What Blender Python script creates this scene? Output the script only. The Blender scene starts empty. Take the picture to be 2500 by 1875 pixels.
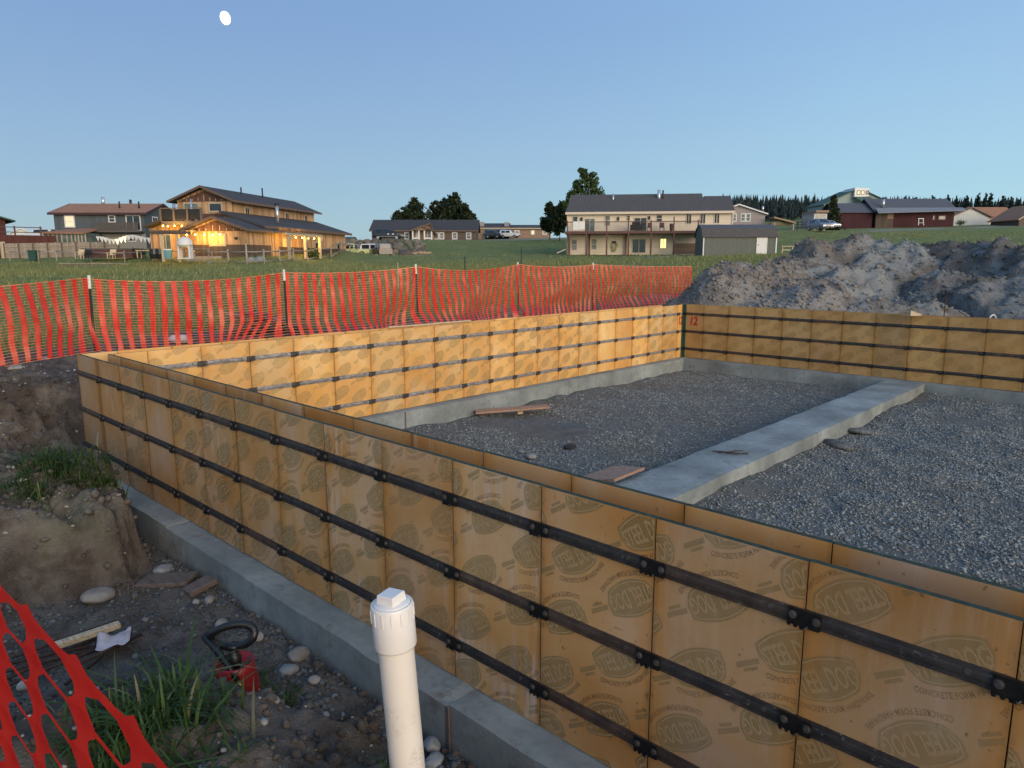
import bpy, bmesh, math, random
import numpy as np
from mathutils import Vector, Matrix

random.seed(7)
RS = np.random.RandomState(11)
scn = bpy.context.scene
COL = scn.collection

# ------------------------------------------------------------------ camera
CAM = np.array([8.8614, -2.3862, 2.2468])
FPX, PIT, YAW = 1745.87, math.radians(9.8534), math.radians(133.406)
cam_d = bpy.data.cameras.new("camera")
cam_d.sensor_width = 36.0
cam_d.lens = 36.0 * FPX / 2500.0
cam_d.clip_start = 0.05
cam_d.clip_end = 9000
cam = bpy.data.objects.new("camera", cam_d)
COL.objects.link(cam)
cam.location = CAM
cam.rotation_euler = (math.radians(90) - PIT, 0, YAW - math.radians(90))
scn.camera = cam

# ------------------------------------------------------------------ dusk light
SUN_EL, SUN_AZ = math.radians(8.0), math.radians(-16.0)     # afterglow behind the camera, on the right
sun_d = bpy.data.lights.new("sun", 'SUN')
sun_d.energy = 1.5
sun_d.angle = math.radians(50)
sun_d.color = (1.0, 0.79, 0.57)
sun = bpy.data.objects.new("sun", sun_d)
COL.objects.link(sun)
sdir = Vector((math.cos(SUN_EL) * math.cos(SUN_AZ), math.cos(SUN_EL) * math.sin(SUN_AZ), math.sin(SUN_EL)))
sun.rotation_euler = sdir.to_track_quat('Z', 'Y').to_euler()

w = bpy.data.worlds.new("World")
scn.world = w
w.use_nodes = True
nt = w.node_tree
nt.nodes.clear()
wo = nt.nodes.new('ShaderNodeOutputWorld')
bg = nt.nodes.new('ShaderNodeBackground')
sky = nt.nodes.new('ShaderNodeTexSky')
sky.sky_type = 'NISHITA'
sky.sun_disc = False
sky.sun_elevation = SUN_EL
sky.sun_rotation = math.radians(90) - SUN_AZ
sky.air_density = 1.0
sky.dust_density = 0.3
sky.ozone_density = 2.2
hs = nt.nodes.new('ShaderNodeMix')
hs.data_type = 'RGBA'
hs.blend_type = 'MIX'
hs.inputs[0].default_value = 0.8
nt.links.new(sky.outputs[0], hs.inputs[6])
tc = nt.nodes.new('ShaderNodeTexCoord')
sx = nt.nodes.new('ShaderNodeSeparateXYZ')
nt.links.new(tc.outputs['Generated'], sx.inputs[0])
rmp = nt.nodes.new('ShaderNodeValToRGB')
cr = rmp.color_ramp
cr.elements[0].position = 0.0
cr.elements[0].color = (2.3, 3.85, 4.6, 1)
cr.elements[1].position = 0.55
cr.elements[1].color = (1.36, 2.36, 4.3, 1)
e = cr.elements.new(0.14); e.color = (2.2, 3.38, 4.62, 1)
e = cr.elements.new(0.28); e.color = (1.74, 2.82, 4.5, 1)
nt.links.new(sx.outputs[2], rmp.inputs[0])
# the afterglow brightens the sky evenly towards the side where the sun went down
dt = nt.nodes.new('ShaderNodeVectorMath'); dt.operation = 'DOT_PRODUCT'
nt.links.new(tc.outputs['Generated'], dt.inputs[0])
dt.inputs[1].default_value = (math.cos(SUN_AZ), math.sin(SUN_AZ), 0)
mr = nt.nodes.new('ShaderNodeMapRange')
mr.inputs[1].default_value = -1; mr.inputs[2].default_value = 1
nt.links.new(dt.outputs['Value'], mr.inputs[0])
gl = nt.nodes.new('ShaderNodeValToRGB')
ge = gl.color_ramp.elements
ge[0].position = 0.0; ge[0].color = (.80, .80, .90, 1)
ge[1].position = 1.0; ge[1].color = (2.3, 1.9, 1.6, 1)
e = ge.new(.22); e.color = (1.16, 1.22, 1.20, 1)
e = ge.new(.55); e.color = (1.5, 1.46, 1.38, 1)
nt.links.new(mr.outputs[0], gl.inputs[0])
ml = nt.nodes.new('ShaderNodeMix'); ml.data_type = 'RGBA'; ml.blend_type = 'MULTIPLY'; ml.inputs[0].default_value = 1.0
nt.links.new(rmp.outputs[0], ml.inputs[6]); nt.links.new(gl.outputs[0], ml.inputs[7])
nt.links.new(ml.outputs[2], hs.inputs[7])
nt.links.new(hs.outputs[2], bg.inputs[0])
bg.inputs[1].default_value = 0.053
nt.links.new(bg.outputs[0], wo.inputs[0])

scn.view_settings.view_transform = 'Standard'
scn.view_settings.look = 'None'
scn.view_settings.gamma = 1
scn.view_settings.exposure = 1.55
scn.view_settings.use_curve_mapping = False
scn.render.engine = 'CYCLES'
scn.cycles.max_bounces = 5
scn.cycles.transparent_max_bounces = 12
scn.cycles.use_denoising = True

# ------------------------------------------------------------------ helpers: places
SP, CP = math.sin(PIT), math.cos(PIT)
RV = np.array([math.sin(YAW), -math.cos(YAW)])
FV = np.array([math.cos(YAW), math.sin(YAW)])
ROT0 = YAW - math.radians(90)

def W(r, d, z):
    q = CAM[:2] + r * RV + d * FV
    return np.array([q[0], q[1], z])

def rz(px, py, d):
    """sideways offset and height seen at photo pixel (px, py) at horizontal distance d"""
    b = (py - 937.5) / FPX
    t = d / (CP - b * SP)
    return (px - 1250) / FPX * t, CAM[2] - t * (SP + b * CP)

def P(px, py, d):
    r, z = rz(px, py, d)
    return W(r, d, z)

def rd(x, y):
    dx = np.asarray(x) - CAM[0]; dy = np.asarray(y) - CAM[1]
    return dx * RV[0] + dy * RV[1], dx * FV[0] + dy * FV[1]

def sstep(a, b, x):
    t = np.clip((np.asarray(x, float) - a) / (b - a), 0, 1)
    return t * t * (3 - 2 * t)

def _hash(ix, iy, seed):
    n = (ix * 374761393 + iy * 668265263 + seed * 974634777) & 0x7fffffff
    n = ((n ^ (n >> 13)) * 1274126177) & 0x7fffffff
    n = n ^ (n >> 16)
    return (n & 0xffff) / 65535.0

def vnoise(x, y, seed=0):
    x = np.asarray(x, float); y = np.asarray(y, float)
    ix = np.floor(x).astype(np.int64); iy = np.floor(y).astype(np.int64)
    fx = x - ix; fy = y - iy
    fx = fx * fx * (3 - 2 * fx); fy = fy * fy * (3 - 2 * fy)
    a = _hash(ix, iy, seed); b = _hash(ix + 1, iy, seed)
    c = _hash(ix, iy + 1, seed); d = _hash(ix + 1, iy + 1, seed)
    return (a * (1 - fx) + b * fx) * (1 - fy) + (c * (1 - fx) + d * fx) * fy - 0.5

def fbm(x, y, oct=4, seed=0, gain=0.5):
    v = 0; a = 1.0; f = 1.0
    for k in range(oct):
        v = v + a * vnoise(x * f + 17.3 * k, y * f - 9.1 * k, seed + k)
        a *= gain; f *= 2.03
    return v

# ------------------------------------------------------------------ helpers: objects
def tag(o, label=None, cat=None, group=None, kind=None):
    if label: o["label"] = label
    if cat: o["category"] = cat
    if group: o["group"] = group
    if kind: o["kind"] = kind
    return o

def thing(name, label, cat, loc=(0, 0, 0), rot=0.0, group=None):
    o = bpy.data.objects.new(name, None)
    o.empty_display_size = 0.1
    COL.objects.link(o)
    o.location = loc
    o.rotation_euler = (0, 0, rot)
    return tag(o, label, cat, group)

def far_thing(name, label, cat, r, d, z, theta=0.0, group=None):
    return thing(name, label, cat, W(r, d, z), ROT0 + theta, group)

def link(name, me, parent=None, mats=None):
    o = bpy.data.objects.new(name, me)
    COL.objects.link(o)
    if parent is not None: o.parent = parent
    if mats:
        for m in mats: me.materials.append(m)
    return o

class MB:
    def __init__(self):
        self.v = []; self.f = []; self.m = []
    def add(self, vs, fs, mi=0):
        n = len(self.v)
        self.v += [tuple(map(float, p)) for p in vs]
        self.f += [tuple(i + n for i in f) for f in fs]
        self.m += [mi] * len(fs)
        return self
    def box(self, x0, x1, y0, y1, z0, z1, mi=0):
        return self.hexa([(x0, y0, z0), (x1, y0, z0), (x1, y1, z0), (x0, y1, z0), (x0, y0, z1), (x1, y0, z1), (x1, y1, z1), (x0, y1, z1)], mi)
    def hexa(self, p, mi=0):
        return self.add(p, [(3, 2, 1, 0), (4, 5, 6, 7), (0, 1, 5, 4), (1, 2, 6, 5), (2, 3, 7, 6), (3, 0, 4, 7)], mi)
    def bar(self, a, b, w, h, mi=0, up=(0, 0, 1)):
        a = Vector(a); b = Vector(b); d = (b - a).normalized()
        s = d.cross(Vector(up))
        if s.length < 1e-4: s = d.cross(Vector((1, 0, 0)))
        s.normalize(); u = s.cross(d)
        s = s * (w / 2); u = u * (h / 2)
        p = [a - s - u, a + s - u, a + s + u, a - s + u, b - s - u, b + s - u, b + s + u, b - s + u]
        return self.add(p, [(0, 1, 2, 3), (7, 6, 5, 4), (0, 4, 5, 1), (1, 5, 6, 2), (2, 6, 7, 3), (3, 7, 4, 0)], mi)
    def slab(self, p, t, mi=0):
        """quad p (ccw from above) thickened downwards"""
        q = [(a[0], a[1], a[2] - t) for a in p]
        return self.hexa(q + list(p), mi)
    def tube(self, pts, rad, n=8, mi=0, caps=True):
        pts = [Vector(p) for p in pts]
        if not hasattr(rad, '__len__'): rad = [rad] * len(pts)
        rings = []
        for i, p in enumerate(pts):
            d = (pts[min(i + 1, len(pts) - 1)] - pts[max(i - 1, 0)]).normalized()
            s = d.cross(Vector((0, 0, 1)))
            if s.length < 1e-3: s = d.cross(Vector((1, 0, 0)))
            s.normalize(); u = s.cross(d)
            rings.append([p + (s * math.cos(2 * math.pi * k / n) + u * math.sin(2 * math.pi * k / n)) * rad[i] for k in range(n)])
        vs = [v for r in rings for v in r]
        fs = []
        for i in range(len(pts) - 1):
            for k in range(n):
                fs.append((i * n + k, (i + 1) * n + k, (i + 1) * n + (k + 1) % n, i * n + (k + 1) % n))
        if caps:
            fs.append(tuple(range(n))); fs.append(tuple(reversed(range((len(pts) - 1) * n, len(pts) * n))))
        return self.add(vs, fs, mi)
    def lathe(self, prof, n=24, c=(0, 0, 0), mi=0, cap=True):
        vs = []; fs = []
        for (r, z) in prof:
            for k in range(n):
                a = 2 * math.pi * k / n
                vs.append((c[0] + r * math.cos(a), c[1] + r * math.sin(a), c[2] + z))
        for i in range(len(prof) - 1):
            for k in range(n):
                fs.append((i * n + k, i * n + (k + 1) % n, (i + 1) * n + (k + 1) % n, (i + 1) * n + k))
        if cap:
            fs.append(tuple(reversed(range(n)))); fs.append(tuple(range((len(prof) - 1) * n, len(prof) * n)))
        return self.add(vs, fs, mi)
    def prism(self, poly, axis, a, b, mi=0):
        """poly of 2d points; axis 'y': points are (x,z) run a..b in y; 'x': points are (y,z) run in x; 'z': (x,y)"""
        n = len(poly)
        def pt(q, t):
            return (q[0], t, q[1]) if axis == 'y' else ((t, q[0], q[1]) if axis == 'x' else (q[0], q[1], t))
        vs = [pt(q, a) for q in poly] + [pt(q, b) for q in poly]
        fs = [(i, (i + 1) % n, n + (i + 1) % n, n + i) for i in range(n)]
        fs += [tuple(reversed(range(n))), tuple(range(n, 2 * n))]
        return self.add(vs, fs, mi)
    def mesh(self, name, mats, smooth=False, fix=True):
        me = bpy.data.meshes.new(name)
        me.from_pydata(self.v, [], self.f)
        for m in (mats if isinstance(mats, (list, tuple)) else [mats]): me.materials.append(m)
        me.polygons.foreach_set('material_index', self.m)
        if fix:
            bm = bmesh.new(); bm.from_mesh(me)
            bmesh.ops.recalc_face_normals(bm, faces=bm.faces)
            bm.to_mesh(me); bm.free()
        if smooth: me.polygons.foreach_set('use_smooth', [True] * len(me.polygons))
        me.update()
        return me
    def build(self, name, mats, parent=None, smooth=False, fix=True):
        return link(name, self.mesh(name, mats, smooth, fix), parent)

def np_mesh(name, V, F, mats, smooth=False, mi=None):
    """fast mesh from numpy arrays; F is (n,3) or (n,4)"""
    me = bpy.data.meshes.new(name)
    V = np.asarray(V, np.float32); F = np.asarray(F, np.int32)
    me.vertices.add(len(V)); me.vertices.foreach_set('co', V.ravel())
    k = F.shape[1]
    me.loops.add(F.size); me.loops.foreach_set('vertex_index', F.ravel())
    me.polygons.add(len(F))
    me.polygons.foreach_set('loop_start', np.arange(0, F.size, k, dtype=np.int32))
    me.polygons.foreach_set('loop_total', np.full(len(F), k, np.int32))
    if smooth: me.polygons.foreach_set('use_smooth', np.ones(len(F), bool))
    for m in (mats if isinstance(mats, (list, tuple)) else [mats]): me.materials.append(m)
    if mi is not None: me.polygons.foreach_set('material_index', np.asarray(mi, np.int32))
    me.update(calc_edges=True)
    return me

def grid_faces(nx, ny):
    i = np.arange(nx - 1)[:, None] * ny + np.arange(ny - 1)[None, :]
    i = i.ravel()
    return np.stack([i, i + ny, i + ny + 1, i + 1], 1)

def set_attr(me, name, vals):
    a = me.attributes.new(name, 'FLOAT', 'POINT')
    a.data.foreach_set('value', np.asarray(vals, np.float32).ravel())

# ------------------------------------------------------------------ helpers: materials
class NT:
    def __init__(self, name):
        self.m = bpy.data.materials.new(name)
        self.m.use_nodes = True
        self.t = self.m.node_tree
        self.b = self.t.nodes['Principled BSDF']
    def n(self, typ, **kw):
        x = self.t.nodes.new(typ)
        for k, v in kw.items(): setattr(x, k, v)
        return x
    def l(self, a, b): self.t.links.new(a, b)
    def coord(self, kind='Object', scale=(1, 1, 1), rnd=True):
        c = self.n('ShaderNodeTexCoord'); mp = self.n('ShaderNodeMapping')
        mp.inputs['Scale'].default_value = scale
        self.l(c.outputs[kind], mp.inputs['Vector'])
        if rnd:
            oi = self.n('ShaderNodeObjectInfo')
            mu = self.n('ShaderNodeMath', operation='MULTIPLY'); mu.inputs[1].default_value = 57.0
            self.l(oi.outputs['Random'], mu.inputs[0])
            cb = self.n('ShaderNodeCombineXYZ')
            for k in range(3): self.l(mu.outputs[0], cb.inputs[k])
            self.l(cb.outputs[0], mp.inputs['Location'])
        return mp.outputs[0]
    def noise(self, vec, scale, detail=4, rough=0.55):
        x = self.n('ShaderNodeTexNoise')
        x.inputs['Scale'].default_value = scale
        x.inputs['Detail'].default_value = detail
        x.inputs['Roughness'].default_value = rough
        self.l(vec, x.inputs['Vector'])
        return x.outputs['Fac']
    def ramp(self, fac, stops):
        x = self.n('ShaderNodeValToRGB')
        el = x.color_ramp.elements
        while len(el) < len(stops): el.new(0.5)
        for e, (p, c) in zip(el, stops):
            e.position = p
            e.color = (c[0], c[1], c[2], 1) if hasattr(c, '__len__') else (c, c, c, 1)
        self.l(fac, x.inputs[0])
        return x.outputs[0]
    def mix(self, fac, a, b, blend='MIX'):
        x = self.n('ShaderNodeMix', data_type='RGBA', blend_type=blend)
        for s, v in ((x.inputs[0], fac), (x.inputs[6], a), (x.inputs[7], b)):
            if hasattr(v, 'is_output'): self.l(v, s)
            elif hasattr(v, '__len__'): s.default_value = (v[0], v[1], v[2], 1)
            else: s.default_value = v
        return x.outputs[2]
    def math(self, op, a, b=None):
        x = self.n('ShaderNodeMath', operation=op)
        for s, v in ((x.inputs[0], a), (x.inputs[1], b)):
            if v is None: continue
            if hasattr(v, 'is_output'): self.l(v, s)
            else: s.default_value = v
        return x.outputs[0]
    def attr(self, name):
        x = self.n('ShaderNodeAttribute'); x.attribute_name = name
        return x.outputs['Fac']
    def rand(self):
        return self.n('ShaderNodeObjectInfo').outputs['Random']
    def bump(self, h, strength=0.3, dist=0.02):
        x = self.n('ShaderNodeBump')
        x.inputs['Strength'].default_value = strength
        x.inputs['Distance'].default_value = dist
        self.l(h, x.inputs['Height'])
        self.l(x.outputs[0], self.b.inputs['Normal'])
    def out(self, col, rough=0.7, metal=0.0, spec=None):
        if hasattr(col, 'is_output'): self.l(col, self.b.inputs['Base Color'])
        else: self.b.inputs['Base Color'].default_value = (col[0], col[1], col[2], 1)
        if hasattr(rough, 'is_output'): self.l(rough, self.b.inputs['Roughness'])
        else: self.b.inputs['Roughness'].default_value = rough
        self.b.inputs['Metallic'].default_value = metal
        if spec is not None: self.b.inputs['Specular IOR Level'].default_value = spec
        return self.m

def simple(name, c, rough=0.7, metal=0.0, amt=0.25, scale=6.0, bump=0.15, stretch=(1, 1, 1), rnd=0.15, spec=None, bdist=0.02):
    N = NT(name)
    v = N.coord('Object', stretch)
    f = N.noise(v, scale, 5, 0.6)
    lo = [x * (1 - amt) for x in c]; hi = [min(1, x * (1 + amt)) for x in c]
    col = N.ramp(f, [(0.3, lo), (0.7, hi)])
    if rnd:
        k = N.ramp(N.rand(), [(0, 1 - rnd), (1, 1)])
        col = N.mix(1.0, col, k, 'MULTIPLY')
    if bump: N.bump(f, bump, bdist)
    return N.out(col, rough, metal, spec)

def emis(name, c, s):
    N = NT(name)
    N.out((c[0] * .5, c[1] * .5, c[2] * .5), 0.5)
    N.b.inputs['Emission Color'].default_value = (c[0], c[1], c[2], 1)
    N.b.inputs['Emission Strength'].default_value = s
    return N.m

M = {}
def panel_material(name, warm, dark, pale, residue):
    N = NT(name)
    v = N.coord('Object')
    big = N.noise(v, 1.6, 3, .5)
    mid = N.noise(v, 7.0, 5, .65)
    col = N.ramp(big, [(.3, dark), (.5, warm), (.7, pale)])
    col = N.mix(N.ramp(mid, [(.45, 0.0), (.75, .42)]), col, dark)
    tint = N.ramp(N.rand(), [(0, (.66, .66, .70)), (.3, (1, .97, .92)), (.55, (.80, .72, .62)), (.8, (.98, .90, .72)), (1, (1.10, 1.14, 1.12))])
    col = N.mix(.85, col, N.mix(1, col, tint, 'MULTIPLY'))
    # edge staining along the panel sides
    c = N.n('ShaderNodeTexCoord'); s = N.n('ShaderNodeSeparateXYZ'); N.l(c.outputs['Object'], s.inputs[0])
    ex = N.math('ABSOLUTE', N.math('SUBTRACT', s.outputs[0], .3048))
    wob = N.math('ADD', ex, N.math('MULTIPLY', mid, .07))
    col = N.mix(N.ramp(wob, [(.24, 0.0), (.325, .7)]), col, [dark[0] * 1.0, dark[1] * .92, dark[2] * .7])
    col = N.mix(N.ramp(wob, [(.315, 0.0), (.345, .7)]), col, [x * .5 for x in dark])
    # pale cement haze and scrapes
    st = N.n('ShaderNodeMapping'); st.inputs['Scale'].default_value = (14, 14, 1.6)
    N.l(v, st.inputs[0])
    hz = N.noise(st.outputs[0], 1.4, 6, .7)
    hb = N.noise(v, 2.1, 2, .5)
    hz = N.math('MULTIPLY', N.ramp(hz, [(.47, 0.0), (.66, 1.0)]), N.ramp(hb, [(.42, 0.0), (.62, 1.0)]))
    hz = N.math('MULTIPLY', hz, N.ramp(N.rand(), [(.35, .25), (.6, 1.0), (.75, .4), (1, 1.5)]))
    col = N.mix(N.math('MULTIPLY', hz, residue), col, (.5, .4, .32))
    sp = N.noise(v, 38, 3, .6)
    col = N.mix(N.ramp(sp, [(.66, 0.0), (.72, .6)]), col, (.09, .045, .02))
    ch = N.noise(v, 16, 6, .8)
    col = N.mix(N.ramp(ch, [(.655, 0.0), (.70, .65)]), col, (.40, .35, .29))
    N.bump(N.noise(v, 45, 4, .7), .06, .004)
    return N.out(col, N.ramp(mid, [(.3, .34), (.7, .55)]), 0, .45)

M['panel'] = panel_material('form_plywood', (.47, .285, .128), (.41, .200, .058), (.48, .330, .215), .9)  # pale tone paints the sky's sheen into the plywood colour
M['panel_lit'] = panel_material('form_plywood_lit', (.71, .42, .145), (.60, .305, .085), (.74, .51, .235), .5)  # same plywood, base colour raised to paint the glow on the back wall
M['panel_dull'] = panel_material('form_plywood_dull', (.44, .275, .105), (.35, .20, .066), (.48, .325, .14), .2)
M['edge'] = simple('sealed_edge_green', (.044, .060, .044), .9, amt=.4, scale=30, bump=.2, bdist=.003, spec=.15)
M['edge_dull'] = simple('sealed_edge_worn', (.20, .13, .07), .7, amt=.5, scale=25, bump=.2, bdist=.003)
def steel_mat():
    N = NT('dark_form_steel')
    v = N.coord('Object')
    a = N.noise(v, 9, 6, .7); b = N.noise(v, 60, 3, .6)
    col = N.ramp(a, [(.35, (.022, .021, .022)), (.6, (.042, .036, .034)), (.8, (.14, .105, .085))])
    col = N.mix(N.ramp(b, [(.62, 0.0), (.75, .7)]), col, (.22, .19, .165))
    N.bump(b, .2, .003)
    col = N.mix(N.ramp(N.rand(), [(.66, 0.0), (.8, .6), (1, .8)]), col, N.ramp(a, [(.35, (.045, .028, .02)), (.7, (.12, .075, .05))]))
    return N.out(col, N.ramp(a, [(.3, .48), (.7, .68)]), .15, .4)
M['steel'] = steel_mat()
def lit_steel():
    N = NT('lit_form_steel')
    v = N.coord('Object', (2, 8, 8))
    a = N.noise(v, 7, 6, .7)
    col = N.ramp(a, [(.35, (.12, .105, .095)), (.55, (.30, .27, .245)), (.75, (.50, .46, .42))])  # pale tones paint the sunset's reflection onto the same dark steel
    N.bump(a, .15, .003)
    return N.out(col, .42, .25, .5)
M['steel_lit'] = lit_steel()
M['plate_grey'] = simple('grey_clamp_steel', (.06, .052, .046), .5, .3, .5, 40, .2, bdist=.003)  # paler grey clamp steel for the back wall
M['plate'] = simple('black_clamp_steel', (.016, .015, .015), .45, .4, .5, 40, .2, bdist=.003)
M['bolt'] = simple('bolt_steel', (.13, .12, .11), .45, .6, .3, 50, .1, bdist=.002)
M['green_steel'] = simple('green_corner_steel', (.022, .075, .05), .5, .2, .3, 12, .1)
def ink(name, c, a):
    N = NT(name)
    v = N.coord('Object')
    f = N.noise(v, 22, 4, .7)
    N.out(c, .5, 0, .3)
    k = N.ramp(N.rand(), [(0, .42), (.5, .8), (1, 1)])
    N.l(N.math('MULTIPLY', N.ramp(f, [(.3, a * .62), (.62, a)]), k), N.b.inputs['Alpha'])
    return N.m
M['ink_g'] = ink('faded_green_ink', (.165, .170, .085), .36)
M['ink_l'] = ink('pale_letter', (.60, .42, .22), .46)
M['ink_d'] = ink('faded_dark_ink', (.11, .075, .04), .5)
M['ink_g3'] = ink('weak_green_ink', (.25, .22, .08), .32)
M['ink_l3'] = ink('weak_letter', (.80, .55, .25), .5)
M['ink_g2'] = ink('unlit_green_ink', (.27, .19, .075), .2)  # print toned down to stand for the lack of light on the right wall
M['ink_l2'] = ink('very_pale_letter', (.38, .24, .09), .05)
M['ink_r'] = simple('red_marker', (.36, .022, .018), .7, amt=.2, bump=0, rnd=0)

def concrete_mat():
    N = NT('cured_concrete')
    v = N.coord('Object', rnd=False)
    a = N.noise(v, 1.3, 5, .6); b = N.noise(v, 14, 6, .7); c = N.noise(v, 70, 3, .6)
    col = N.ramp(a, [(.3, (.13, .148, .142)), (.52, (.228, .252, .24)), (.75, (.34, .37, .352))])
    col = N.mix(N.ramp(b, [(.48, 0.0), (.75, .6)]), col, (.15, .148, .14))
    col = N.mix(N.ramp(N.noise(v, 3.5, 6, .75), [(.56, 0.0), (.70, .6)]), col, (.13, .105, .085))
    N.bump(N.math('ADD', b, N.math('MULTIPLY', c, .4)), .35, .012)
    return N.out(col, .85, 0, .3)
M['concrete'] = concrete_mat()

def ground_mat():
    N = NT('site_ground')
    v = N.coord('Object', rnd=False)
    g = N.attr('grass')
    n1 = N.noise(v, .35, 5, .6); n2 = N.noise(v, 4, 6, .7); n3 = N.noise(v, 26, 5, .7)
    dirt = N.ramp(n2, [(.3, (.095, .074, .056)), (.5, (.155, .124, .096)), (.72, (.235, .195, .152))])
    dirt = N.mix(N.ramp(n1, [(.4, 0.0), (.62, .55)]), dirt, (.17, .165, .15))
    n4 = N.noise(v, 2.2, 7, .7)
    dirt = N.mix(N.ramp(n4, [(.42, .75), (.56, 0.0)]), dirt, (.066, .049, .037))
    dirt = N.mix(N.ramp(n3, [(.62, 0.0), (.74, .6)]), dirt, (.33, .30, .26))
    gr = N.ramp(n2, [(.3, (.12, .135, .045)), (.55, (.185, .20, .072)), (.75, (.30, .275, .135))])
    gr = N.mix(N.ramp(n1, [(.35, 0.0), (.65, .7)]), gr, (.105, .150, .046))
    col = N.mix(g, dirt, gr)
    rk = N.attr('road')
    col = N.mix(rk, col, (.24, .22, .195))
    N.bump(N.math('ADD', N.math('ADD', n2, n3), N.math('MULTIPLY', N.noise(v, 90, 4, .7), .5)), .8, .045)
    return N.out(col, .95, 0, .15)
M['ground'] = ground_mat()

def gravel_base():
    N = NT('gravel_bed')
    v = N.coord('Object', rnd=False)
    a = N.noise(v, .8, 5, .65); b = N.noise(v, 30, 5, .7); c = N.noise(v, 90, 2, .6)
    col = N.ramp(b, [(.3, (.07, .075, .072)), (.55, (.145, .15, .142)), (.75, (.24, .245, .23))])
    col = N.mix(N.ramp(a, [(.42, 0.0), (.62, .8)]), col, N.ramp(N.noise(v, 6, 4, .6), [(.35, (.10, .085, .07)), (.65, (.20, .175, .145))]))
    N.bump(N.math('ADD', b, c), .8, .02)
    return N.out(col, .95, 0, .2)
M['gravel'] = gravel_base()
def stone_mat(name, lo, hi):
    N = NT(name)
    g = N.n('ShaderNodeNewGeometry')
    v = N.coord('Object', rnd=False)
    f = N.noise(v, 25, 3, .6)
    col = N.ramp(g.outputs['Random Per Island'], [(0, lo), (.7, [(a + b) / 2 for a, b in zip(lo, hi)]), (1, hi)])
    col = N.mix(N.ramp(f, [(.3, .35), (.7, 0.0)]), col, [x * .5 for x in lo])
    return N.out(col, .9, 0, .25)
M['stones'] = stone_mat('gravel_stones', (.105, .115, .110), (.375, .39, .365))
M['stones2'] = stone_mat('pit_stones', (.055, .060, .062), (.175, .18, .18))  # shade of the trench is put into this darker stone colour
M['rock'] = simple('field_stone', (.30, .28, .25), .9, amt=.35, scale=9, bump=.6, rnd=.35)
M['rock_wall'] = simple('dark_wall_stone', (.155, .135, .11), .9, amt=.4, scale=9, bump=.6, rnd=.5)
M['rock_grey'] = simple('grey_stone', (.26, .265, .26), .9, amt=.35, scale=9, bump=.6, rnd=.35)

def pile_mat(name, brown, grey, bias):
    N = NT(name)
    v = N.coord('Object', rnd=False)
    a = N.noise(v, .38, 5, .6); b = N.noise(v, 3.2, 7, .75); c = N.noise(v, 16, 5, .7)
    f = N.math('ADD', N.math('MULTIPLY', a, 1.0), N.math('MULTIPLY', b, .35))
    col = N.ramp(f, [(bias - .05, brown), (bias + .05, grey)])
    col = N.mix(N.ramp(b, [(.33, .4), (.55, 0.0)]), col, [x * .55 for x in brown])
    col = N.mix(N.ramp(c, [(.60, 0.0), (.74, .6)]), col, (.40, .37, .32))
    N.bump(N.math('ADD', N.math('ADD', b, N.math('MULTIPLY', c, .6)), N.math('MULTIPLY', N.noise(v, 45, 4, .7), .3)), 1.0, .11)
    return N.out(col, .95, 0, .15)
M['pile'] = pile_mat('spoil_clay', (.225, .195, .165), (.32, .325, .305), .64)
M['pile_b'] = pile_mat('spoil_brown', (.27, .235, .20), (.33, .31, .28), .70)
M['pile_d'] = pile_mat('spoil_dark', (.15, .138, .127), (.245, .25, .24), .64)

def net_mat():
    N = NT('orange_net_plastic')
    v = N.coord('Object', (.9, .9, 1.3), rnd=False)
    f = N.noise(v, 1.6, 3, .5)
    col = N.ramp(f, [(.46, (.70, .022, .012)), (.58, (.80, .09, .05)), (.70, (.88, .22, .13))])  # salmon tones stand for glare on the bands, painted as colour noise
    N.out(col, .42, 0, .4)
    t = N.n('ShaderNodeBsdfTranslucent'); t.inputs[0].default_value = (.9, .10, .04, 1)
    mx = N.n('ShaderNodeMixShader'); mx.inputs[0].default_value = .3
    N.l(N.b.outputs[0], mx.inputs[1]); N.l(t.outputs[0], mx.inputs[2])
    o = N.t.nodes['Material Output']; N.l(mx.outputs[0], o.inputs[0])
    return N.m
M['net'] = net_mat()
M['strand'] = simple('orange_net_strand', (.82, .30, .13), .5, amt=.2, rnd=0, bump=0)
def near_net_mat():
    N = NT('red_net_plastic')
    v = N.coord('Object', rnd=False)
    f = N.noise(v, 14, 3, .5)
    N.out(N.ramp(f, [(.3, (.60, .012, .008)), (.7, (.74, .024, .012))]), .5, 0, .3)
    t = N.n('ShaderNodeBsdfTranslucent'); t.inputs[0].default_value = (.8, .03, .015, 1)
    mx = N.n('ShaderNodeMixShader'); mx.inputs[0].default_value = .3
    N.l(N.b.outputs[0], mx.inputs[1]); N.l(t.outputs[0], mx.inputs[2])
    N.l(mx.outputs[0], N.t.nodes['Material Output'].inputs[0])
    return N.m
M['net_near'] = near_net_mat()
M['post_green'] = simple('green_post_steel', (.03, .05, .04), .6, .2, .3, 10, .1)
M['post_white'] = simple('white_post_tip', (.72, .70, .66), .6, 0, .15, 20, .1)
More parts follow.
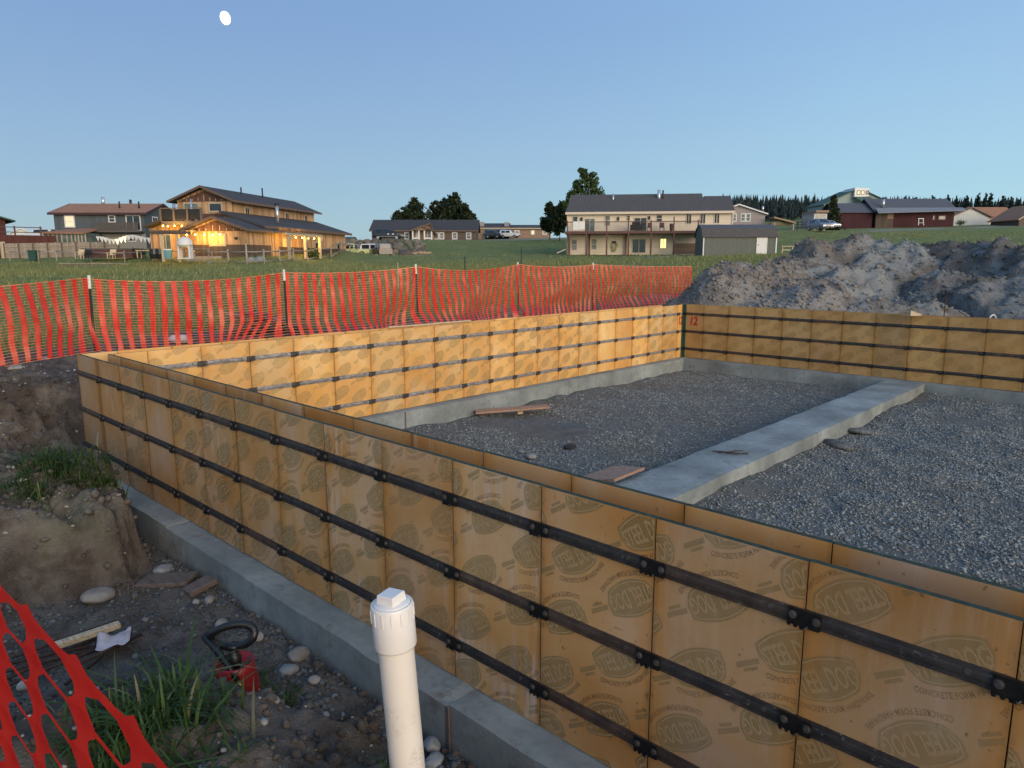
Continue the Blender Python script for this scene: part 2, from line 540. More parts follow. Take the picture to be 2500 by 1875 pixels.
def pvc_mat():
    N = NT('white_pvc')
    v = N.coord('Object', rnd=False)
    f = N.noise(v, 5, 4, .6); s = N.noise(v, 85, 4, .75); s2 = N.noise(v, 7, 3, .6)
    col = N.ramp(f, [(.3, (.64, .59, .51)), (.7, (.70, .66, .59))])
    c = N.n('ShaderNodeTexCoord'); sp = N.n('ShaderNodeSeparateXYZ'); N.l(c.outputs['Object'], sp.inputs[0])
    low = N.ramp(sp.outputs[2], [(.05, 1.0), (.25, .7), (.36, 0.0)])
    lf = N.math('ADD', N.math('MULTIPLY', sp.outputs[0], RV[0]), N.math('MULTIPLY', sp.outputs[1], RV[1]))
    low = N.math('MULTIPLY', low, N.ramp(N.math('ADD', N.math('MULTIPLY', lf, -8), .5), [(.45, .25), (.75, 1.0)]))
    fl = N.math('MULTIPLY', N.ramp(s, [(.50, 0.0), (.55, 1.0)]), N.math('MULTIPLY', low, N.ramp(s2, [(.50, 0.0), (.55, 1.0)])))
    col = N.mix(fl, col, (.10, .065, .05))
    return N.out(col, .4, 0, .4)
M['pvc'] = pvc_mat()
M['pvc_clean'] = simple('white_pvc_fitting', (.70, .675, .63), .35, amt=.05, scale=8, bump=.03, rnd=0)
M['red_plastic'] = simple('red_tank_plastic', (.30, .012, .014), .4, amt=.2, scale=10, bump=.05)
M['black_plastic'] = simple('black_plastic', (.012, .012, .013), .4, amt=.2, bump=.05)
M['brass'] = simple('brass', (.5, .32, .09), .35, .8)
M['rust'] = simple('rusty_rebar', (.06, .035, .025), .8, .2, .4, 30, .4, bdist=.003)
def wood(name, c, amt=.4, st=(1, 14, 14), rough=.8):
    return simple(name, c, rough, amt=amt, scale=4, bump=.35, stretch=st, rnd=.3, bdist=.004)
M['board'] = wood('bare_lumber', (.36, .25, .16))
M['board_red'] = wood('brown_plywood', (.34, .20, .13))
M['board_dark'] = wood('weathered_board', (.13, .10, .08))
M['board_new'] = wood('fresh_lumber', (.52, .42, .27))
M['board_grey'] = wood('grey_fence_wood', (.30, .26, .21), st=(2, 2, 2))
M['board_tan'] = wood('tan_fence_board', (.31, .255, .20), st=(9, 9, 1))
M['paper'] = simple('crumpled_paper', (.50, .44, .45), .8, amt=.35, scale=9, bump=.3)
M['white_bag'] = simple('white_sack', (.62, .60, .60), .7, amt=.2, scale=9, bump=.3)
M['grass'] = None
def blade_mat(name, lo, hi, dry):
    N = NT(name)
    g = N.n('ShaderNodeNewGeometry')
    col = N.ramp(g.outputs['Random Per Island'], [(0, lo), (.75, hi), (.9, hi), (.97, dry)])
    N.out(col, .6, 0, .25)
    t = N.n('ShaderNodeBsdfTranslucent'); N.l(col, t.inputs[0])
    mx = N.n('ShaderNodeMixShader'); mx.inputs[0].default_value = .3
    N.l(N.b.outputs[0], mx.inputs[1]); N.l(t.outputs[0], mx.inputs[2])
    N.l(mx.outputs[0], N.t.nodes['Material Output'].inputs[0])
    return N.m
M['tuft'] = blade_mat('tuft_blades', (.024, .052, .012), (.062, .112, .026), (.24, .20, .11))
M['meadow'] = blade_mat('meadow_blades', (.13, .155, .052), (.235, .25, .095), (.44, .38, .21))
M['straw'] = simple('dead_roots', (.22, .16, .10), .9, amt=.4)
M['leaf_dark'] = blade_mat('conifer_leaf', (.014, .024, .010), (.038, .055, .022), (.06, .055, .03))
M['leaf_mid'] = blade_mat('poplar_leaf', (.030, .058, .018), (.075, .12, .035), (.10, .12, .05))
M['leaf_far'] = blade_mat('far_pine_leaf', (.016, .026, .022), (.032, .046, .036), (.04, .05, .04))
M['bark'] = simple('bark', (.08, .06, .045), .95, amt=.4, scale=12, bump=.5)

# ================================================================== TERRAIN
CTRL = []
def cp(px, py, d):
    r, z = rz(px, py, d); CTRL.append((r, d, z))
def cz_(r, d, z): CTRL.append((r, d, z))
for a in [(25, 639, 78), (139, 639, 77), (305, 643, 73), (476, 648, 66), (603, 648, 60), (683, 642, 66), (750, 637, 74), (810, 632.5, 82),
          (605, 624, 66.5), (500, 628, 68), (720, 616, 78), (828, 607, 89), (260, 606, 92), (60, 608, 100), (420, 622, 76),
          (850, 629, 95), (930, 629, 97), (1010, 625, 97), (860, 596, 113), (960, 592, 115), (1020, 591, 116), (900, 586, 122), (1100, 585.5, 138), (1150, 585, 140), (1300, 582, 168), (1400, 581, 170),
          (1180, 622, 95), (1300, 618, 100), (1340, 585, 135), (1384, 622, 90), (1600, 622, 90), (1780, 620, 90), (1880, 620, 82), (1720, 624, 80),
          (1900, 565, 112), (2000, 563, 116), (2000, 602, 88), (2200, 596, 84), (2450, 598, 80), (2100, 558, 150), (2300, 555, 155), (2450, 549, 165), (2250, 572, 120), (1950, 620, 72), (2300, 622, 55)]:
    cp(*a)
for a in [(-7.1, 12, .70), (-4.6, 14.5, .66), (-2.2, 17, .66), (.2, 19.6, .68), (2.5, 22, .72), (6.3, 25, .78), (10, 24, .9), (14, 22, .9),
          (-14, 30, 1.0), (0, 35, 1.15), (-25, 45, 1.3), (0, 55, 1.5), (20, 35, 1.2), (20, 50, 1.9), (0, 0, .6), (-10, 0, .6), (10, 0, .6), (0, -20, .6),
          (-40, 0, .6), (40, 0, .9), (8, 10, .8), (-60, 250, 5), (20, 260, 8), (-150, 250, 3), (-150, 100, 3), (150, 100, 7), (150, 250, 16),
          (-200, 0, 1), (200, 0, 3), (0, -150, 0), (-90, 150, 4)]:
    cz_(*a)
_c = np.array(CTRL)
def _k(a, b):
    d2 = ((a[:, None, :] - b[None, :, :]) ** 2).sum(-1)
    return np.sqrt(d2 + 9.0)
_A = _k(_c[:, :2], _c[:, :2]) * -1
_n = len(_c)
_Q = np.c_[np.ones(_n), _c[:, :2]]
_S = np.block([[_A + np.eye(_n) * .35, _Q], [_Q.T, np.zeros((3, 3))]])
_w = np.linalg.solve(_S, np.r_[_c[:, 2], 0, 0, 0])
def far_height(r, d):
    q = np.stack([np.ravel(r), np.ravel(d)], 1).astype(float)
    rad = np.hypot(q[:, 0], q[:, 1])
    sc = np.where(rad > 300, 300 / np.maximum(rad, 1), 1)
    qq = q * sc[:, None]
    out = np.empty(len(q))
    for i in range(0, len(q), 20000):
        s = qq[i:i + 20000]
        out[i:i + 20000] = (-_k(s, _c[:, :2])) @ _w[:_n] + np.c_[np.ones(len(s)), s] @ _w[_n:]
    # wooded ridge behind the right hand houses
    ang = q[:, 0] / np.maximum(q[:, 1], 1)
    ridge = sstep(230, 420, q[:, 1]) * sstep(.05, .22, ang) * 13
    drop = sstep(300, 700, rad) * sstep(.08, -.05, ang) * 6
    return np.reshape(out + ridge - drop, np.shape(r))

def poly_sd(x, y, poly):
    """signed distance, positive inside"""
    x = np.asarray(x, float); y = np.asarray(y, float)
    best = np.full(x.shape, 1e9); inside = np.zeros(x.shape, bool)
    n = len(poly)
    for i in range(n):
        x0, y0 = poly[i]; x1, y1 = poly[(i + 1) % n]
        dx, dy = x1 - x0, y1 - y0
        t = np.clip(((x - x0) * dx + (y - y0) * dy) / (dx * dx + dy * dy), 0, 1)
        best = np.minimum(best, np.hypot(x - x0 - t * dx, y - y0 - t * dy))
        c = ((y0 > y) != (y1 > y)) & (x < (x1 - x0) * (y - y0) / (y1 - y0 + 1e-12) + x0)
        inside ^= c
    return np.where(inside, best, -best)

BLOCK = [(3.30, -.62), (3.10, -1.15), (2.92, -1.6), (3.1, -2.6), (3.0, -7), (-.6, -7), (.35, -2.2), (.95, -1.0), (1.35, -.62), (2.2, -.40), (2.9, -.44)]
MOUND = [(4.9, -7), (5.05, -2.4), (5.12, -1.6), (5.35, -1.12), (5.68, -.78), (6.2, -.62), (6.75, -.60), (7.3, -.62), (9, -.6), (16, -.6), (16, -7)]
PITX0, PITX1, PITY0, PITY1 = -1.15, 14.0, -.75, 13.6
FLOOR = -.2
def near_height(x, y, base):
    """excavation, clods and banks close to the forms"""
    nz = fbm(x * 1.3, y * 1.3, 4, 3) * .22
    nz2 = fbm(x * 5, y * 5, 4, 9) * .09
    h = base + nz * .5 + nz2 * .5
    pit = [(-1.25, -1.0), (.2, -1.6), (-.4, -7.2), (16.5, -7.2), (16.5, 13.35), (-1.25, 13.35)]
    s = poly_sd(x, y, pit) + fbm(x * 2.2, y * 2.2, 3, 21) * .35 + fbm(x * 8, y * 8, 3, 22) * .10
    cut = sstep(-.55, .22, s)
    fl = FLOOR + fbm(x * 3, y * 3, 4, 5) * .05
    h = h * (1 - cut) + fl * cut
    # left clod
    sb = poly_sd(x, y, BLOCK) + fbm(x * 3.1, y * 3.1, 4, 31) * .12 + fbm(x * 9, y * 9, 3, 33) * .05
    top = .42 + .24 * sstep(3.1, 2.1, x) + .12 * sstep(2.0, 1.2, x) + .10 * sstep(-.9, -2.0, y) + nz2 * 1.1 + nz * .4
    kb = sstep(-.01, .12, sb)
    h = np.where(y < -.2, h * (1 - kb) + top * kb, h)
    # mound in front of the camera
    sm = poly_sd(x, y, MOUND) + fbm(x * 2.6, y * 2.6, 4, 41) * .16
    topm = FLOOR + .44 * sstep(-.02, .26, sm) + .36 * sstep(.15, .85, sm) + (nz2 * 1.3 + nz * .35) * sstep(0, .3, sm)
    km = sstep(-.06, .03, sm)
    h = np.where(y < -.25, h * (1 - km) + topm * km, h)
    lump = fbm(x * 6, y * 6, 5, 91, .62) * .10 - np.abs(fbm(x * 3.3, y * 3.3, 3, 95)) * .12 - sstep(.05, 0, np.abs(fbm(x * 2.4 + 7, y * 2.4, 3, 97))) * .05 + fbm(x * 16, y * 16, 2, 98) * .03
    h = h + lump * sstep(FLOOR + .08, FLOOR + .35, h) * (1 - .62 * sstep(-.05, .1, poly_sd(x, y, MOUND)))
    # keep earth off the footing and out of the building
    inside = (x > -.30) & (y > -.24)
    h = np.where(inside, np.minimum(h, -.42), h)
    return h

def axis(fine, lo, hi):
    """fine: list of (start, end, step); grows geometrically outside"""
    a = []
    for s, e, st in fine: a += list(np.arange(s, e, st))
    a.append(fine[-1][1])
    st = fine[0][2]; x = fine[0][0]; left = []
    while x > lo:
        st *= 1.09; x -= st; left.append(x)
    st = fine[-1][2]; x = fine[-1][1]; right = []
    while x < hi:
        st *= 1.09; x += st; right.append(x)
    return np.array(left[::-1] + a + right)

gx = axis([(-5.0, -2.2, .12), (-2.2, 8.2, .032), (8.2, 13, .25)], -900, 500)
gy = axis([(-5, -2.6, .12), (-2.6, .3, .032), (.3, 1.4, .08), (1.4, 12.7, .4), (12.7, 15.4, .08)], -500, 900)
GX, GY = np.meshgrid(gx, gy, indexing='ij')
gr_, gd_ = rd(GX, GY)
base = far_height(gr_, gd_)
def in_site(x, y):
    return (x > -4.4) & (x < 18) & (y > -8) & (y < 15.5)
def ground_z(x, y):
    x = np.atleast_1d(np.asarray(x, float)); y = np.atleast_1d(np.asarray(y, float))
    r, d = rd(x, y)
    b = far_height(r, d) + fbm(x * .25, y * .25, 3, 77) * .18 * sstep(14, 30, np.hypot(r, d))
    return np.where(in_site(x, y), near_height(x, y, b), b)
GZ = ground_z(GX.ravel(), GY.ravel())
gr_ = gr_.ravel(); gd_ = gd_.ravel()
me = np_mesh("ground", np.c_[GX.ravel(), GY.ravel(), GZ], grid_faces(len(gx), len(gy)), M['ground'], True)
def grass_mask(x, y, z=None):
    n_ = fbm(x * .5, y * .5, 4, 55)
    r_, d_ = rd(x, y)
    g_ = np.maximum(sstep(-5.2, -7.0, x + n_ * 3.0), sstep(24, 28, y + n_ * 3.0))      # beyond the orange net
    g_ = np.where(d_ < 10, np.minimum(g_, .2), g_)
    if z is None: return np.where(in_site(x, y), 0, g_)
    patch = sstep(.15, .35, n_) * sstep(-.6, -.9, y) * .18
    return np.where(in_site(x, y), np.minimum(patch * (z > .2), .5), g_)
nxy = fbm(GX.ravel() * .5, GY.ravel() * .5, 4, 55)
grass = grass_mask(GX.ravel(), GY.ravel(), GZ)
# worn parts of the field and the tracks by the houses
def band(r0, d0, r1, d1, wd):
    L = math.hypot(r1 - r0, d1 - d0)
    t = np.clip(((gr_ - r0) * (r1 - r0) + (gd_ - d0) * (d1 - d0)) / L / L, 0, 1)
    return sstep(wd, wd * .6, np.hypot(gr_ - r0 - t * (r1 - r0), gd_ - d0 - t * (d1 - d0)) + nxy * wd * .4)
road = band(38, 113, 75, 140, 2.6)
road = np.maximum(road, band(75, 140, 125, 160, 3.0))
road = np.maximum(road, band(-26, 121, -4, 134, 3.0))
road = np.maximum(road, band(-4, 134, 28, 166, 2.2))
road = np.maximum(road, band(16, 78.5, 31, 78.5, 1.6))
road = np.maximum(road, band(-24, 93, -12, 95, 2.5))
set_attr(me, 'grass', grass)
set_attr(me, 'road', road)
gobj = link("ground", me)
tag(gobj, kind="structure")

# ------------------------------------------------------------------ gravel beds inside the footings
H = 1.2192
PW = .6096
FX_B, FY_E = .3066, 12.4656            # inner faces of the two far form walls
def gravel_bed(name, x0, x1, y0, y1, z0, seed):
    nx, ny = int((x1 - x0) / .09) + 1, int((y1 - y0) / .09) + 1
    X, Y = np.meshgrid(np.linspace(x0, x1, nx), np.linspace(y0, y1, ny), indexing='ij')
    Z = bed_z(X, Y, z0, seed)
    o = link(name, np_mesh(name, np.c_[X.ravel(), Y.ravel(), Z.ravel()], grid_faces(nx, ny), M['gravel'], True))
    return tag(o, kind="structure")
def bed_z(x, y, z0, seed):
    return z0 + fbm(x * .7, y * .7, 3, seed) * .09 + fbm(x * 4, y * 4, 4, seed + 5) * .035
CX0, CX1 = 4.80, 5.47                  # the footing across the middle
gravel_bed("gravel_floor", .40, CX0 + .05, .30, 12.36, -.27, 101)
gravel_bed("gravel_floor", CX1 - .05, 13.6, .30, 12.36, -.185, 111)

OCT_V = np.array([(1, 0, 0), (-1, 0, 0), (0, 1, 0), (0, -1, 0), (0, 0, 1), (0, 0, -1)], float)
OCT_F = np.array([(0, 2, 4), (2, 1, 4), (1, 3, 4), (3, 0, 4), (2, 0, 5), (1, 2, 5), (3, 1, 5), (0, 3, 5)])
_b = bmesh.new(); bmesh.ops.create_icosphere(_b, subdivisions=1, radius=1)
ICO_V = np.array([v.co[:] for v in _b.verts]); ICO_F = np.array([[v.index for v in f.verts] for f in _b.faces]); _b.free()
def scatter(name, pos, size, bv, bf, mat, jit=.35, flat=.6, smooth=False, parent=None):
    n = len(pos); k = len(bv)
    V = bv[None] * (1 + RS.uniform(-jit, jit, (n, k, 1)))
    V = V * (size[:, None, None] * RS.uniform(.65, 1.25, (n, 1, 3)))
    V[..., 2] *= flat
    a = RS.uniform(0, 6.283, n); c, s = np.cos(a)[:, None], np.sin(a)[:, None]
    tl = RS.uniform(-.5, .5, n)[:, None]
    x = V[..., 0] * c - V[..., 1] * s; y = V[..., 0] * s + V[..., 1] * c
    z = V[..., 2] + x * tl
    V = np.stack([x, y, z], -1) + pos[:, None, :]
    F = bf[None] + (np.arange(n) * k)[:, None, None]
    return link(name, np_mesh(name, V.reshape(-1, 3), F.reshape(-1, 3), mat, smooth), parent)

def bed_stones(n, x0, x1, y0, y1, z0, seed, lo, hi, flt=None, thr=-.26):
    x = RS.uniform(x0, x1, n); y = RS.uniform(y0, y1, n)
    k = fbm(x * .9, y * .9, 4, seed + 40) + RS.uniform(-.30, .30, n) > thr
    if flt is not None: k &= flt(x, y)
    x, y = x[k], y[k]
    s = lo * (hi / lo) ** (RS.uniform(0, 1, len(x)) ** 2.2)
    return np.c_[x, y, bed_z(x, y, z0, seed) + s * .12], s
pl, sl = bed_stones(80000, .55, CX0 - .03, 1.0, 12.2, -.27, 101, .009, .024, None, -.10)
pr_, sr = bed_stones(125000, CX1 + .03, 9.8, .6, 12.2, -.185, 111, .009, .024)
o = scatter("gravel", np.r_[pl, pr_], np.r_[sl, sr], OCT_V, OCT_F, M['stones'])
tag(o, "loose grey gravel spread between the concrete footings", "gravel", kind="stuff")

# broken stone in the trench outside the near wall
n = 22000
x = RS.uniform(2.6, 8.2, n); y = RS.uniform(-2.3, -.2, n)
k = (poly_sd(x, y, BLOCK) < .0) & (poly_sd(x, y, MOUND) < .06)
x, y = x[k], y[k]
k = (fbm(x * 1.6, y * 1.6, 3, 61) + RS.uniform(-.4, .4, len(x)) + sstep(-1.1, -.3, y) * .25 > -.05)
x, y = x[k], y[k]
s = .006 * (5.0) ** (RS.uniform(0, 1, len(x)) ** 4.2)
o = scatter("trench_gravel", np.c_[x, y, ground_z(x, y) + s * .15], s, ICO_V, ICO_F, M['stones2'], .32)
tag(o, "broken grey stone lying loose on the trench floor", "gravel", kind="stuff")
# crumbs of earth and pebbles on the banks
n = 5000
x = RS.uniform(-3.5, 9.0, n); y = RS.uniform(-3.0, .9, n)
k = ((poly_sd(x, y, BLOCK) > .05) | (poly_sd(x, y, MOUND) > .05) | (x < -1.3))
x, y = x[k], y[k]
s = .005 * 5.0 ** (RS.uniform(0, 1, len(x)) ** 3)
o = scatter("earth_crumbs", np.c_[x, y, ground_z(x, y) + s * .1], s, ICO_V, ICO_F, M['rock'], .25)
tag(o, "crumbs of soil and pebbles strewn over the earth banks", "pebbles", kind="stuff")

gzg = GZ.reshape(GX.shape)
slp = np.zeros(GX.shape); slp[1:-1, 1:-1] = np.hypot((gzg[2:, 1:-1] - gzg[:-2, 1:-1]) / np.maximum(GX[2:, 1:-1] - GX[:-2, 1:-1], .01), (gzg[1:-1, 2:] - gzg[1:-1, :-2]) / np.maximum(GY[1:-1, 2:] - GY[1:-1, :-2], .01))
sel = np.where(((slp > .45) & (GX > -4.5) & (GX < 8.5) & (GY < 1.2) & (GY > -2.8) & (gzg > FLOOR - .02)).ravel())[0]
sel = sel[~((GX.ravel()[sel] > -.3) & (GY.ravel()[sel] > -.26))]
sel = RS.choice(sel, min(9000, len(sel)), replace=False)
s = .006 * 5.5 ** (RS.uniform(0, 1, len(sel)) ** 2.6)
o = scatter("soil_clods", np.c_[GX.ravel()[sel] + RS.uniform(-.02, .02, len(sel)), GY.ravel()[sel] + RS.uniform(-.02, .02, len(sel)), GZ[sel] + s * .1], s, ICO_V, ICO_F, M['ground'], .35, .85)
tag(o, "crumbling clods of brown soil on the cut faces of the banks", "soil", kind="stuff")

# ================================================================== FOOTINGS
def rough_beam(mb, x0, x1, y0, y1, z0, z1, seed, rough_out=0.0, side=None):
    """slightly uneven cast concrete beam"""
    L = x1 - x0; D = y1 - y0
    nx = max(2, int(L / .07) + 1) if L > 1 else max(3, int(L / .07) + 1)
    ny = max(2, int(D / .07) + 1) if D > 1 else max(3, int(D / .07) + 1)
    X, Y = np.meshgrid(np.linspace(x0, x1, nx), np.linspace(y0, y1, ny), indexing='ij')
    e = np.minimum.reduce([X - x0, x1 - X, Y - y0, y1 - Y])
    Z = z1 + fbm(X * 2.5, Y * 2.5, 3, seed) * .012 - sstep(.02, 0, e) * .006
    jx = fbm(X * 3, Y * 3, 3, seed + 3) * .013
    X2 = X + np.where(D > L, jx, 0) * sstep(.04, 0, np.minimum(X - x0, x1 - X))
    Y2 = Y + np.where(L >= D, jx, 0) * sstep(.04, 0, np.minimum(Y - y0, y1 - Y))
    V = np.c_[X2.ravel(), Y2.ravel(), Z.ravel()]
    n0 = len(mb.v)
    mb.add(V.tolist(), grid_faces(nx, ny).tolist())
    ring = [i * ny for i in range(nx)] + [(nx - 1) * ny + j for j in range(1, ny)] + [i * ny + ny - 1 for i in range(nx - 2, -1, -1)] + [j for j in range(ny - 2, 0, -1)]
    low = [(X.ravel()[i], Y.ravel()[i], z0) for i in ring]
    base_i = len(mb.v)
    mb.v += [tuple(map(float, p)) for p in low]
    R = len(ring)
    for i in range(R):
        j = (i + 1) % R
        mb.f.append((n0 + ring[i], n0 + ring[j], base_i + j, base_i + i)); mb.m.append(0)
foot = thing("concrete_footing", "pale grey poured concrete footing running under all the form walls and across the gravel", "footing", (0, 0, 0))
mb = MB(); rough_beam(mb, -.19, 2.70, -.19, .43, -.42, 0, 5); rough_beam(mb, 2.703, 6.33, -.198, .43, -.42, -.004, 8); rough_beam(mb, 6.333, 12, -.186, .43, -.42, -.001, 11)
mb.build("footing_beam", M['concrete'], foot, fix=True)
mb = MB(); rough_beam(mb, -.19, .469, .433, 12.9, -.42, -.001, 15); mb.build("footing_beam", M['concrete'], foot)
mb = MB(); rough_beam(mb, .472, 13.5, 12.275, 12.9, -.42, -.002, 19); mb.build("footing_beam", M['concrete'], foot)
mb = MB(); rough_beam(mb, CX0, CX1, .433, 6.55, -.42, 0, 23); rough_beam(mb, CX0 + .006, CX1 - .004, 6.553, 12.273, -.42, -.003, 27)
mb.build("footing_beam", M['concrete'], foot)
# dark form-board joints in the footing sides
for bx in ((.4685, .4725, 4.14, 4.165, -.4, -.008), (CX1 - .006, CX1 + .0015, 6.53, 6.565, -.4, -.008), (6.32, 6.345, -.2, -.19, -.4, -.01)):
    MB().box(*bx).build("joint_strip", M['board_dark'], foot)

# ================================================================== FORM WALLS
def text_polys(body, size, bold=.0, sx=1.0, space=1.0):
    cu = bpy.data.curves.new("txt", 'FONT')
    cu.body = body; cu.size = size; cu.resolution_u = 2; cu.offset = bold; cu.align_x = 'CENTER'; cu.space_character = space
    ob = bpy.data.objects.new("txt", cu); COL.objects.link(ob)
    bpy.context.view_layer.update()
    dg = bpy.context.evaluated_depsgraph_get()
    m = bpy.data.meshes.new_from_object(ob.evaluated_get(dg))
    V = np.array([v.co[:] for v in m.vertices]); F = [tuple(p.vertices) for p in m.polygons]
    bpy.data.objects.remove(ob); bpy.data.curves.remove(cu); bpy.data.meshes.remove(m)
    V[:, 0] *= sx
    V[:, 1] -= (V[:, 1].max() + V[:, 1].min()) / 2 if len(V) else 0
    return V, F

def badge_geo():
    """flat print in (a,b,layer): shield, letters, arc line of words, small blocks"""
    out = []                       # (V(n,2), F, mat, layer)
    hw, top, bot = .135, .082, .078
    N_ = 14
    up = [(hw * .97 * (2 * i / N_ - 1), .050 + (top - .050) * math.cos((2 * i / N_ - 1) * math.pi / 2) ** .8) for i in range(N_ + 1)]
    lowr = [(hw * .80 * (1 - 2 * i / N_), -(.050 + (bot - .050) * math.cos((1 - 2 * i / N_) * math.pi / 2) ** .8)) for i in range(N_ + 1)]
    ring = up + [(hw, .0)] + lowr + [(-hw, .0)]
    ctr = [(0, 0)] + ring
    F = [(0, (i + 1) % len(ring) + 1, i + 1) for i in range(len(ring))]
    out.append((np.array(ctr), F, 0, 0))
    inner = [(a * .93, b * .90) for a, b in ring]; inner2 = [(a * .89, b * .83) for a, b in ring]
    n = len(ring)
    out.append((np.array(inner + inner2), [(i, n + i, n + (i + 1) % n, (i + 1) % n) for i in range(n)], 1, 1))
    V, F = text_polys("STEEL DOG", .105, .0022, .36, .96)
    V[:, 0] *= .118 / np.abs(V[:, 0]).max()
    V = V[:, :2].copy()
    V[:, 1] *= (1.10 - .28 * np.abs(V[:, 0] / .125) ** 1.7)
    out.append((V, F, 1, 1))
    V, F = text_polys("CONCRETE FORM HARDWARE", .030, .0008, .68, 1.05)
    R = .26
    a = V[:, 0] / R; rr = R - V[:, 1]
    V2 = np.c_[rr * np.sin(a), R - .103 - rr * np.cos(a) + .0]
    out.append((V2, F, 2, 0))
    return out
BADGE = badge_geo()
def block_geo():
    V, F = text_polys("PATENTED", .017, .0006, .8)
    out = [(np.array([(-.052, -.013), (.048, -.013), (.052, .013), (-.048, .013)]), [(0, 1, 2, 3)], 0, 0), (V[:, :2], F, 2, 1)]
    return out
def block_geo2():
    return [(np.array([(-.052, -.011), (.048, -.011), (.052, .011), (-.048, .011)]), [(0, 1, 2, 3)], 0, 0),
            (np.array([(-.03, -.030), (.03, -.030), (.033, -.017), (-.027, -.017)]), [(0, 1, 2, 3)], 0, 0)]
BLOCKS = [block_geo2()]
def print_mesh(seed, mats, wd=PW, detail=True):
    rg = random.Random(seed)
    bm = bmesh.new()
    ang = math.radians(31); ca, sa = math.cos(ang), math.sin(ang)
    ox, oz = rg.uniform(-.3, .3), rg.uniform(-.3, .3)
    par = rg.randint(0, 1)
    def put(geo, cx, cz, flip):
        for V, F, mi, ly in geo:
            s = -1 if flip else 1
            vs = [bm.verts.new((cx + s * (p[0] * ca - p[1] * sa), -.0012 - .0006 * ly, cz + s * (p[0] * sa + p[1] * ca))) for p in V]
            for f in F:
                try:
                    q = bm.faces.new([vs[i] for i in f]); q.material_index = mi
                except ValueError: pass
    for i in range(-7, 8):
        for j in range(-7, 8):
            e1, e2 = i * .42 + (j % 2) * .21, j * .235
            cx = .3 + ox + e1 * ca - e2 * sa; cz = .6 + oz + e1 * sa + e2 * ca
            if -.2 < cx < wd + .2 and -.2 < cz < H + .2:
                put([BADGE[0], BADGE[1], BADGE[2]] + ([BADGE[3]] if detail else []), cx, cz, (j + par) % 2)
            bx, bz = cx + .21 * ca + .02, cz + .21 * sa
            if -.1 < bx < wd + .1 and -.1 < bz < H + .1:
                put(BLOCKS[0], bx, bz, (j + par) % 2)
    for co, no in (((.004, 0, 0), (-1, 0, 0)), ((wd - .007, 0, 0), (1, 0, 0)), ((0, 0, .004), (0, 0, -1)), ((0, 0, H - .004), (0, 0, 1))):
        bmesh.ops.bisect_plane(bm, geom=bm.verts[:] + bm.edges[:] + bm.faces[:], plane_co=co, plane_no=no, clear_outer=True)
    me = bpy.data.meshes.new("faded_print"); bm.to_mesh(me); bm.free()
    for m in mats: me.materials.append(m)
    return me
PR_NEAR = [print_mesh(s, [M['ink_g'], M['ink_l'], M['ink_d']]) for s in (1, 2, 3, 4, 5)]
PR_FAR = [print_mesh(s, [M['ink_g3'], M['ink_l3'], M['ink_d']], detail=False) for s in (11, 12, 13, 14)]
PR_DULL = [print_mesh(s, [M['ink_g2'], M['ink_l2'], M['ink_d']], detail=False) for s in (21, 22, 23)]

def panel_mesh(wd, th, mface, medge):
    mb = MB()
    g = .0022
    b = .0015
    # face plate (material 0) with thin chamfered sealed edges (material 1)
    mb.box(g, wd - g, 0, th, 0, H)
    me = mb.mesh("form_panel", [mface, medge])
    for p in me.polygons:
        p.material_index = 0 if abs(p.normal.y) > .9 else 1
    return me
_pm = {}
def get_panel(wd, th, kind):
    k = (round(wd, 3), th, kind)
    if k not in _pm:
        mf, med = {'near': ('panel', 'edge'), 'warm': ('panel_lit', 'edge_dull'), 'dull': ('panel_dull', 'edge_dull')}[kind]
        _pm[k] = panel_mesh(wd, th, M[mf], M[med])
    return _pm[k]
BAR_PROF = [(0, -.029), (-.009, -.029), (-.010, -.016), (-.0120, -.009), (-.0126, 0), (-.0120, .009), (-.010, .016), (-.009, .029), (0, .029)]   # (y,z)
_bars = {}
def get_bar(wd, mat):
    k = (round(wd, 3), mat)
    if k not in _bars:
        mb = MB(); mb.prism(BAR_PROF, 'x', .003, wd - .003)
        _bars[k] = mb.mesh("steel_bar", M[mat])
    return _bars[k]
def clamp_mesh(mat):
    mb = MB()
    pl = [(-.060, -.033), (.062, -.033), (.070, -.026), (.070, .026), (.062, .033), (-.060, .033)]
    mb.prism([(x, z) for x, z in pl], 'y', -.0195, -.0105)
    for i, xx in enumerate((-.052, -.026, -.002)):
        mb.prism([(xx - .009, -.029), (xx + .009, -.029), (xx + .005, -.041), (xx - .005, -.041)], 'y', -.024, -.011)
    mb.tube([(.004, -.024, -.034), (.016, -.040, -.028), (.024, -.030, -.020)], .004, 6)
    return mb.mesh("clamp_plate", M[mat])
CLAMP = clamp_mesh('plate'); CLAMP_W = clamp_mesh('plate_grey')
for _m in (CLAMP, CLAMP_W): _m.transform(Matrix.Diagonal((.88, 1, .93, 1)))
def bolt_mesh():
    mb = MB()
    h = [(.0105 * math.cos(math.pi / 3 * k), .0105 * math.sin(math.pi / 3 * k)) for k in range(6)]
    mb.prism(h, 'y', -.0275, -.0195)
    o = [(.015 * math.cos(math.pi / 6 * k), .015 * math.sin(math.pi / 6 * k)) for k in range(12)]
    mb.prism(o, 'y', -.021, -.019)
    return mb.mesh("bolt", M['bolt'])
BOLT = bolt_mesh()
ROWS = (.2032, .6096, 1.016)

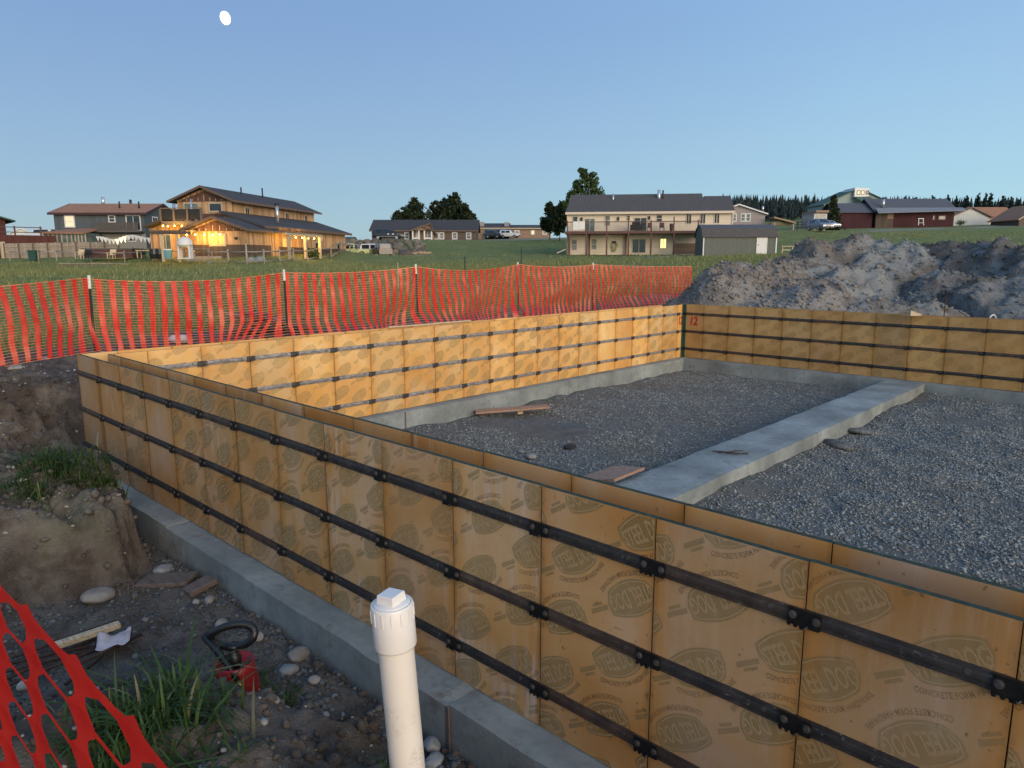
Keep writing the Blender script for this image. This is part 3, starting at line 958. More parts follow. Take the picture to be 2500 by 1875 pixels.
def form_wall(name, label, org, rot, joints, kind, th=.029, bars=None, prints=None, skip_print=(), bolts=True, pale=()):
    t = thing(name, label, "concrete form", (org[0], org[1], 0.004), rot)
    rg = random.Random(len(label) * 7 + int(org[0] * 100))
    for i in range(len(joints) - 1):
        s0, s1 = joints[i], joints[i + 1]
        wd = s1 - s0
        p = link("form_panel", get_panel(wd, th, kind), t)
        p.location = (s0, rg.uniform(-.0018, .0018), rg.uniform(-.0015, .003))
        if prints and abs(wd - PW) < .01 and i not in skip_print:
            q = link("faded_print", prints[rg.randrange(len(prints))], p)
            q.location = (0, 0, 0)
        if bars:
            for z in ROWS:
                b = link("steel_bar", get_bar(wd, bars), t)
                b.location = (s0, -.0022, z + rg.uniform(-.002, .002))
                if i > 0:
                    c = link("clamp_plate", CLAMP if bars == "steel" else CLAMP_W, t)
                    c.location = (s0 + rg.uniform(-.008, .008), -.0015, z)
                    c.rotation_euler = (0, rg.uniform(-.03, .03), 0)
                    if bolts:
                        for bx in (-.036, .046):
                            q = link("bolt", BOLT, c); q.location = (bx, .0006, .004)
                if bolts and wd > .4:
                    q = link("bolt", BOLT, b); q.location = (wd - .118, .0135, .006)
    return t
# first stretch of the near wall is one narrow strip and one full panel
jA_out = [0.0] + [.6959 + PW * k for k in range(0, 17)]
wA = form_wall("plywood_form", "long orange plywood form wall in the foreground with dark steel bars, nearest the camera", (0, 0), 0, jA_out, 'near', bars='steel', prints=PR_NEAR, skip_print=(0, 1, 3))
jB = [.0, .6257] + [.6257 + PW * k for k in range(1, 20)] + [12.4656]
jB2 = [.2788] + jB[1:]
wB = form_wall("plywood_form", "bright lit plywood form wall at the back, below the orange net", (FX_B, 0), math.radians(90), jB2, 'warm', bars='steel_lit', prints=PR_FAR, skip_print=(15, 16))
jE = [.005] + [.819 - FX_B + PW * k for k in range(0, 18)]
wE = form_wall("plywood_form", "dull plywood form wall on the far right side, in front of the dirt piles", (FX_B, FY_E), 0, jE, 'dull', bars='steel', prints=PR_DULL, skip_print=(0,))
# partner walls of the double forms
jA_in = sorted([-(.2815 + 0.0)] + [-(.6959 + PW * k) for k in range(0, 17)])
form_wall("plywood_form", "inner plywood form wall close behind the foreground one, only its upper strip showing", (0, .2495), math.radians(180), jA_in, 'near', th=.029)
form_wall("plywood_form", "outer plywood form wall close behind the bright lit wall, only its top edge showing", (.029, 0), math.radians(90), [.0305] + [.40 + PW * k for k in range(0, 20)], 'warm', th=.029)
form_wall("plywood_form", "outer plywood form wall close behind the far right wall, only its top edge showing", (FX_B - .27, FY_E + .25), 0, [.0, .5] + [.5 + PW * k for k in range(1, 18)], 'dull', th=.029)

# bars sticking out past the left corner, painted marks and the green corner angle
for z in ROWS: MB().box(-.055, -.002, -.016, -.003, z - .024, z + .024).build("bar_end", M['steel'], wA)
corner = thing("corner_post", "dark green steel angle post in the far inner corner where two form walls meet", "corner post", (FX_B + .008, FY_E - .008, .004))
mb = MB(); mb.prism([(0, 0), (.065, 0), (.065, -.010), (.012, -.012), (.010, -.065), (0, -.065)], 'z', 0, H + .012); mb.build("angle", M['green_steel'], corner)
for z in ROWS: MB().prism([(.0125, -.0125), (.075, -.0125), (.075, -.022), (.022, -.022), (.022, -.075), (.0125, -.075)], 'z', z - .025, z + .025).build("corner_clamp", M['plate'], corner)
def mark(body, size, wallobj, s, z, slant=0):
    V, F = text_polys(body, size, .012, .8)
    me = bpy.data.meshes.new("painted_number")
    me.from_pydata([(s + v[0] + slant * v[1], -.0040, z + v[1]) for v in V], [], F)
    me.materials.append(M['ink_r'])
    link("painted_number", me, wallobj)
mark("12", .24, wB, 12.335, .86); mark("12", .27, wE, .27, .86, .1)

# strips of wood and wire lying on top of the back wall
for i, (y0, y1) in enumerate([(4.2, 5.0), (5.02, 5.9)]):
    mb = MB(); mb.bar((.045, y0, 1.238), (.05, y1, 1.236), .045, .02)
    tag(mb.build("timber_strip", M['board_new']), ["thin pale timber strip lying on the back form wall, nearer the lone left post", "thin pale timber strip lying on the back form wall, further to the right"][i], "timber strip", "strips on the form wall")

# ================================================================== ORANGE NETS
def net_sheet(parent, pos, n_strips, ds, rows, height, wd, mat_strip, mat_strand, strand_h, seed, sub=3, lead=0.0, tail=0.0):
    """pos(s, v) -> point on the sheet: s metres along the net, v 0 top .. 1 bottom.
    Each upright band is a part; the thin strands between them are one part."""
    rg = random.Random(seed)
    levels = rows * sub + 1
    for i in range(n_strips):
        s = lead + i * ds
        V = []; F = []
        for k in range(levels):
            v = k / (levels - 1)
            ph = (k % sub) / sub
            sc = 1.0 + .30 * math.cos(2 * math.pi * ph)          # widest where the strands leave
            hw = wd / 2 * sc * (1 + .04 * rg.uniform(-1, 1))
            for q in (-1, -.33, .33, 1):
                p = pos(s + hw * q, v)
                V.append(p)
        for k in range(levels - 1):
            for q in range(3):
                a = k * 4 + q
                F.append((a, a + 1, a + 5, a + 4))
        link("net_band", np_mesh("net_band", V, np.array(F), mat_strip), parent)
    mb = MB()
    hv = strand_h / height
    gaps = [(lead + i * ds, lead + (i + 1) * ds) for i in range(n_strips - 1)]
    if lead > 0: gaps = [(0.0, lead)] + gaps
    if tail > 0: gaps.append((lead + (n_strips - 1) * ds, lead + (n_strips - 1) * ds + tail))
    for (a, b) in gaps:
        for k in range(rows + 1):
            v = k / rows
            h2 = hv * (1.8 if k in (0, rows) else 1)
            sg = rg.uniform(-.25, .25) * .02
            pr = None
            for q in range(4):
                s = a + (b - a) * q / 3
                vv = min(max(v + sg * math.sin(math.pi * q / 3), 0), 1)
                pt = (pos(s, min(max(vv - h2 / 2, 0), 1) if k else -h2 / 2), pos(s, vv + h2 / 2))
                if pr is not None: mb.add([pr[0], pt[0], pt[1], pr[1]], [(0, 1, 2, 3)])
                pr = pt
    o = mb.build("net_strands", mat_strand, parent, fix=False)
    tag(o, kind="stuff")

# posts of the back fence: (photo x of post, y of its top, distance)
POSTS = [(213, 672, 11.9), (694, 658, 14.5), (1018, 645, 17.0), (1266, 640, 19.6), (1450, 641, 22.0)]
post_xy = [P(px, py, d) for px, py, d in POSTS]
tops = [np.array(p) for p in post_xy]
end_top = P(1694, 646, 25.2)
left_top = P(-330, 715, 8.9)
names = ["tall white-tipped green steel post at the left of the orange net", "green steel post with white tip standing in front of the scrap wood heap",
         "third steel post along the orange net, right of the scrap wood heap", "steel post in the middle of the orange net, below the grass bank",
         "steel post below the cream house's deck, last before the net's loose end"]
for p, lb in zip(tops, names):
    g = float(ground_z(p[0], p[1])[0])
    t = thing("fence_post", lb, "fence post", (p[0], p[1], g - .25), random.uniform(0, 1), "steel posts holding the back net")
    t.rotation_euler = (random.uniform(-.02, .02), random.uniform(-.02, .02), .6)
    hh = p[2] - g + .25
    tee = [(-.022, -.004), (-.004, -.004), (-.004, -.028), (.004, -.028), (.004, -.004), (.022, -.004), (.022, .004), (-.022, .004)]
    mb = MB(); mb.prism(tee, 'z', 0, hh - .22)
    for k in range(int(hh / .06)): mb.box(-.008, .008, .004, .010, .05 + k * .06, .075 + k * .06) if .075 + k * .06 < hh - .22 else None
    mb.build("shaft", M['post_green'], t)
    mb = MB(); mb.prism([(x * 1.05, y * 1.05) for x, y in tee], 'z', hh - .219, hh); mb.build("white_tip", M['post_white'], t)

anchor = [left_top] + tops + [end_top]
SEG = [0.0]
for a, b in zip(anchor, anchor[1:]): SEG.append(SEG[-1] + float(np.hypot(*(b - a)[:2])))
sag_of = [.02, .10, .06, .12, .07, .03]
drop_of = [.06, .05, .05, .05, .05, .05, .02]
def net_pos(s, v):
    s = min(max(s, 0), SEG[-1] - 1e-6)
    k = max(i for i in range(len(SEG) - 1) if SEG[i] <= s)
    t = (s - SEG[k]) / (SEG[k + 1] - SEG[k])
    a, b = anchor[k], anchor[k + 1]
    p = a + (b - a) * t
    dirn = (b - a)[:2] / (SEG[k + 1] - SEG[k])
    nrm = np.array([dirn[1], -dirn[0]])                       # towards the camera side
    sg = 4 * t * (1 - t)
    top = p[2] - (.06 if k else .04) - sag_of[k] * sg
    Hn = 1.18 + .26 * float(sstep(2, 9, s)) - .12 * float(sstep(15.5, 19, s))
    f1 = float(vnoise(s * .7, v * 1.1, 5)); f2 = float(vnoise(s * 1.4 + 9, v * 1.7, 6))
    billow = (.10 * math.sin(math.pi * v) * sg + .34 * f1 * (v ** .6) + .10 * f2 * v) * (.35 + .65 * sg)
    billow += (.10 + .20 * float(sstep(5, 10, s))) * sstep(.68, 1.0, v) * (1 if k != 4 else .4)
    shear = ((.05 + .12 * float(sstep(5, 10, s))) * f1 + (.04 + .06 * float(sstep(5, 10, s))) * float(vnoise(s * .5 + 31, v * 2.2, 8))) * v
    shear -= .34 * sstep(.5, .86, t) * (1 - sstep(.90, 1.0, t)) * sstep(.60, 1.0, v) * (1 if k in (1, 2, 3) else .5)
    shear += .10 * math.sin(2.1 * s + 5.5 * v) * sstep(8.5, 11, s) * v ** .5 * .75
    shear += .07 * sstep(6, 0, s) * v
    xy = p[:2] + dirn * shear + nrm * billow
    return (xy[0], xy[1], top - Hn * v * (1 - .025 * sg))
net = thing("safety_net", "long orange plastic mesh barrier hung between steel posts along the back of the site", "safety net")
L_tot = SEG[-1]
ns = int(L_tot / .203)
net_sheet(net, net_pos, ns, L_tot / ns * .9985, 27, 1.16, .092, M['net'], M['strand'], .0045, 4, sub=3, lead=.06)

# the net close to the camera in the lower left corner
NEAR = [(-260, 1180, 1.85), (-130, 1300, 1.52), (0, 1438, 1.28), (72, 1512, 1.12), (173, 1626, .94), (302, 1770, .785), (432, 1925, .66), (560, 2090, .56)]
npts = [P(a, b, c * .93) for a, b, c in NEAR]
def near_pos(s, v):
    s = min(max(s, 0), len(npts) - 1.001)
    k = int(s); t = s - k
    p0 = npts[max(k - 1, 0)]; p1 = npts[k]; p2 = npts[k + 1]; p3 = npts[min(k + 2, len(npts) - 1)]
    p = .5 * ((2 * p1) + (p2 - p0) * t + (2 * p0 - 5 * p1 + 4 * p2 - p3) * t * t + (3 * p1 - p0 - 3 * p2 + p3) * t ** 3)
    away = np.array([-.62, -.05])
    sw = .10 * v + .05 * math.sin(3 * v + s)
    along = np.array([.55, -.35]) * (.16 * v)
    return (p[0] + away[0] * sw + along[0], p[1] + away[1] * sw + along[1], p[2] - 1.05 * v)
net2 = thing("safety_net", "red plastic mesh hanging close to the camera in the lower left corner", "safety net")
def near_sheet():
    rows = 17; sub = 8
    for i in range(len(npts)):
        V = []; F = []
        for k in range(rows * sub + 1):
            v = k / (rows * sub); ph = (k % sub) / sub
            c = abs(math.cos(math.pi * ph))
            hw = (.10 + .17 * c ** 3) * (1.45 if k < 3 else 1)
            for q in (-1, -.4, .4, 1):
                V.append(near_pos(i + hw * q * (1 if i else .6), v))
        for k in range(rows * sub):
            for q in range(3):
                a = k * 4 + q; F.append((a, a + 1, a + 5, a + 4))
        link("net_band", np_mesh("net_band", V, np.array(F), M['net_near'], True), net2)
    mb = MB()
    for i in range(len(npts) - 1):
        for k in range(rows + 1):
            h = .0042 if k else .0085
            pr = None
            for q in range(7):
                t = q / 6
                e = abs(2 * t - 1)
                hh = h * (1 + 2.0 * sstep(.55, 1, e))
                v = k / rows
                c = Vector(near_pos(i + t, v))
                pt = (c + Vector((0, 0, hh)), c - Vector((0, 0, hh)))
                if pr: mb.add([pr[0], pt[0], pt[1], pr[1]], [(0, 1, 2, 3)])
                pr = pt
    tag(mb.build("net_strands", M['net_near'], net2, fix=False), kind="stuff")
near_sheet()

# ================================================================== PIPE, SPRAYER, LUMBER, STONES
ptop = P(956, 1470, 2.118)
pz = .50
pipe = thing("drain_pipe", "white plastic drain pipe with screw cap standing in the dirt before the form wall", "pipe", (ptop[0], ptop[1], pz))
ph = ptop[2] - pz
TILT = .062
pipe.rotation_mode = 'QUATERNION'
pipe.rotation_quaternion = Matrix.Rotation(-TILT, 4, Vector((FV[0], FV[1], 0))).to_quaternion()
pipe.location = (ptop[0] + RV[0] * ph * math.sin(TILT), ptop[1] + RV[1] * ph * math.sin(TILT), pz)
mb = MB(); mb.lathe([(.0575, -.35), (.0575, ph - .12)], 40, cap=False); mb.build("pipe_shaft", M['pvc'], pipe, True)
mb = MB()
mb.lathe([(.0578, ph - .150), (.0655, ph - .147), (.0680, ph - .140), (.0680, ph - .006), (.0655, ph), (.0600, ph), (.0595, ph - .012)], 48, cap=False)
hub = mb.build("hub_fitting", M['pvc_clean'], pipe, True)
for k in range(14):
    a = 2 * math.pi * k / 14 + .2
    mbr = MB()
    mbr.box(.0670, .0700, -.0022, .0022, ph - .055, ph - .012)
    o = mbr.build("rib", M['pvc_clean'], hub); o.rotation_euler = (0, 0, a)
mb = MB(); mb.lathe([(.0590, ph - .010), (.0590, ph + .001), (.0570, ph + .004), (.0, ph + .0045)], 48, cap=False); plug = mb.build("screw_plug", M['pvc_clean'], pipe, True)
s0, s1 = .0345, .0315
mb = MB(); mb.hexa([(-s0, -s0, ph + .0035), (s0, -s0, ph + .0035), (s0, s0, ph + .0035), (-s0, s0, ph + .0035), (-s1, -s1, ph + .033), (s1, -s1, ph + .033), (s1, s1, ph + .033), (-s1, s1, ph + .033)])
o = mb.build("square_head", M['pvc_clean'], plug); o.rotation_euler = (0, 0, math.radians(14))
bv = o.modifiers.new("bevel", 'BEVEL'); bv.width = .003; bv.segments = 2

sp = P(573, 1632, 3.36)
gz = float(ground_z(sp[0], sp[1])[0])
spz = sp[2] - .36
spr = thing("pump_sprayer", "red hand pump sprayer with black handle standing in the trench by a grass clump", "sprayer", (sp[0], sp[1], spz), ROT0)
spr.scale = (1.2, 1.2, 1.2)
mb = MB(); mb.lathe([(.085, 0), (.097, .015), (.100, .10), (.098, .22), (.090, .27), (.082, .30), (.084, .335), (.078, .338), (.070, .30), (.02, .29)], 36); mb.build("tank", M['red_plastic'], spr, True)
mb = MB(); mb.lathe([(.030, .285), (.030, .36), (.022, .37), (.014, .40)], 20); mb.build("pump_cap", M['black_plastic'], spr, True)
pts = [(.095 * math.cos(a), .01 * math.sin(a * 2), .450 + .050 * math.sin(a) + .012 * math.cos(a)) for a in np.linspace(-math.pi / 2, math.pi * 1.5, 25)]
mb = MB(); mb.tube(pts, .0175, 8, caps=False); mb.tube([(0, 0, .39), (0, 0, .41)], [.02, .03], 10); mb.build("handle", M['black_plastic'], spr, True)
mb = MB(); mb.tube([(.045, -.085, .295), (.0, -.06, .345), (-.055, -.03, .40), (-.12, .0, .455)], [.011, .013, .016, .015], 8); wand = mb.build("spray_wand", M['black_plastic'], spr, True)
mb = MB(); mb.tube([(.062, -.095, .275), (.045, -.085, .295)], .007, 8); mb.build("nozzle", M['brass'], wand, True)

def on_floor(px, py, z):
    b = (py - 937.5) / FPX
    dz = -(SP + b * CP)
    t = (z - CAM[2]) / dz
    r = (px - 1250) / FPX * t
    q = CAM[:2] + r * RV + t * (CP - b * SP) * FV
    return np.array([q[0], q[1], z])
def on_ground(px, py, z=0.0):
    p = on_floor(px, py, z)
    for k in range(12):
        g = float(ground_z(p[0], p[1])[0])
        p = on_floor(px, py, p[2] * .4 + g * .6)
    return p

def board(name, label, cat, pts, wd, th, mat, group=None, lift=0.0, roll=0.0):
    a, b = [Vector(p) for p in pts]
    c = (a + b) / 2
    t = tag(MB().bar(a - c, b - c, wd, th).build(name, mat), label, cat, group)
    t.location = c + Vector((0, 0, lift))
    bvm = t.modifiers.new("bevel", 'BEVEL'); bvm.width = min(wd, th) * .12; bvm.segments = 1
    return t
fl = FLOOR + .02
board("timber", "pale fresh timber batten lying across dark rods in the lower left trench", "timber", (on_floor(132, 1578, fl + .08), on_floor(293, 1524, fl + .09)), .050, .040, M['board_new'])
board("plank", "wide weathered plank lying at the foot of the left earth clod", "plank", (on_floor(345, 1420, fl + .0), on_floor(470, 1412, fl + .03)), .20, .035, M['board_dark'])
board("plank", "short brown offcut plank leaning beside the footing in the left trench", "plank", (on_floor(455, 1448, fl + .02), on_floor(522, 1412, fl + .06)), .13, .045, M['board_dark'])
mb_l = [((10, 1660), (232, 1560)), ((0, 1625), (220, 1578)), ((12, 1640), (205, 1592)), ((20, 1672), (245, 1582)), ((190, 1622), (345, 1548)), ((160, 1670), (250, 1600)), ((30, 1605), (290, 1515))]
rl = ["dark steel rod nearest the camera in the bundle under the pale batten", "dark steel rod along the far edge of the bundle below the pale batten", "dark steel rod in the middle of the bundle in the lower left trench",
      "bent dark rod ending beside the crumpled paper", "long dark rod lying apart on the right of the paper scrap", "short dark rod slanting below the paper scrap", "long thin rod running behind the pale batten"]
for (a, b), lb in zip(mb_l, rl):
    A_, B_ = on_floor(*a, fl + .03), on_floor(*b, fl + .025)
    c = (A_ + B_) / 2
    mid = (A_ + B_) / 2 + np.array([.01, .015, .008])
    m_ = MB(); m_.tube([A_ - c, mid - c, B_ - c], .011, 7)
    o = m_.build("steel_rod", M['rust'], None, True); o.location = c
    tag(o, lb, "steel rod", "rods in the trench")
def crumpled(name, label, cat, c, w_, h_, mat, seed, amp=.02, rot=0.0):
    n = 12
    X, Y = np.meshgrid(np.linspace(-w_ / 2, w_ / 2, n), np.linspace(-h_ / 2, h_ / 2, n), indexing='ij')
    Z = .02 + fbm(X * 14 + seed, Y * 14, 3, seed) * amp * 2
    ca, sa = math.cos(rot), math.sin(rot)
    V = np.c_[(X * ca - Y * sa).ravel(), (X * sa + Y * ca).ravel(), Z.ravel()]
    o = link(name, np_mesh(name, V, grid_faces(n, n), mat)); o.location = c
    sm = o.modifiers.new("thick", 'SOLIDIFY'); sm.thickness = .002
    return tag(o, label, cat)
crumpled("paper_scrap", "crumpled pinkish paper scrap lying beside the pale batten", "paper", on_floor(278, 1565, fl + .05), .19, .15, M['paper'], 3, .03, ROT0 + .4)

def stone(label, c, s, seed, mat, group="stones in the trench", squash=.7, sink=.25):
    bm = bmesh.new(); bmesh.ops.create_icosphere(bm, subdivisions=3, radius=1)
    rg = np.random.RandomState(seed)
    dirs = rg.normal(size=(9, 3)); dirs /= np.linalg.norm(dirs, axis=1)[:, None]; off = rg.uniform(.72, .98, 9)
    for v in bm.verts:
        p = np.array(v.co)
        for dd, oo in zip(dirs, off):
            e = p @ dd
            if e > oo: p = p - dd * (e - oo) * .85
        p = p * (1 + .08 * float(vnoise(p[0] * 2 + seed, p[1] * 2 + p[2], seed)))
        v.co = (p[0] * s[0], p[1] * s[1], p[2] * s[2])
    me = bpy.data.meshes.new("stone"); bm.to_mesh(me); bm.free()
    for p in me.polygons: p.use_smooth = True
    me.materials.append(mat)
    o = link("stone", me); o.location = (c[0], c[1], c[2] + s[2] * (1 - 2 * sink)); o.rotation_euler = (0, 0, rg.uniform(0, 6))
    return tag(o, label, "stone", group)
def st_(px, py, sz, label, seed, mat='rock', sq=.7, grp="stones in the trench"):
    c = on_ground(px, py, fl)
    stone(label, c, (sz, sz * .8, sz * sq), seed, M[mat], grp)
st_(730, 1606, .068, "rounded pale tan stone beside the footing, behind the white pipe", 3)
st_(706, 1640, .062, "flat grey stone just in front of the round tan one", 4, 'rock_grey', .45)
st_(630, 1560, .045, "small pale stone behind the sprayer's black handle", 5)
st_(540, 1525, .05, "tan cracked stone in the middle of the trench gravel", 6, sq=.5)
st_(512, 1470, .045, "pale rounded stone near the brown offcut plank", 7)
st_(480, 1474, .035, "small tan stone just left of the pale one by the offcut", 8)
st_(240, 1462, .12, "large pale flat stone at the foot of the left clod", 9, sq=.45)
st_(400, 1395, .085, "grey flat stone against the footing behind the planks", 10, 'rock_grey', .4)
st_(428, 1368, .06, "grey upright stone against the footing, furthest left in the trench", 11, 'rock_grey', .6)
st_(65, 1680, .05, "pale stone behind the red net in the lower left corner", 12)
st_(768, 1666, .04, "pale angular pebble at the top of the near mound", 13)
st_(1054, 1828, .055, "round grey stone just right of the white pipe's foot", 14, 'rock_grey', .7)
st_(1110, 1830, .075, "larger grey stone in the trench right of the white pipe", 15, 'rock_grey', .8)
st_(1060, 1868, .06, "grey stone at the bottom edge beside the pipe", 16, 'rock_grey', .6)
st_(102, 884, .16, "flat pale boulder on the bank under the left end of the orange net", 17, 'rock', .35, "stones on the banks")
st_(45, 902, .13, "brown flat boulder on the bank edge at the far left", 18, 'rock', .35, "stones on the banks")

# lumber lying inside the building
board("plank", "pinkish wooden plank lying on gravel against the back footing", "plank", (on_floor(1160, 1006, -.21), on_floor(1338, 992, -.15)), .24, .03, M['board_red'])
board("wood_block", "small pale wood block under the pinkish plank", "wood block", (on_floor(1262, 1008, -.23), on_floor(1275, 1006, -.23)), .06, .05, M['board_new'])
pa, pb, pc, pd = on_floor(1402, 1152, .03), on_floor(1500, 1172, .0), on_floor(1572, 1143, .10), on_floor(1440, 1146, .06)
c0 = (pa + pb + pc + pd) / 4
q0, q1 = on_floor(1500, 1170, .045), on_floor(1573, 1141, .075)
ex = (q1 - q0); wv = np.array([-.45, .12, .0]) * 1.15
m_ = MB(); m_.slab([q0 * 0, ex, ex + wv * .9 + np.array([0, 0, -.10]), wv + np.array([-.1, -.05, -.16])], .028, 0)
o = m_.build("plywood_offcut", M['board_red']); o.location = q0; tag(o, "brown plywood offcut with green edge resting across the middle footing", "plywood")
for k in range(6):
    c = on_floor(1790 + RS.uniform(-22, 26), 1106 + RS.uniform(-4, 5), .012)
    a = RS.uniform(-.6, .6)
    dv = np.array([math.cos(ROT0 + a), math.sin(ROT0 + a), RS.uniform(-.03, .05)]) * RS.uniform(.05, .16)
    m_ = MB(); m_.tube([-dv, dv], .006, 6); o = m_.build("steel_stake", M['rust'], None, True); o.location = c + np.array([0, 0, .004 * k])
    tag(o, "short rusty stake in the small heap on the middle footing", "stake", "stakes heaped on the footing")
for (px, py, s_, lb, sd) in [(1297, 1117 / 1.0, .07, "pale grey stone on the gravel before the plywood offcut", 31), (1272, 1104, .05, "smaller pale stone beside the grey one on the gravel", 32), (1180, 1030 + 30, .04, "lone pale stone in the middle of the left gravel", 33),
                          (1870, 1190, .05, "pale stone on the right gravel beside the middle footing", 34), (1522, 995, .05, "small pale stone on the gravel in line with the long plank", 35)]:
    z0 = -.27 if px < 1600 else -.185
    c = on_floor(px, py, z0)
    stone(lb, c, (s_, s_ * .8, s_ * .5), sd, M['rock'], "stones on the gravel", sink=.3)
st = stone("dark hollow-looking clump of soil on the left gravel near the offcut", on_floor(1392, 1093, -.27), (.12, .09, .03), 36, simple('dark_soil', (.035, .028, .024), .95), "stones on the gravel", sink=.3)
# slumped earth along the middle footing's right side
for k, (px, py, s_) in enumerate([(2045, 1090, .26), (1990, 1122, .12), (2100, 1055, .18), (1920, 1152, .07)]):
    c = on_floor(px, py, -.20)
    stone(["low grey heap of slumped spoil beside the middle footing, largest", "small grey clod in front of the slumped heap", "grey clod behind the slumped heap along the footing", "smallest grey clod nearest the offcut along the footing"][k],
          c, (s_, s_ * .6, s_ * .22), 50 + k, M['pile_d'], "clods along the middle footing", sink=.3)

# bits lying behind the right hand form wall
q_ = P(2304, 770, 14.6); o = MB().tube([(0, 0, -.3), (.01, 0, .42)], .011, 6).build("steel_stake", M['rust']); o.location = (q_[0], q_[1], q_[2] - .05); tag(o, "dark steel stake upright behind the right form wall", "stake")
q_ = P(2232, 768, 13.2); o = MB().hexa([(-.12, -.05, 0), (.12, -.05, 0), (.12, .05, 0), (-.12, .05, 0), (-.12, -.05, .10), (.10, -.05, .03), (.10, .05, .03), (-.12, .05, .10)]).build("wood_block", M['board_new']); o.location = (q_[0], q_[1], 1.235); o.rotation_euler = (0, 0, ROT0 + .2); tag(o, "pale wedge of wood lying on top of the right form wall", "wood block")
q_ = P(2424, 776, 13.6); o = MB().tube([(.075 * math.cos(a), .0, .075 * math.sin(a)) for a in np.linspace(0, math.pi, 12)], .013, 7).build("plastic_hoop", M['post_white'], None, True); o.location = (q_[0], q_[1], q_[2] - .02); o.rotation_euler = (0, 0, ROT0 + .3); tag(o, "white plastic hoop showing above the right form wall", "hoop")
# scrap heap and sack behind the orange net
hp = P(655, 800, 15.6); hz = float(ground_z(hp[0], hp[1])[0])
heap_lb = "broken board in the scrap heap behind the orange net"
for k in range(46):
    a = ROT0 + RS.normal(0, .45)
    L = RS.uniform(.3, .95); lay = k // 12
    c = np.array([hp[0], hp[1], hz]) + np.r_[RV * RS.normal(0, .42) + FV * RS.normal(0, .3), .05 + lay * .11 + RS.uniform(0, .06)]
    dv = np.array([math.cos(a), math.sin(a), RS.normal(0, .16)]) * L * .5
    m_ = MB(); m_.bar(-dv, dv, RS.uniform(.08, .16), RS.uniform(.02, .045))
    o = m_.build("scrap_board", M[['board_dark', 'board_red', 'board', 'board_dark', 'board_dark'][k % 5]]); o.location = c
    tag(o, ['dark weathered board', 'reddish brown board', 'pale bare board', 'dark weathered board', 'dark weathered board'][k % 5] + ' in the scrap heap behind the orange net', "board", "boards in the scrap heap")
c = on_ground(438, 838, .75)
m_ = MB(); m_.tube([np.r_[-RV * .17, .07], np.r_[-RV * .1, .085], np.r_[RV * .1, .085], np.r_[RV * .17, .075]], [.06, .075, .08, .065], 12)
o = m_.build("paper_sack", M['white_bag'], None, True); o.location = c; tag(o, "white paper sack lying behind the orange net near the left post", "sack")
for k, (px, py, ln) in enumerate([(480, 835, .9), (330, 850, .8), (640, 825, .7)]):
    c = on_ground(px, py, .75); a = ROT0 + [.1, -.2, .3][k]
    dv = np.array([math.cos(a), math.sin(a), 0]) * ln / 2
    m_ = MB(); m_.bar(-dv, dv, .12, .03); o = m_.build("plank", M['board_dark']); o.location = c + np.array([0, 0, .05])
    tag(o, ["dark plank on the ground beside the white sack", "dark plank on the ground left of the white sack", "dark plank lying in front of the scrap heap"][k], "plank", "planks behind the net")
crumpled("paper_scrap", "white paper scrap lying on the bank beside the left corner of the forms", "paper", on_ground(110, 914, .6), .10, .10, M['post_white'], 8, .01)
crumpled("paper_scrap", "white wrapper among the grass of the left clod", "paper", on_ground(52, 1174, .5), .08, .06, M['post_white'], 9, .02)

# ------------------------------------------------------------------ grass clumps
def blades(name, label, cat, centre, n, spread, hlo, hhi, wd, mat, seed, lean=.6, group=None, ground=True, el=1.0, kind=None):
    rg = np.random.RandomState(seed)
    V = []; F = []
    px = centre[0] + rg.normal(0, spread, n) * el; py = centre[1] + rg.normal(0, spread, n)
    gz_ = ground_z(px, py) if ground else np.full(n, centre[2])
    for i in range(n):
        a = rg.uniform(0, 2 * math.pi); h = rg.uniform(hlo, hhi); ln = abs(rg.normal(0, lean)) * h + .1 * h
        w_ = wd * rg.uniform(.6, 1.3); ca, sa = math.cos(a), math.sin(a)
        k0 = len(V)
        droop = rg.uniform(.3, .95)
        for j, t in enumerate((0, .35, .7)):
            x = px[i] + ca * ln * t ** 1.4; y = py[i] + sa * ln * t ** 1.4; z = gz_[i] - .01 + h * (t - droop * t ** 2.6 * min(1, ln / h))
            wj = w_ * (1, .85, .55)[j]
            V += [(x - sa * wj, y + ca * wj, z), (x + sa * wj, y - ca * wj, z)]
        V.append((px[i] + ca * ln, py[i] + sa * ln, gz_[i] - .01 + h * (1 - droop * min(1, ln / h))))
        F += [(k0, k0 + 1, k0 + 3), (k0, k0 + 3, k0 + 2), (k0 + 2, k0 + 3, k0 + 5), (k0 + 2, k0 + 5, k0 + 4), (k0 + 4, k0 + 5, k0 + 6)]
    o = link(name, np_mesh(name, V, np.array(F), mat))
    return tag(o, label, cat, group, kind)
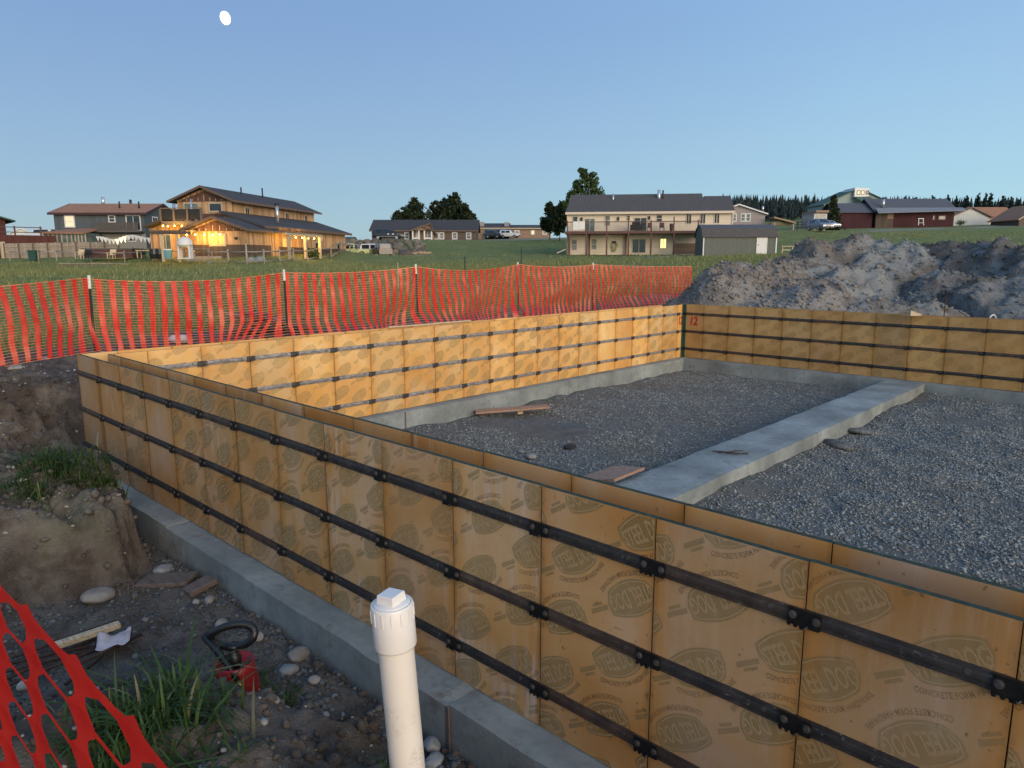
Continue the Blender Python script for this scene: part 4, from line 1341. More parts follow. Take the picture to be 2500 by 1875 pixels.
TUF = [((392, 1755), .3, 300, .10, .10, .24, "large green grass clump below the sprayer"), ((330, 1800), .3, 90, .07, .08, .2, "grass clump beneath the red net, left of the large clump"),
       ((250, 1850), .3, 80, .06, .08, .2, "grass clump at the bottom edge behind the red net"), ((600, 1665), .3, 90, .055, .03, .09, "low weedy clump on the mound right of the sprayer"),
       ((700, 1715), .3, 80, .055, .03, .08, "low dark weeds on the crest of the near mound"), ((640, 1690), .3, 60, .05, .03, .08, "low weeds between the sprayer and the mound crest"), ((500, 1860), .4, 50, .10, .06, .2, "thin grass stalks at the bottom centre left"),
       ((140, 1135), .5, 285, .11, .10, .28, "tall grass clump on top of the left clod beside the footing"), ((235, 1180), .45, 228, .09, .08, .2, "grass clump hanging over the right edge of the left clod"),
       ((75, 1210), .5, 228, .10, .07, .18, "grass clump at the near edge of the left clod's top"), ((20, 11171), .5, 90, .10, .07, .18, "grass clump at the far left on the clod"), ((60, 1150), .5, 80, .1, .05, .14, "short grass behind the clump on the left clod"), ((970, 1868), .55, 30, .03, .03, .07, "small broad leaved weed at the foot of the white pipe")]
for k, (q, z0, n, spd, lo, hi, lb) in enumerate(TUF):
    c = on_ground(q[0], q[1], z0)
    blades("grass_clump", lb, "grass", c, n, spd, lo, hi, .0058 if k < 7 else .0058, M['tuft'], 70 + k, 1.15, "grass clumps on the banks")
c = on_ground(312, 1330, .2)
blades("root_tangle", "dry hanging roots on the right face of the left clod", "roots", c + np.array([0, 0, .05]), 40, .05, .05, .14, .002, M['straw'], 99, 1.2)

# ================================================================== SPOIL PILES
def pile(name, label, bumps, r0, r1, d0, d1, mat, seed, amp=.22, step=.075):
    nr, nd = int((r1 - r0) / step), int((d1 - d0) / step)
    R_, D_ = np.meshgrid(np.linspace(r0, r1, nr), np.linspace(d0, d1, nd), indexing='ij')
    xy = CAM[:2][None, None] + R_[..., None] * RV + D_[..., None] * FV
    g = far_height(R_.ravel(), D_.ravel()).reshape(R_.shape)
    hh = np.full(R_.shape, -.6)
    wr = R_ + fbm(R_ * .7, D_ * .7, 3, seed) * .9; wd_ = D_ + fbm(R_ * .7 + 40, D_ * .7, 3, seed + 1) * .9
    acc = np.zeros(R_.shape)
    for (px, py, d, a, b) in bumps:
        r, z = rz(px, py, d)
        gz0 = float(far_height(np.array([r]), np.array([d]))[0])
        q = np.sqrt(((wr - r) / a) ** 2 + ((wd_ - d) / b) ** 2)
        prof = (z - gz0) * np.clip(1.0 - .95 * q ** 1.7, -.4, 2)
        acc = acc + np.exp(5.0 * prof)
    hh = np.log(acc + np.exp(5.0 * -.6)) / 5.0
    rid = 1 - 2 * np.abs(fbm(R_ * 1.1, D_ * 1.1, 4, seed + 7))
    n = fbm(R_ * .9, D_ * .9, 4, seed + 3) * amp * 1.5 + (rid - .7) * amp * .5 + fbm(R_ * 3.1, D_ * 3.1, 5, seed + 5, .6) * .17
    hh = hh + n * sstep(-.5, .5, hh)
    edge = np.minimum.reduce([R_ - r0, r1 - R_, D_ - d0, d1 - D_])
    hh = hh - sstep(.6, 0, edge) * 3
    hh = hh - sstep(13.75, 13.2, xy[..., 1]) * 4
    c = W((r0 + r1) / 2, (d0 + d1) / 2, .8)
    V = np.c_[xy[..., 0].ravel() - c[0], xy[..., 1].ravel() - c[1], (g + hh).ravel() - c[2]]
    t = thing(name, label, "dirt pile", c)
    link("soil", np_mesh("soil", V, grid_faces(nr, nd), mat, True), t)
    k = RS.randint(0, len(V), 15000)
    k = k[hh.ravel()[k] > -.1]
    s = .012 * 6.5 ** (RS.uniform(0, 1, len(k)) ** 3.4)
    o = scatter("clods", V[k] + np.c_[np.zeros((len(k), 2)), s * .2], s, ICO_V, ICO_F, mat, .28, .75, False, t)
    tag(o, kind="stuff")
    return t
pile("spoil_pile", "low brown stony spoil pile just right of the orange net's end", [(1722, 716, 18.6, .8, 1.4), (1765, 664, 19.0, 1.1, 1.8), (1827, 645, 19.6, 1.6, 2.0), (1885, 652, 19.8, 1.6, 2.0), (1960, 690, 18.3, 1.7, 1.7), (1930, 735, 17.0, 1.2, 1.0)],
     3.6, 9.6, 15.6, 22.5, M['pile_b'], 201, .16)
pile("spoil_pile", "tall grey and brown spoil pile in front of the red barn", [(1925, 618, 23.0, 1.6, 2.2), (2000, 592, 23.6, 1.6, 2.4), (2076, 585, 23.8, 1.5, 2.2), (2113, 574, 23.2, 1.3, 2.0), (2160, 598, 22.8, 1.5, 2.2), (2215, 606, 22.4, 1.6, 2.2), (2070, 640, 21.0, 1.4, 1.6), (2040, 690, 19.2, 1.5, 1.6), (2150, 735, 17.2, 1.6, 1.3)],
     7.0, 14.6, 15.4, 27.5, M['pile'], 302, .26)
pile("spoil_pile", "wide dark grey spoil pile running off the right edge behind the form wall", [(2270, 589, 22.6, 1.6, 2.2), (2320, 585, 22.6, 1.5, 2.2), (2382, 608, 21.6, 1.7, 2.2), (2440, 602, 20.6, 1.7, 2.2), (2520, 592, 20.0, 1.8, 2.4), (2650, 600, 19.5, 2.2, 2.6), (2300, 660, 20.0, 1.5, 1.7), (2420, 690, 17.6, 1.8, 1.6), (2560, 690, 16.8, 2.0, 1.8), (2300, 735, 17.0, 1.6, 1.3)],
     10.2, 19.5, 14.2, 26.5, M['pile_d'], 403, .26)

# ================================================================== BUILDINGS
M['sid_cream'] = None
def siding(name, c, pitch, vert=False, amt=.12, rough=.75, depth=.3):
    """lapped or board siding: shallow relief and slight board to board difference"""
    N = NT(name)
    co = N.n('ShaderNodeTexCoord'); s = N.n('ShaderNodeSeparateXYZ'); N.l(co.outputs['Object'], s.inputs[0])
    if vert:
        q = N.math('ADD', s.outputs[0], N.math('MULTIPLY', s.outputs[1], .97))
    else: q = s.outputs[2]
    q = N.math('MULTIPLY', q, 1 / pitch)
    fr = N.math('FRACT', q); fl_ = N.math('FLOOR', q)
    wn = N.n('ShaderNodeTexWhiteNoise', noise_dimensions='1D'); N.l(fl_, wn.inputs['W'])
    v = N.coord('Object', (1.2, 1.2, .35) if vert else (.5, .5, 3), rnd=False)
    f = N.noise(v, 3.0, 5, .65)
    f = N.math('ADD', N.math('MULTIPLY', f, .6), N.math('MULTIPLY', wn.outputs['Value'], .4))
    col = N.ramp(f, [(.25, [x * (1 - amt) for x in c]), (.75, [x * (1 + amt) for x in c])])
    col = N.mix(N.ramp(fr, [(0.0, .55), (.07, 0.0), (.95, 0.0), (1, .55)]), col, [x * .4 for x in c])
    N.bump(fr, depth, .02)
    return N.out(col, rough, 0, .25)
M['sid_cream'] = siding('cream_lap_siding', (.64, .555, .43), .2, amt=.06)
M['sid_grey'] = siding('slate_panel_siding', (.080, .095, .105), .4, True, .15)
M['sid_lodge'] = siding('rough_pine_boards', (.40, .245, .13), .24, True, .5)
M['sid_rust'] = siding('rusty_tin', (.10, .05, .035), .3, True, .4)
M['sid_dark'] = siding('dark_wainscot', (.075, .055, .045), .25, True, .3)
M['sid_brown'] = siding('brown_lap_siding', (.115, .085, .065), .2, amt=.1)
M['sid_tan'] = siding('tan_lap_siding', (.25, .17, .12), .2, amt=.12)
M['sid_taupe'] = siding('taupe_siding', (.30, .26, .245), .2, amt=.06)
M['sid_shed'] = siding('sage_shed_siding', (.115, .125, .108), .2, True, .08)
M['sid_red'] = siding('dark_red_boards', (.042, .011, .015), .22, True, .25)
M['sid_white'] = siding('white_lap_siding', (.52, .54, .52), .2, amt=.05)
M['sid_sage'] = siding('pale_green_siding', (.24, .30, .29), .2, amt=.06)
M['sid_maroon'] = siding('maroon_siding', (.075, .024, .02), .25, True, .2)
def roofm(name, c): return simple(name, c, .9, amt=.25, scale=4, bump=.3, rnd=.05)
M['rf_brown'] = roofm('brown_shingle', (.29, .145, .082))
M['rf_dark'] = roofm('dark_shingle', (.042, .041, .043))
M['rf_char'] = roofm('charcoal_shingle', (.075, .068, .064))
M['rf_navy'] = roofm('blue_grey_tin', (.075, .080, .098))
M['rf_green'] = roofm('green_tin', (.055, .105, .085))
M['rf_grey'] = roofm('shed_tin', (.06, .06, .068))
M['fascia_maroon'] = simple('maroon_fascia', (.055, .02, .02), .6, amt=.15)
M['fascia_brown'] = simple('brown_fascia', (.13, .085, .06), .7, amt=.2)
M['trim'] = simple('white_trim', (.66, .65, .62), .6, amt=.06, bump=.03)
M['trim_cream'] = simple('cream_trim', (.62, .52, .40), .6, amt=.06, bump=.03)
M['trim_tan'] = simple('tan_trim', (.42, .34, .24), .6, amt=.1, bump=.03)
M['deck_red'] = simple('red_brown_deck', (.105, .045, .035), .7, amt=.25)
M['deck_grey'] = simple('grey_deck', (.10, .085, .075), .7, amt=.25)
M['metal_pipe'] = simple('galvanised_flue', (.55, .56, .57), .3, .7, .1, 8, .03)
M['black_metal'] = simple('black_metal', (.02, .02, .02), .5, .3, .2, 8, .05)
M['cmu'] = simple('grey_block', (.26, .25, .235), .9, amt=.15, scale=8)
def glass(name, c, rough=.08):
    N = NT(name)
    v = N.coord('Object'); f = N.noise(v, 1.2, 2, .5)
    return N.out(N.ramp(f, [(.35, [x * .6 for x in c]), (.65, [x * 1.4 for x in c])]), rough, 0, .6)
M['glass'] = glass('dark_window_glass', (.016, .02, .024))
M['glass_blind'] = glass('window_with_blind', (.16, .17, .165), .25)
M['glass_teal'] = glass('curtained_glass', (.09, .12, .115), .2)
M['lit_cool'] = emis('lit_window_yellow', (1.0, .80, .30), .55)
M['lit_warm'] = emis('lit_window_warm', (1.0, .58, .18), .16)
M['lit_soft'] = emis('lit_window_soft', (1.0, .80, .52), .22)
M['bulb'] = emis('string_bulb', (1.0, .56, .10), 14)
def moon_mat():
    N = NT('moonlit_rock')
    lw = N.n('ShaderNodeLayerWeight'); lw.inputs[0].default_value = .35
    N.out((.3, .3, .28), .9)
    N.l(N.ramp(lw.outputs['Facing'], [(.25, (1, 1, .95)), (.6, (1, .95, .62)), (1, (.62, .66, .70))]), N.b.inputs['Emission Color'])
    N.l(N.ramp(lw.outputs['Facing'], [(.2, 1.0), (.9, .22)]), N.b.inputs['Emission Strength'])
    return N.m
M['moon'] = moon_mat()

def window(parent, a0, a1, z0, z1, pos, face, fm, pm, div=None, name="window", fw=.08, prd=.04, label=None):
    """framed opening on a wall; face 'f' = wall looking towards -y at y=pos, 'r' = wall looking +x at x=pos"""
    def pt(a, dep, z): return (a, pos - dep, z) if face == 'f' else (pos + dep, a, z)
    mb = MB()
    def bx(A0, A1, Z0, Z1, d0, d1):
        mb.hexa([pt(A0, d0, Z0), pt(A1, d0, Z0), pt(A1, d1, Z0), pt(A0, d1, Z0), pt(A0, d0, Z1), pt(A1, d0, Z1), pt(A1, d1, Z1), pt(A0, d1, Z1)])
    bx(a0, a0 + fw, z0, z1, 0, prd); bx(a1 - fw, a1, z0, z1, 0, prd)
    bx(a0 + fw, a1 - fw, z0, z0 + fw, 0, prd); bx(a0 + fw, a1 - fw, z1 - fw, z1, 0, prd)
    i0, i1 = a0 + fw, a1 - fw
    if div and 'h' in div:
        m = (z0 + z1) / 2; bx(i0, i1, m - .03, m + .03, 0, prd - .006)
    if div and 'v' in div:
        m = (a0 + a1) / 2; bx(m - .03, m + .03, z0 + fw, z1 - fw, 0, prd - .01)
    o = mb.build(name, fm, parent)
    p = MB().add([pt(i0, .012, z0 + fw), pt(i1, .012, z0 + fw), pt(i1, .012, z1 - fw), pt(i0, .012, z1 - fw)], [(0, 1, 2, 3)])
    p.build("pane", pm, o)
    return o
def gable_roof(mb, u0, u1, v0, v1, ze, zr, along='u', over=.4, th=.16, ridge=None):
    """two sloping slabs; ridge runs along u or v"""
    if along == 'u':
        vr = (v0 + v1) / 2 if ridge is None else ridge
        k = (zr - ze) / (vr - v0); k2 = (zr - ze) / (v1 - vr)
        mb.slab([(u0 - over, v0 - over, ze - over * k), (u1 + over, v0 - over, ze - over * k), (u1 + over, vr, zr), (u0 - over, vr, zr)], th)
        mb.slab([(u0 - over, vr + .003, zr), (u1 + over, vr + .003, zr), (u1 + over, v1 + over, ze - over * k2), (u0 - over, v1 + over, ze - over * k2)], th)
    else:
        ur = (u0 + u1) / 2 if ridge is None else ridge
        k = (zr - ze) / (ur - u0); k2 = (zr - ze) / (u1 - ur)
        mb.slab([(u0 - over, v0 - over, ze - over * k), (ur, v0 - over, zr), (ur, v1 + over, zr), (u0 - over, v1 + over, ze - over * k)], th)
        mb.slab([(ur + .003, v0 - over, zr), (u1 + over, v0 - over, ze - over * k2), (u1 + over, v1 + over, ze - over * k2), (ur + .003, v1 + over, zr)], th)
    return mb
def fascia(mb, u0, u1, v0, ze, zr, vr=None, along='u', over=.4, w_=.22, ur=None):
    if along == 'u':
        k = (zr - ze) / ((vr if vr is not None else v0 + 4) - v0)
        z = ze - over * k
        mb.box(u0 - over - .02, u1 + over + .02, v0 - over - .05, v0 - over - .004, z - w_, z + .02)
    return mb
def house_gable_u(parent, u0, u1, v0, v1, z0, ze, zr, wall, roof, over=.45, fmat=None, vr=None, name="wall", ridge=None):
    """walls with gables on the u ends; roof ridge along u"""
    vr = (v0 + v1) / 2 if ridge is None else ridge
    mb = MB(); mb.prism([(v0, z0), (v1, z0), (v1, ze - .18), (vr, zr - .18), (v0, ze - .18)], 'x', u0, u1)
    mb.build(name, wall, parent)
    mb = gable_roof(MB(), u0, u1, v0, v1, ze, zr, 'u', over, ridge=vr)
    rf = mb.build("roof", roof, parent)
    if fmat:
        mb = MB(); k = (zr - ze) / (vr - v0); zf = ze - over * k
        mb.box(u0 - over - .02, u1 + over + .02, v0 - over - .06, v0 - over - .004, zf - .24, zf + .03)
        mb.build("fascia", fmat, rf)
        for uu in (u0 - over - .045, u1 + over + .003):
            mb = MB()
            mb.prism([(v0 - over, zf + .02), (vr, zr + .02), (v1 + over, zf + .02), (v1 + over, zf - .22), (vr, zr - .22), (v0 - over, zf - .22)], 'x', uu, uu + .04)
            mb.build("fascia", fmat, rf)
    return rf
def house_gable_v(parent, u0, u1, v0, v1, z0, ze, zr, wall, roof, over=.45, fmat=None, ur=None, name="wall"):
    ur = (u0 + u1) / 2 if ur is None else ur
    MB().prism([(u0, z0), (u1, z0), (u1, ze - .18), (ur, zr - .18), (u0, ze - .18)], 'y', v0, v1).build(name, wall, parent)
    rf = gable_roof(MB(), u0, u1, v0, v1, ze, zr, 'v', over, ridge=ur).build("roof", roof, parent)
    if fmat:
        k = (zr - ze) / (ur - u0); k2 = (zr - ze) / (u1 - ur)
        MB().prism([(u0 - over, ze - over * k + .03), (ur, zr + .03), (u1 + over, ze - over * k2 + .03), (u1 + over, ze - over * k2 - .2), (ur, zr - .2), (u0 - over, ze - over * k - .2)], 'y', v0 - over - .05, v0 - over - .004).build("fascia", fmat, rf)
        MB().box(u1 + over + .004, u1 + over + .05, v0 - over, v1 + over, ze - over * k2 - .2, ze - over * k2 + .03).build("fascia", fmat, rf)
    return rf
def tubepart(name, pts, rad, mat, parent, n=10):
    return MB().tube(pts, rad, n).build(name, mat, parent, True)

class Facade:
    """turns photo pixels on the upright plane at local depth dv of a building (turned by theta) into its local metres"""
    def __init__(s, px0, py0, d, theta=0.0):
        s.d = d; s.r0, s.z0 = rz(px0, py0, d); s.th = theta; s.ct, s.st = math.cos(theta), math.sin(theta)
    def u(s, px, py=600, dv=0):
        b = (py - 937.5) / FPX
        a = (px - 1250) / FPX / (CP - b * SP)
        return (a * (s.d + dv * s.ct) - s.r0 + dv * s.st) / (s.ct - a * s.st)
    def z(s, py, dv=0, u=0): return rz(1250, py, s.d + u * s.st + dv * s.ct)[1] - s.z0
    def thing(s, name, label, cat, theta=None, group=None): return far_thing(name, label, cat, s.r0, s.d, s.z0, s.th if theta is None else theta, group)

# ---- slate house with brown roof, far left
F = Facade(139, 606, 92)
h = F.thing("slate_house", "dark slate two storey house with brown shingle roof left of the timber lodge", "house")
U, Z = F.u, F.z
W_ = U(358); ze = Z(523); vr = 4.4
zr = Z(497, vr)
house_gable_u(h, 0, W_, 0, 8.8, -.6, ze + .28, zr, M['sid_grey'], M['rf_brown'], .45, M['fascia_maroon'])
MB().box(-.01, W_ + .01, -.03, .02, -.6, Z(571)).build("wall_base", M['cmu'], h)
window(h, U(164), U(189), Z(555.5), Z(525), 0, 'f', M['trim'], M['lit_soft'], 'h', fw=.14, prd=.07)
window(h, U(271), U(288), Z(543.5), Z(525), 0, 'f', M['trim'], M['glass'], 'h', fw=.12, prd=.07)
window(h, U(313), U(349), Z(564), Z(525), 0, 'f', M['trim'], M['glass'], 'v', name="patio_door", fw=.12, prd=.07)
window(h, 2.0, 3.4, Z(540), Z(526), W_, 'r', M['trim'], M['glass'], 'v', fw=.12)
window(h, U(313), U(334), Z(590), Z(580), -.03, 'f', M['trim'], M['glass'], None, fw=.1)
bal = MB(); bal.box(U(250), U(357), -1.5, -.02, Z(568), Z(564)).build("balcony", M['deck_grey'], h)
for px in np.arange(251, 356, 2.1):
    MB().box(U(px), U(px) + .075, -1.5, -1.46, Z(564) + .003, Z(546)).build("baluster", M['deck_grey'], h)
MB().box(U(249), U(357), -1.53, -1.43, Z(546) + .003, Z(544.5)).build("rail", M['deck_grey'], h)
for px in (282, 330): tubepart("vent_pipe", [(U(px), 2.2 + k, zr - 1.2) for k in ()] or [(U(px), 1.8, ze + .9), (U(px), 1.8, ze + 1.7)], .09, M['black_metal'], h)
tubepart("chimney_pipe", [(U(208), 5, zr - .3), (U(208), 5, zr + .9)], .2, M['metal_pipe'], h)
tubepart("vent_pipe", [(U(278), 5, zr - .3), (U(278), 5, zr + .55)], .16, M['black_metal'], h)
# lean-to greenhouse in front of it
F2 = Facade(108, 609, 88)
g = F2.thing("greenhouse", "lean-to greenhouse with white bars and brown roof against the slate house", "greenhouse")
U2, Z2 = F2.u, F2.z
MB().slab([(U2(104), -.4, Z2(567)), (U2(213), -.4, Z2(568)), (U2(213), 3.6, Z2(553)), (U2(142), 3.6, Z2(555))], .16).build("roof", M['rf_brown'], g)
MB().box(U2(109), U2(212), 0, 3.5, -.4, Z2(569)).build("glazed_wall", M['glass_teal'], g)
for px in (109, 121, 132, 142, 153, 166, 177, 186, 194, 202, 211):
    MB().box(U2(px) - .07, U2(px) + .07, -.05, -.003, -.3, Z2(569)).build("bar", M['trim_tan'], g)

# ---- timber lodge (its long side recedes to the right)
F = Facade(605, 626, 66.5)
TH = math.radians(-10)
lo = F.thing("timber_lodge", "rustic timber lodge with black roofs, upper deck and porches lit by string lights", "lodge", TH)
ct, st2 = math.cos(TH), math.sin(TH)
def LU(px, v, py=600):
    """local u of photo column px on the plane at local depth v"""
    # point = base + u*(ct*R + st*F) + v*(-st*R + ct*F); solve (r)/(d)=a
    b = (py - 937.5) / FPX
    a = (px - 1250) / FPX / (CP - b * SP)
    return (a * (F.d + v * ct) - F.r0 + v * st2) / (ct - a * st2)
def LD(u, v): return F.d + u * st2 + v * ct
def LZ(py, u, v): return rz(1250, py, LD(u, v))[1] - F.z0
vm = 6.0
mu0, mu1 = LU(433, vm, 500), LU(566, vm, 500)
mze = LZ(487, mu1, vm); mzr = LZ(457, (mu0 + mu1) / 2, vm)
mlen = 18.5
house_gable_v(lo, mu0, mu1, vm, vm + mlen, -.5, mze + .15, mzr + .1, M['sid_lodge'], M['rf_dark'], .7, M['fascia_brown'], ur=(mu0 + mu1) / 2 + .1)
MB().prism([(mu0 + .1, mze - .15), (mu1 - .1, mze - .15), ((mu0 + mu1) / 2 + .1, mzr - .35)], 'y', vm - .05, vm - .004).build("gable_cladding", M['sid_rust'], lo)
for k in range(9):
    uu = mu0 + (mu1 - mu0) * (k + .7) / 9.4
    tp = mzr - .5 - abs(uu - (mu0 + mu1) / 2) * (mzr - mze) / ((mu1 - mu0) / 2)
    MB().box(uu, uu + .06, vm - .08, vm - .052, mze - .1, max(tp - .25, mze + .1)).build("batten", M['trim_tan'], lo)
window(lo, LU(509, vm, 505), LU(544, vm, 505), LZ(518, mu1, vm), LZ(493, mu1, vm), vm, 'f', M['trim_tan'], M['glass'], None, fw=.16, prd=.08)
window(lo, LU(448, vm, 505), LU(487, vm, 505), LZ(535, mu0, vm), LZ(495, mu0, vm), vm, 'f', M['trim_tan'], M['glass_teal'], 'v', name="patio_door", fw=.14, prd=.06)
MB().box(LU(480, vm - .2, 520), LU(566, vm - .2, 520), vm - .06, vm - .003, LZ(548, mu1, vm), LZ(521, mu1, vm)).build("gable_cladding", M['sid_rust'], lo)
# right lean-to along the long side
ls0, ls1 = mu1, LU(652, 4.2, 560)
lze = LZ(552, ls1, 4.2)
lzt = LZ(520, mu1, 4.2) + .2
MB().prism([(ls0 + .003, -.5), (ls1 - .5, -.5), (ls1 - .5, lze - .02), (ls0 + .003, lzt - .3)], 'y', 4.4, vm + mlen - .3).build("side_wall", M['sid_lodge'], lo)
sr_ = MB().slab([(ls0, 3.6, lzt), (ls1 + .1, 3.6, lze), (ls1 + .1, vm + mlen + .4, lze), (ls0, vm + mlen + .4, lzt)], .2).build("side_roof", M['rf_dark'], lo)
MB().box(ls1 + .105, ls1 + .15, 3.6, vm + mlen + .4, lze - .24, lze + .02).build("fascia", M['fascia_brown'], sr_)
MB().box(ls1 - .495, ls1 - .45, 4.5, vm + mlen - .4, -.5, 1.0).build("wainscot", M['sid_dark'], lo)
for (v, z0_, z1_, w_) in [(vm + 2.4, mze - 1.35, mze - .55, .9), (vm + 11.0, mze - 1.35, mze - .55, .9), (vm + 15.8, mze - 1.35, mze - .55, .9)]:
    window(lo, v, v + w_, z0_, z1_, mu1, 'r', M['trim_tan'], M['glass'], 'v', fw=.12)
for v in (vm + 9.6, vm + 15.6): window(lo, v, v + .9, .9, 1.7, ls1 - .5, 'r', M['trim_tan'], M['glass'], None, fw=.12)
window(lo, 8.0, 9.0, .0, 1.95, ls1 - .5, 'r', M['trim_tan'], M['lit_warm'], None, name="door", fw=.12)
fl0 = (ls1 - .9, 8.6)
tubepart("flue", [(LU(681, 8.6), 8.6, lze + .5), (LU(681, 8.6), 8.6, LZ(501, ls1, 8.6))], .17, M['metal_pipe'], lo)
tubepart("flue_cap", [(LU(681, 8.6), 8.6, LZ(501, ls1, 8.6)), (LU(681, 8.6), 8.6, LZ(496, ls1, 8.6))], [.26, .2], M['black_metal'], lo)
for v_, hh_ in ((12, .55), (16.5, .9)): tubepart("vent_pipe", [((mu0 + mu1) / 2 + .6, v_, mzr - .4), ((mu0 + mu1) / 2 + .6, v_, mzr + hh_)], .08, M['black_metal'], lo)
tubepart("chimney_pipe", [(LU(425, 9, 510), 9, 2), (LU(425, 9, 510), 9, LZ(495, mu0, 9))], .16, M['metal_pipe'], lo)
# front wing with small gable
f0, f1 = LU(458, 0, 580), 0.0
fze = LZ(561, 0, 0); fzr = LZ(531, -3, 0)
house_gable_v(lo, f0, f1, 0, 5.9, -.5, fze + .2, fzr + .1, M['sid_lodge'], M['rf_dark'], .5, M['fascia_brown'], ur=LU(525, 0, 540), name="front_wall")
MB().prism([(f0 + .15, fze - .1), (f1 - .15, fze - .1), (LU(525, 0, 540), fzr - .3)], 'y', -.05, -.004).build("gable_cladding", M['sid_rust'], lo)
for k in range(8):
    uu = f0 + (f1 - f0) * (k + .8) / 8.6; ur_ = LU(525, 0, 540)
    tp = fzr - .45 - abs(uu - ur_) * (fzr - fze) / ((f1 - ur_) if uu > ur_ else (ur_ - f0))
    MB().box(uu, uu + .06, -.08, -.052, fze - .05, max(tp - .1, fze + .1)).build("batten", M['trim_tan'], lo)
MB().box(f0 + .02, f1 + .03, -.04, -.003, -.5, LZ(597, 0, 0)).build("wainscot", M['sid_dark'], lo)
MB().box(f1 + .003, f1 + .05, .02, 4.3, -.5, LZ(597, 0, 0)).build("wainscot", M['sid_dark'], lo)
window(lo, LU(511, 0, 580), LU(552, 0, 580), LZ(601, 0, 0), LZ(570, 0, 0), 0, 'f', M['trim_tan'], M['lit_warm'], 'v', fw=.14, prd=.08)
MB().prism([(LU(578, 0), LZ(586, 0, 0)), (LU(583, 0), LZ(581, 0, 0)), (LU(580, 0), LZ(578, 0, 0)), (LU(577.5, 0), LZ(580, 0, 0)), (LU(575, 0), LZ(578, 0, 0)), (LU(573, 0), LZ(581, 0, 0))], 'y', -.06, -.003).build("heart_ornament", M['black_metal'], lo)
# left wing under the deck
q0, q1 = LU(367, 3.5, 580), LU(458, 3.5, 580)
MB().prism([(q0, -.5), (q1, -.5), (q1, LZ(545, q1, 3.5)), (LU(395, 3.5), LZ(545, q1, 3.5)), (q0, LZ(553, q0, 3.5))], 'y', 3.5, 12).build("left_wall", M['sid_lodge'], lo)
window(lo, LU(391, 3.5, 590), LU(420, 3.5, 590), LZ(612, q0, 3.5), LZ(571, q0, 3.5), 3.5, 'f', M['trim_tan'], M['glass_teal'], 'v', name="patio_door", fw=.14, prd=.06)
MB().slab([(LU(353, 2.4, 550), 2.2, LZ(551, q0, 2.4)), (LU(396, 2.4, 540), 2.2, LZ(534, q0, 2.4)), (LU(396, 2.4, 540), 13, LZ(534, q0, 2.4)), (LU(353, 2.4, 550), 13, LZ(551, q0, 2.4))], .2).build("left_roof", M['rf_dark'], lo)
# upper deck
dk = thing("x", None, None)
bpy.data.objects.remove(dk)
dz = LZ(540, mu0, 2.2)
MB().box(LU(393, 2.2, 540), LU(492, 2.2, 540), 2.2, vm - .1, dz - .35, dz).build("deck", M['deck_grey'], lo)
du0, du1 = LU(393, 2.2, 540), LU(492, 2.2, 540)
for k in range(4):
    uu = du0 + (du1 - du0) * k / 3
    MB().box(uu - .09, uu + .09, 2.15, 2.33, dz + .003, dz + 1.15).build("rail_post", M['board_dark'], lo)
MB().box(du0, du1, 2.16, 2.28, dz + 1.153, dz + 1.24).build("rail", M['board_dark'], lo)
for k in range(3):
    a, b = du0 + (du1 - du0) * k / 3 + .1, du0 + (du1 - du0) * (k + 1) / 3 - .1
    MB().box(a, b, 2.22, 2.25, dz + .12, dz + 1.1).build("wire_panel", M['black_metal'], lo)
# patio heater on the deck
tubepart("patio_heater", [(LU(465, 2.8, 520), 3.0, dz), (LU(465, 2.8, 520), 3.0, dz + .8), (LU(465, 2.8, 520), 3.0, dz + 2.1)], [.22, .12, .05], M['metal_pipe'], lo)
# porch on the right side: posts, beam, braces, rafters
pv0, pv1, pu0, pu1 = 4.6, 11.5, ls1 - .48, ls1 + 2.0
for v in (pv0, (pv0 + pv1) / 2, pv1):
    MB().box(pu1 - .12, pu1 + .12, v - .12, v + .12, -.5, 2.05).build("porch_post", M['board_new'], lo)
    MB().bar((pu1, v + .12, 1.45), (pu1, v + .8, 2.06), .12, .12).build("brace", M['board_new'], lo)
MB().box(pu1 - .11, pu1 + .11, pv0 - .5, pv1 + .6, 2.053, 2.28).build("porch_beam", M['board_new'], lo)
for k in range(10):
    v = pv0 - .3 + (pv1 - pv0 + .6) * k / 9
    MB().box(pu0, pu1 + .3, v - .05, v + .05, 2.283, 2.42).build("rafter", M['board_dark'], lo)
# pergola on the left
for px in (436, 397):
    uu = LU(px, -1.2, 600); MB().box(uu - .1, uu + .1, -1.3, -1.1, -.5, LZ(572, uu, -1.2)).build("porch_post", M['board_new'], lo)
uu = LU(436, -1.2, 600); pz1 = LZ(572, uu, -1.2)
MB().box(LU(370, -1.2), LU(470, -1.2), -1.32, -1.12, pz1 + .003, pz1 + .22).build("porch_beam", M['board_dark'], lo)
for k in range(9):
    uu = LU(374, -1.2) + (LU(466, -1.2) - LU(374, -1.2)) * k / 8
    MB().box(uu - .04, uu + .04, -1.6, 3.4, pz1 + .223, pz1 + .36).build("rafter", M['board_dark'], lo)
MB().box(f0 - .1, f1 - 2.5, -.3, -.06, -.5, .02).build("foundation", M['cmu'], lo)

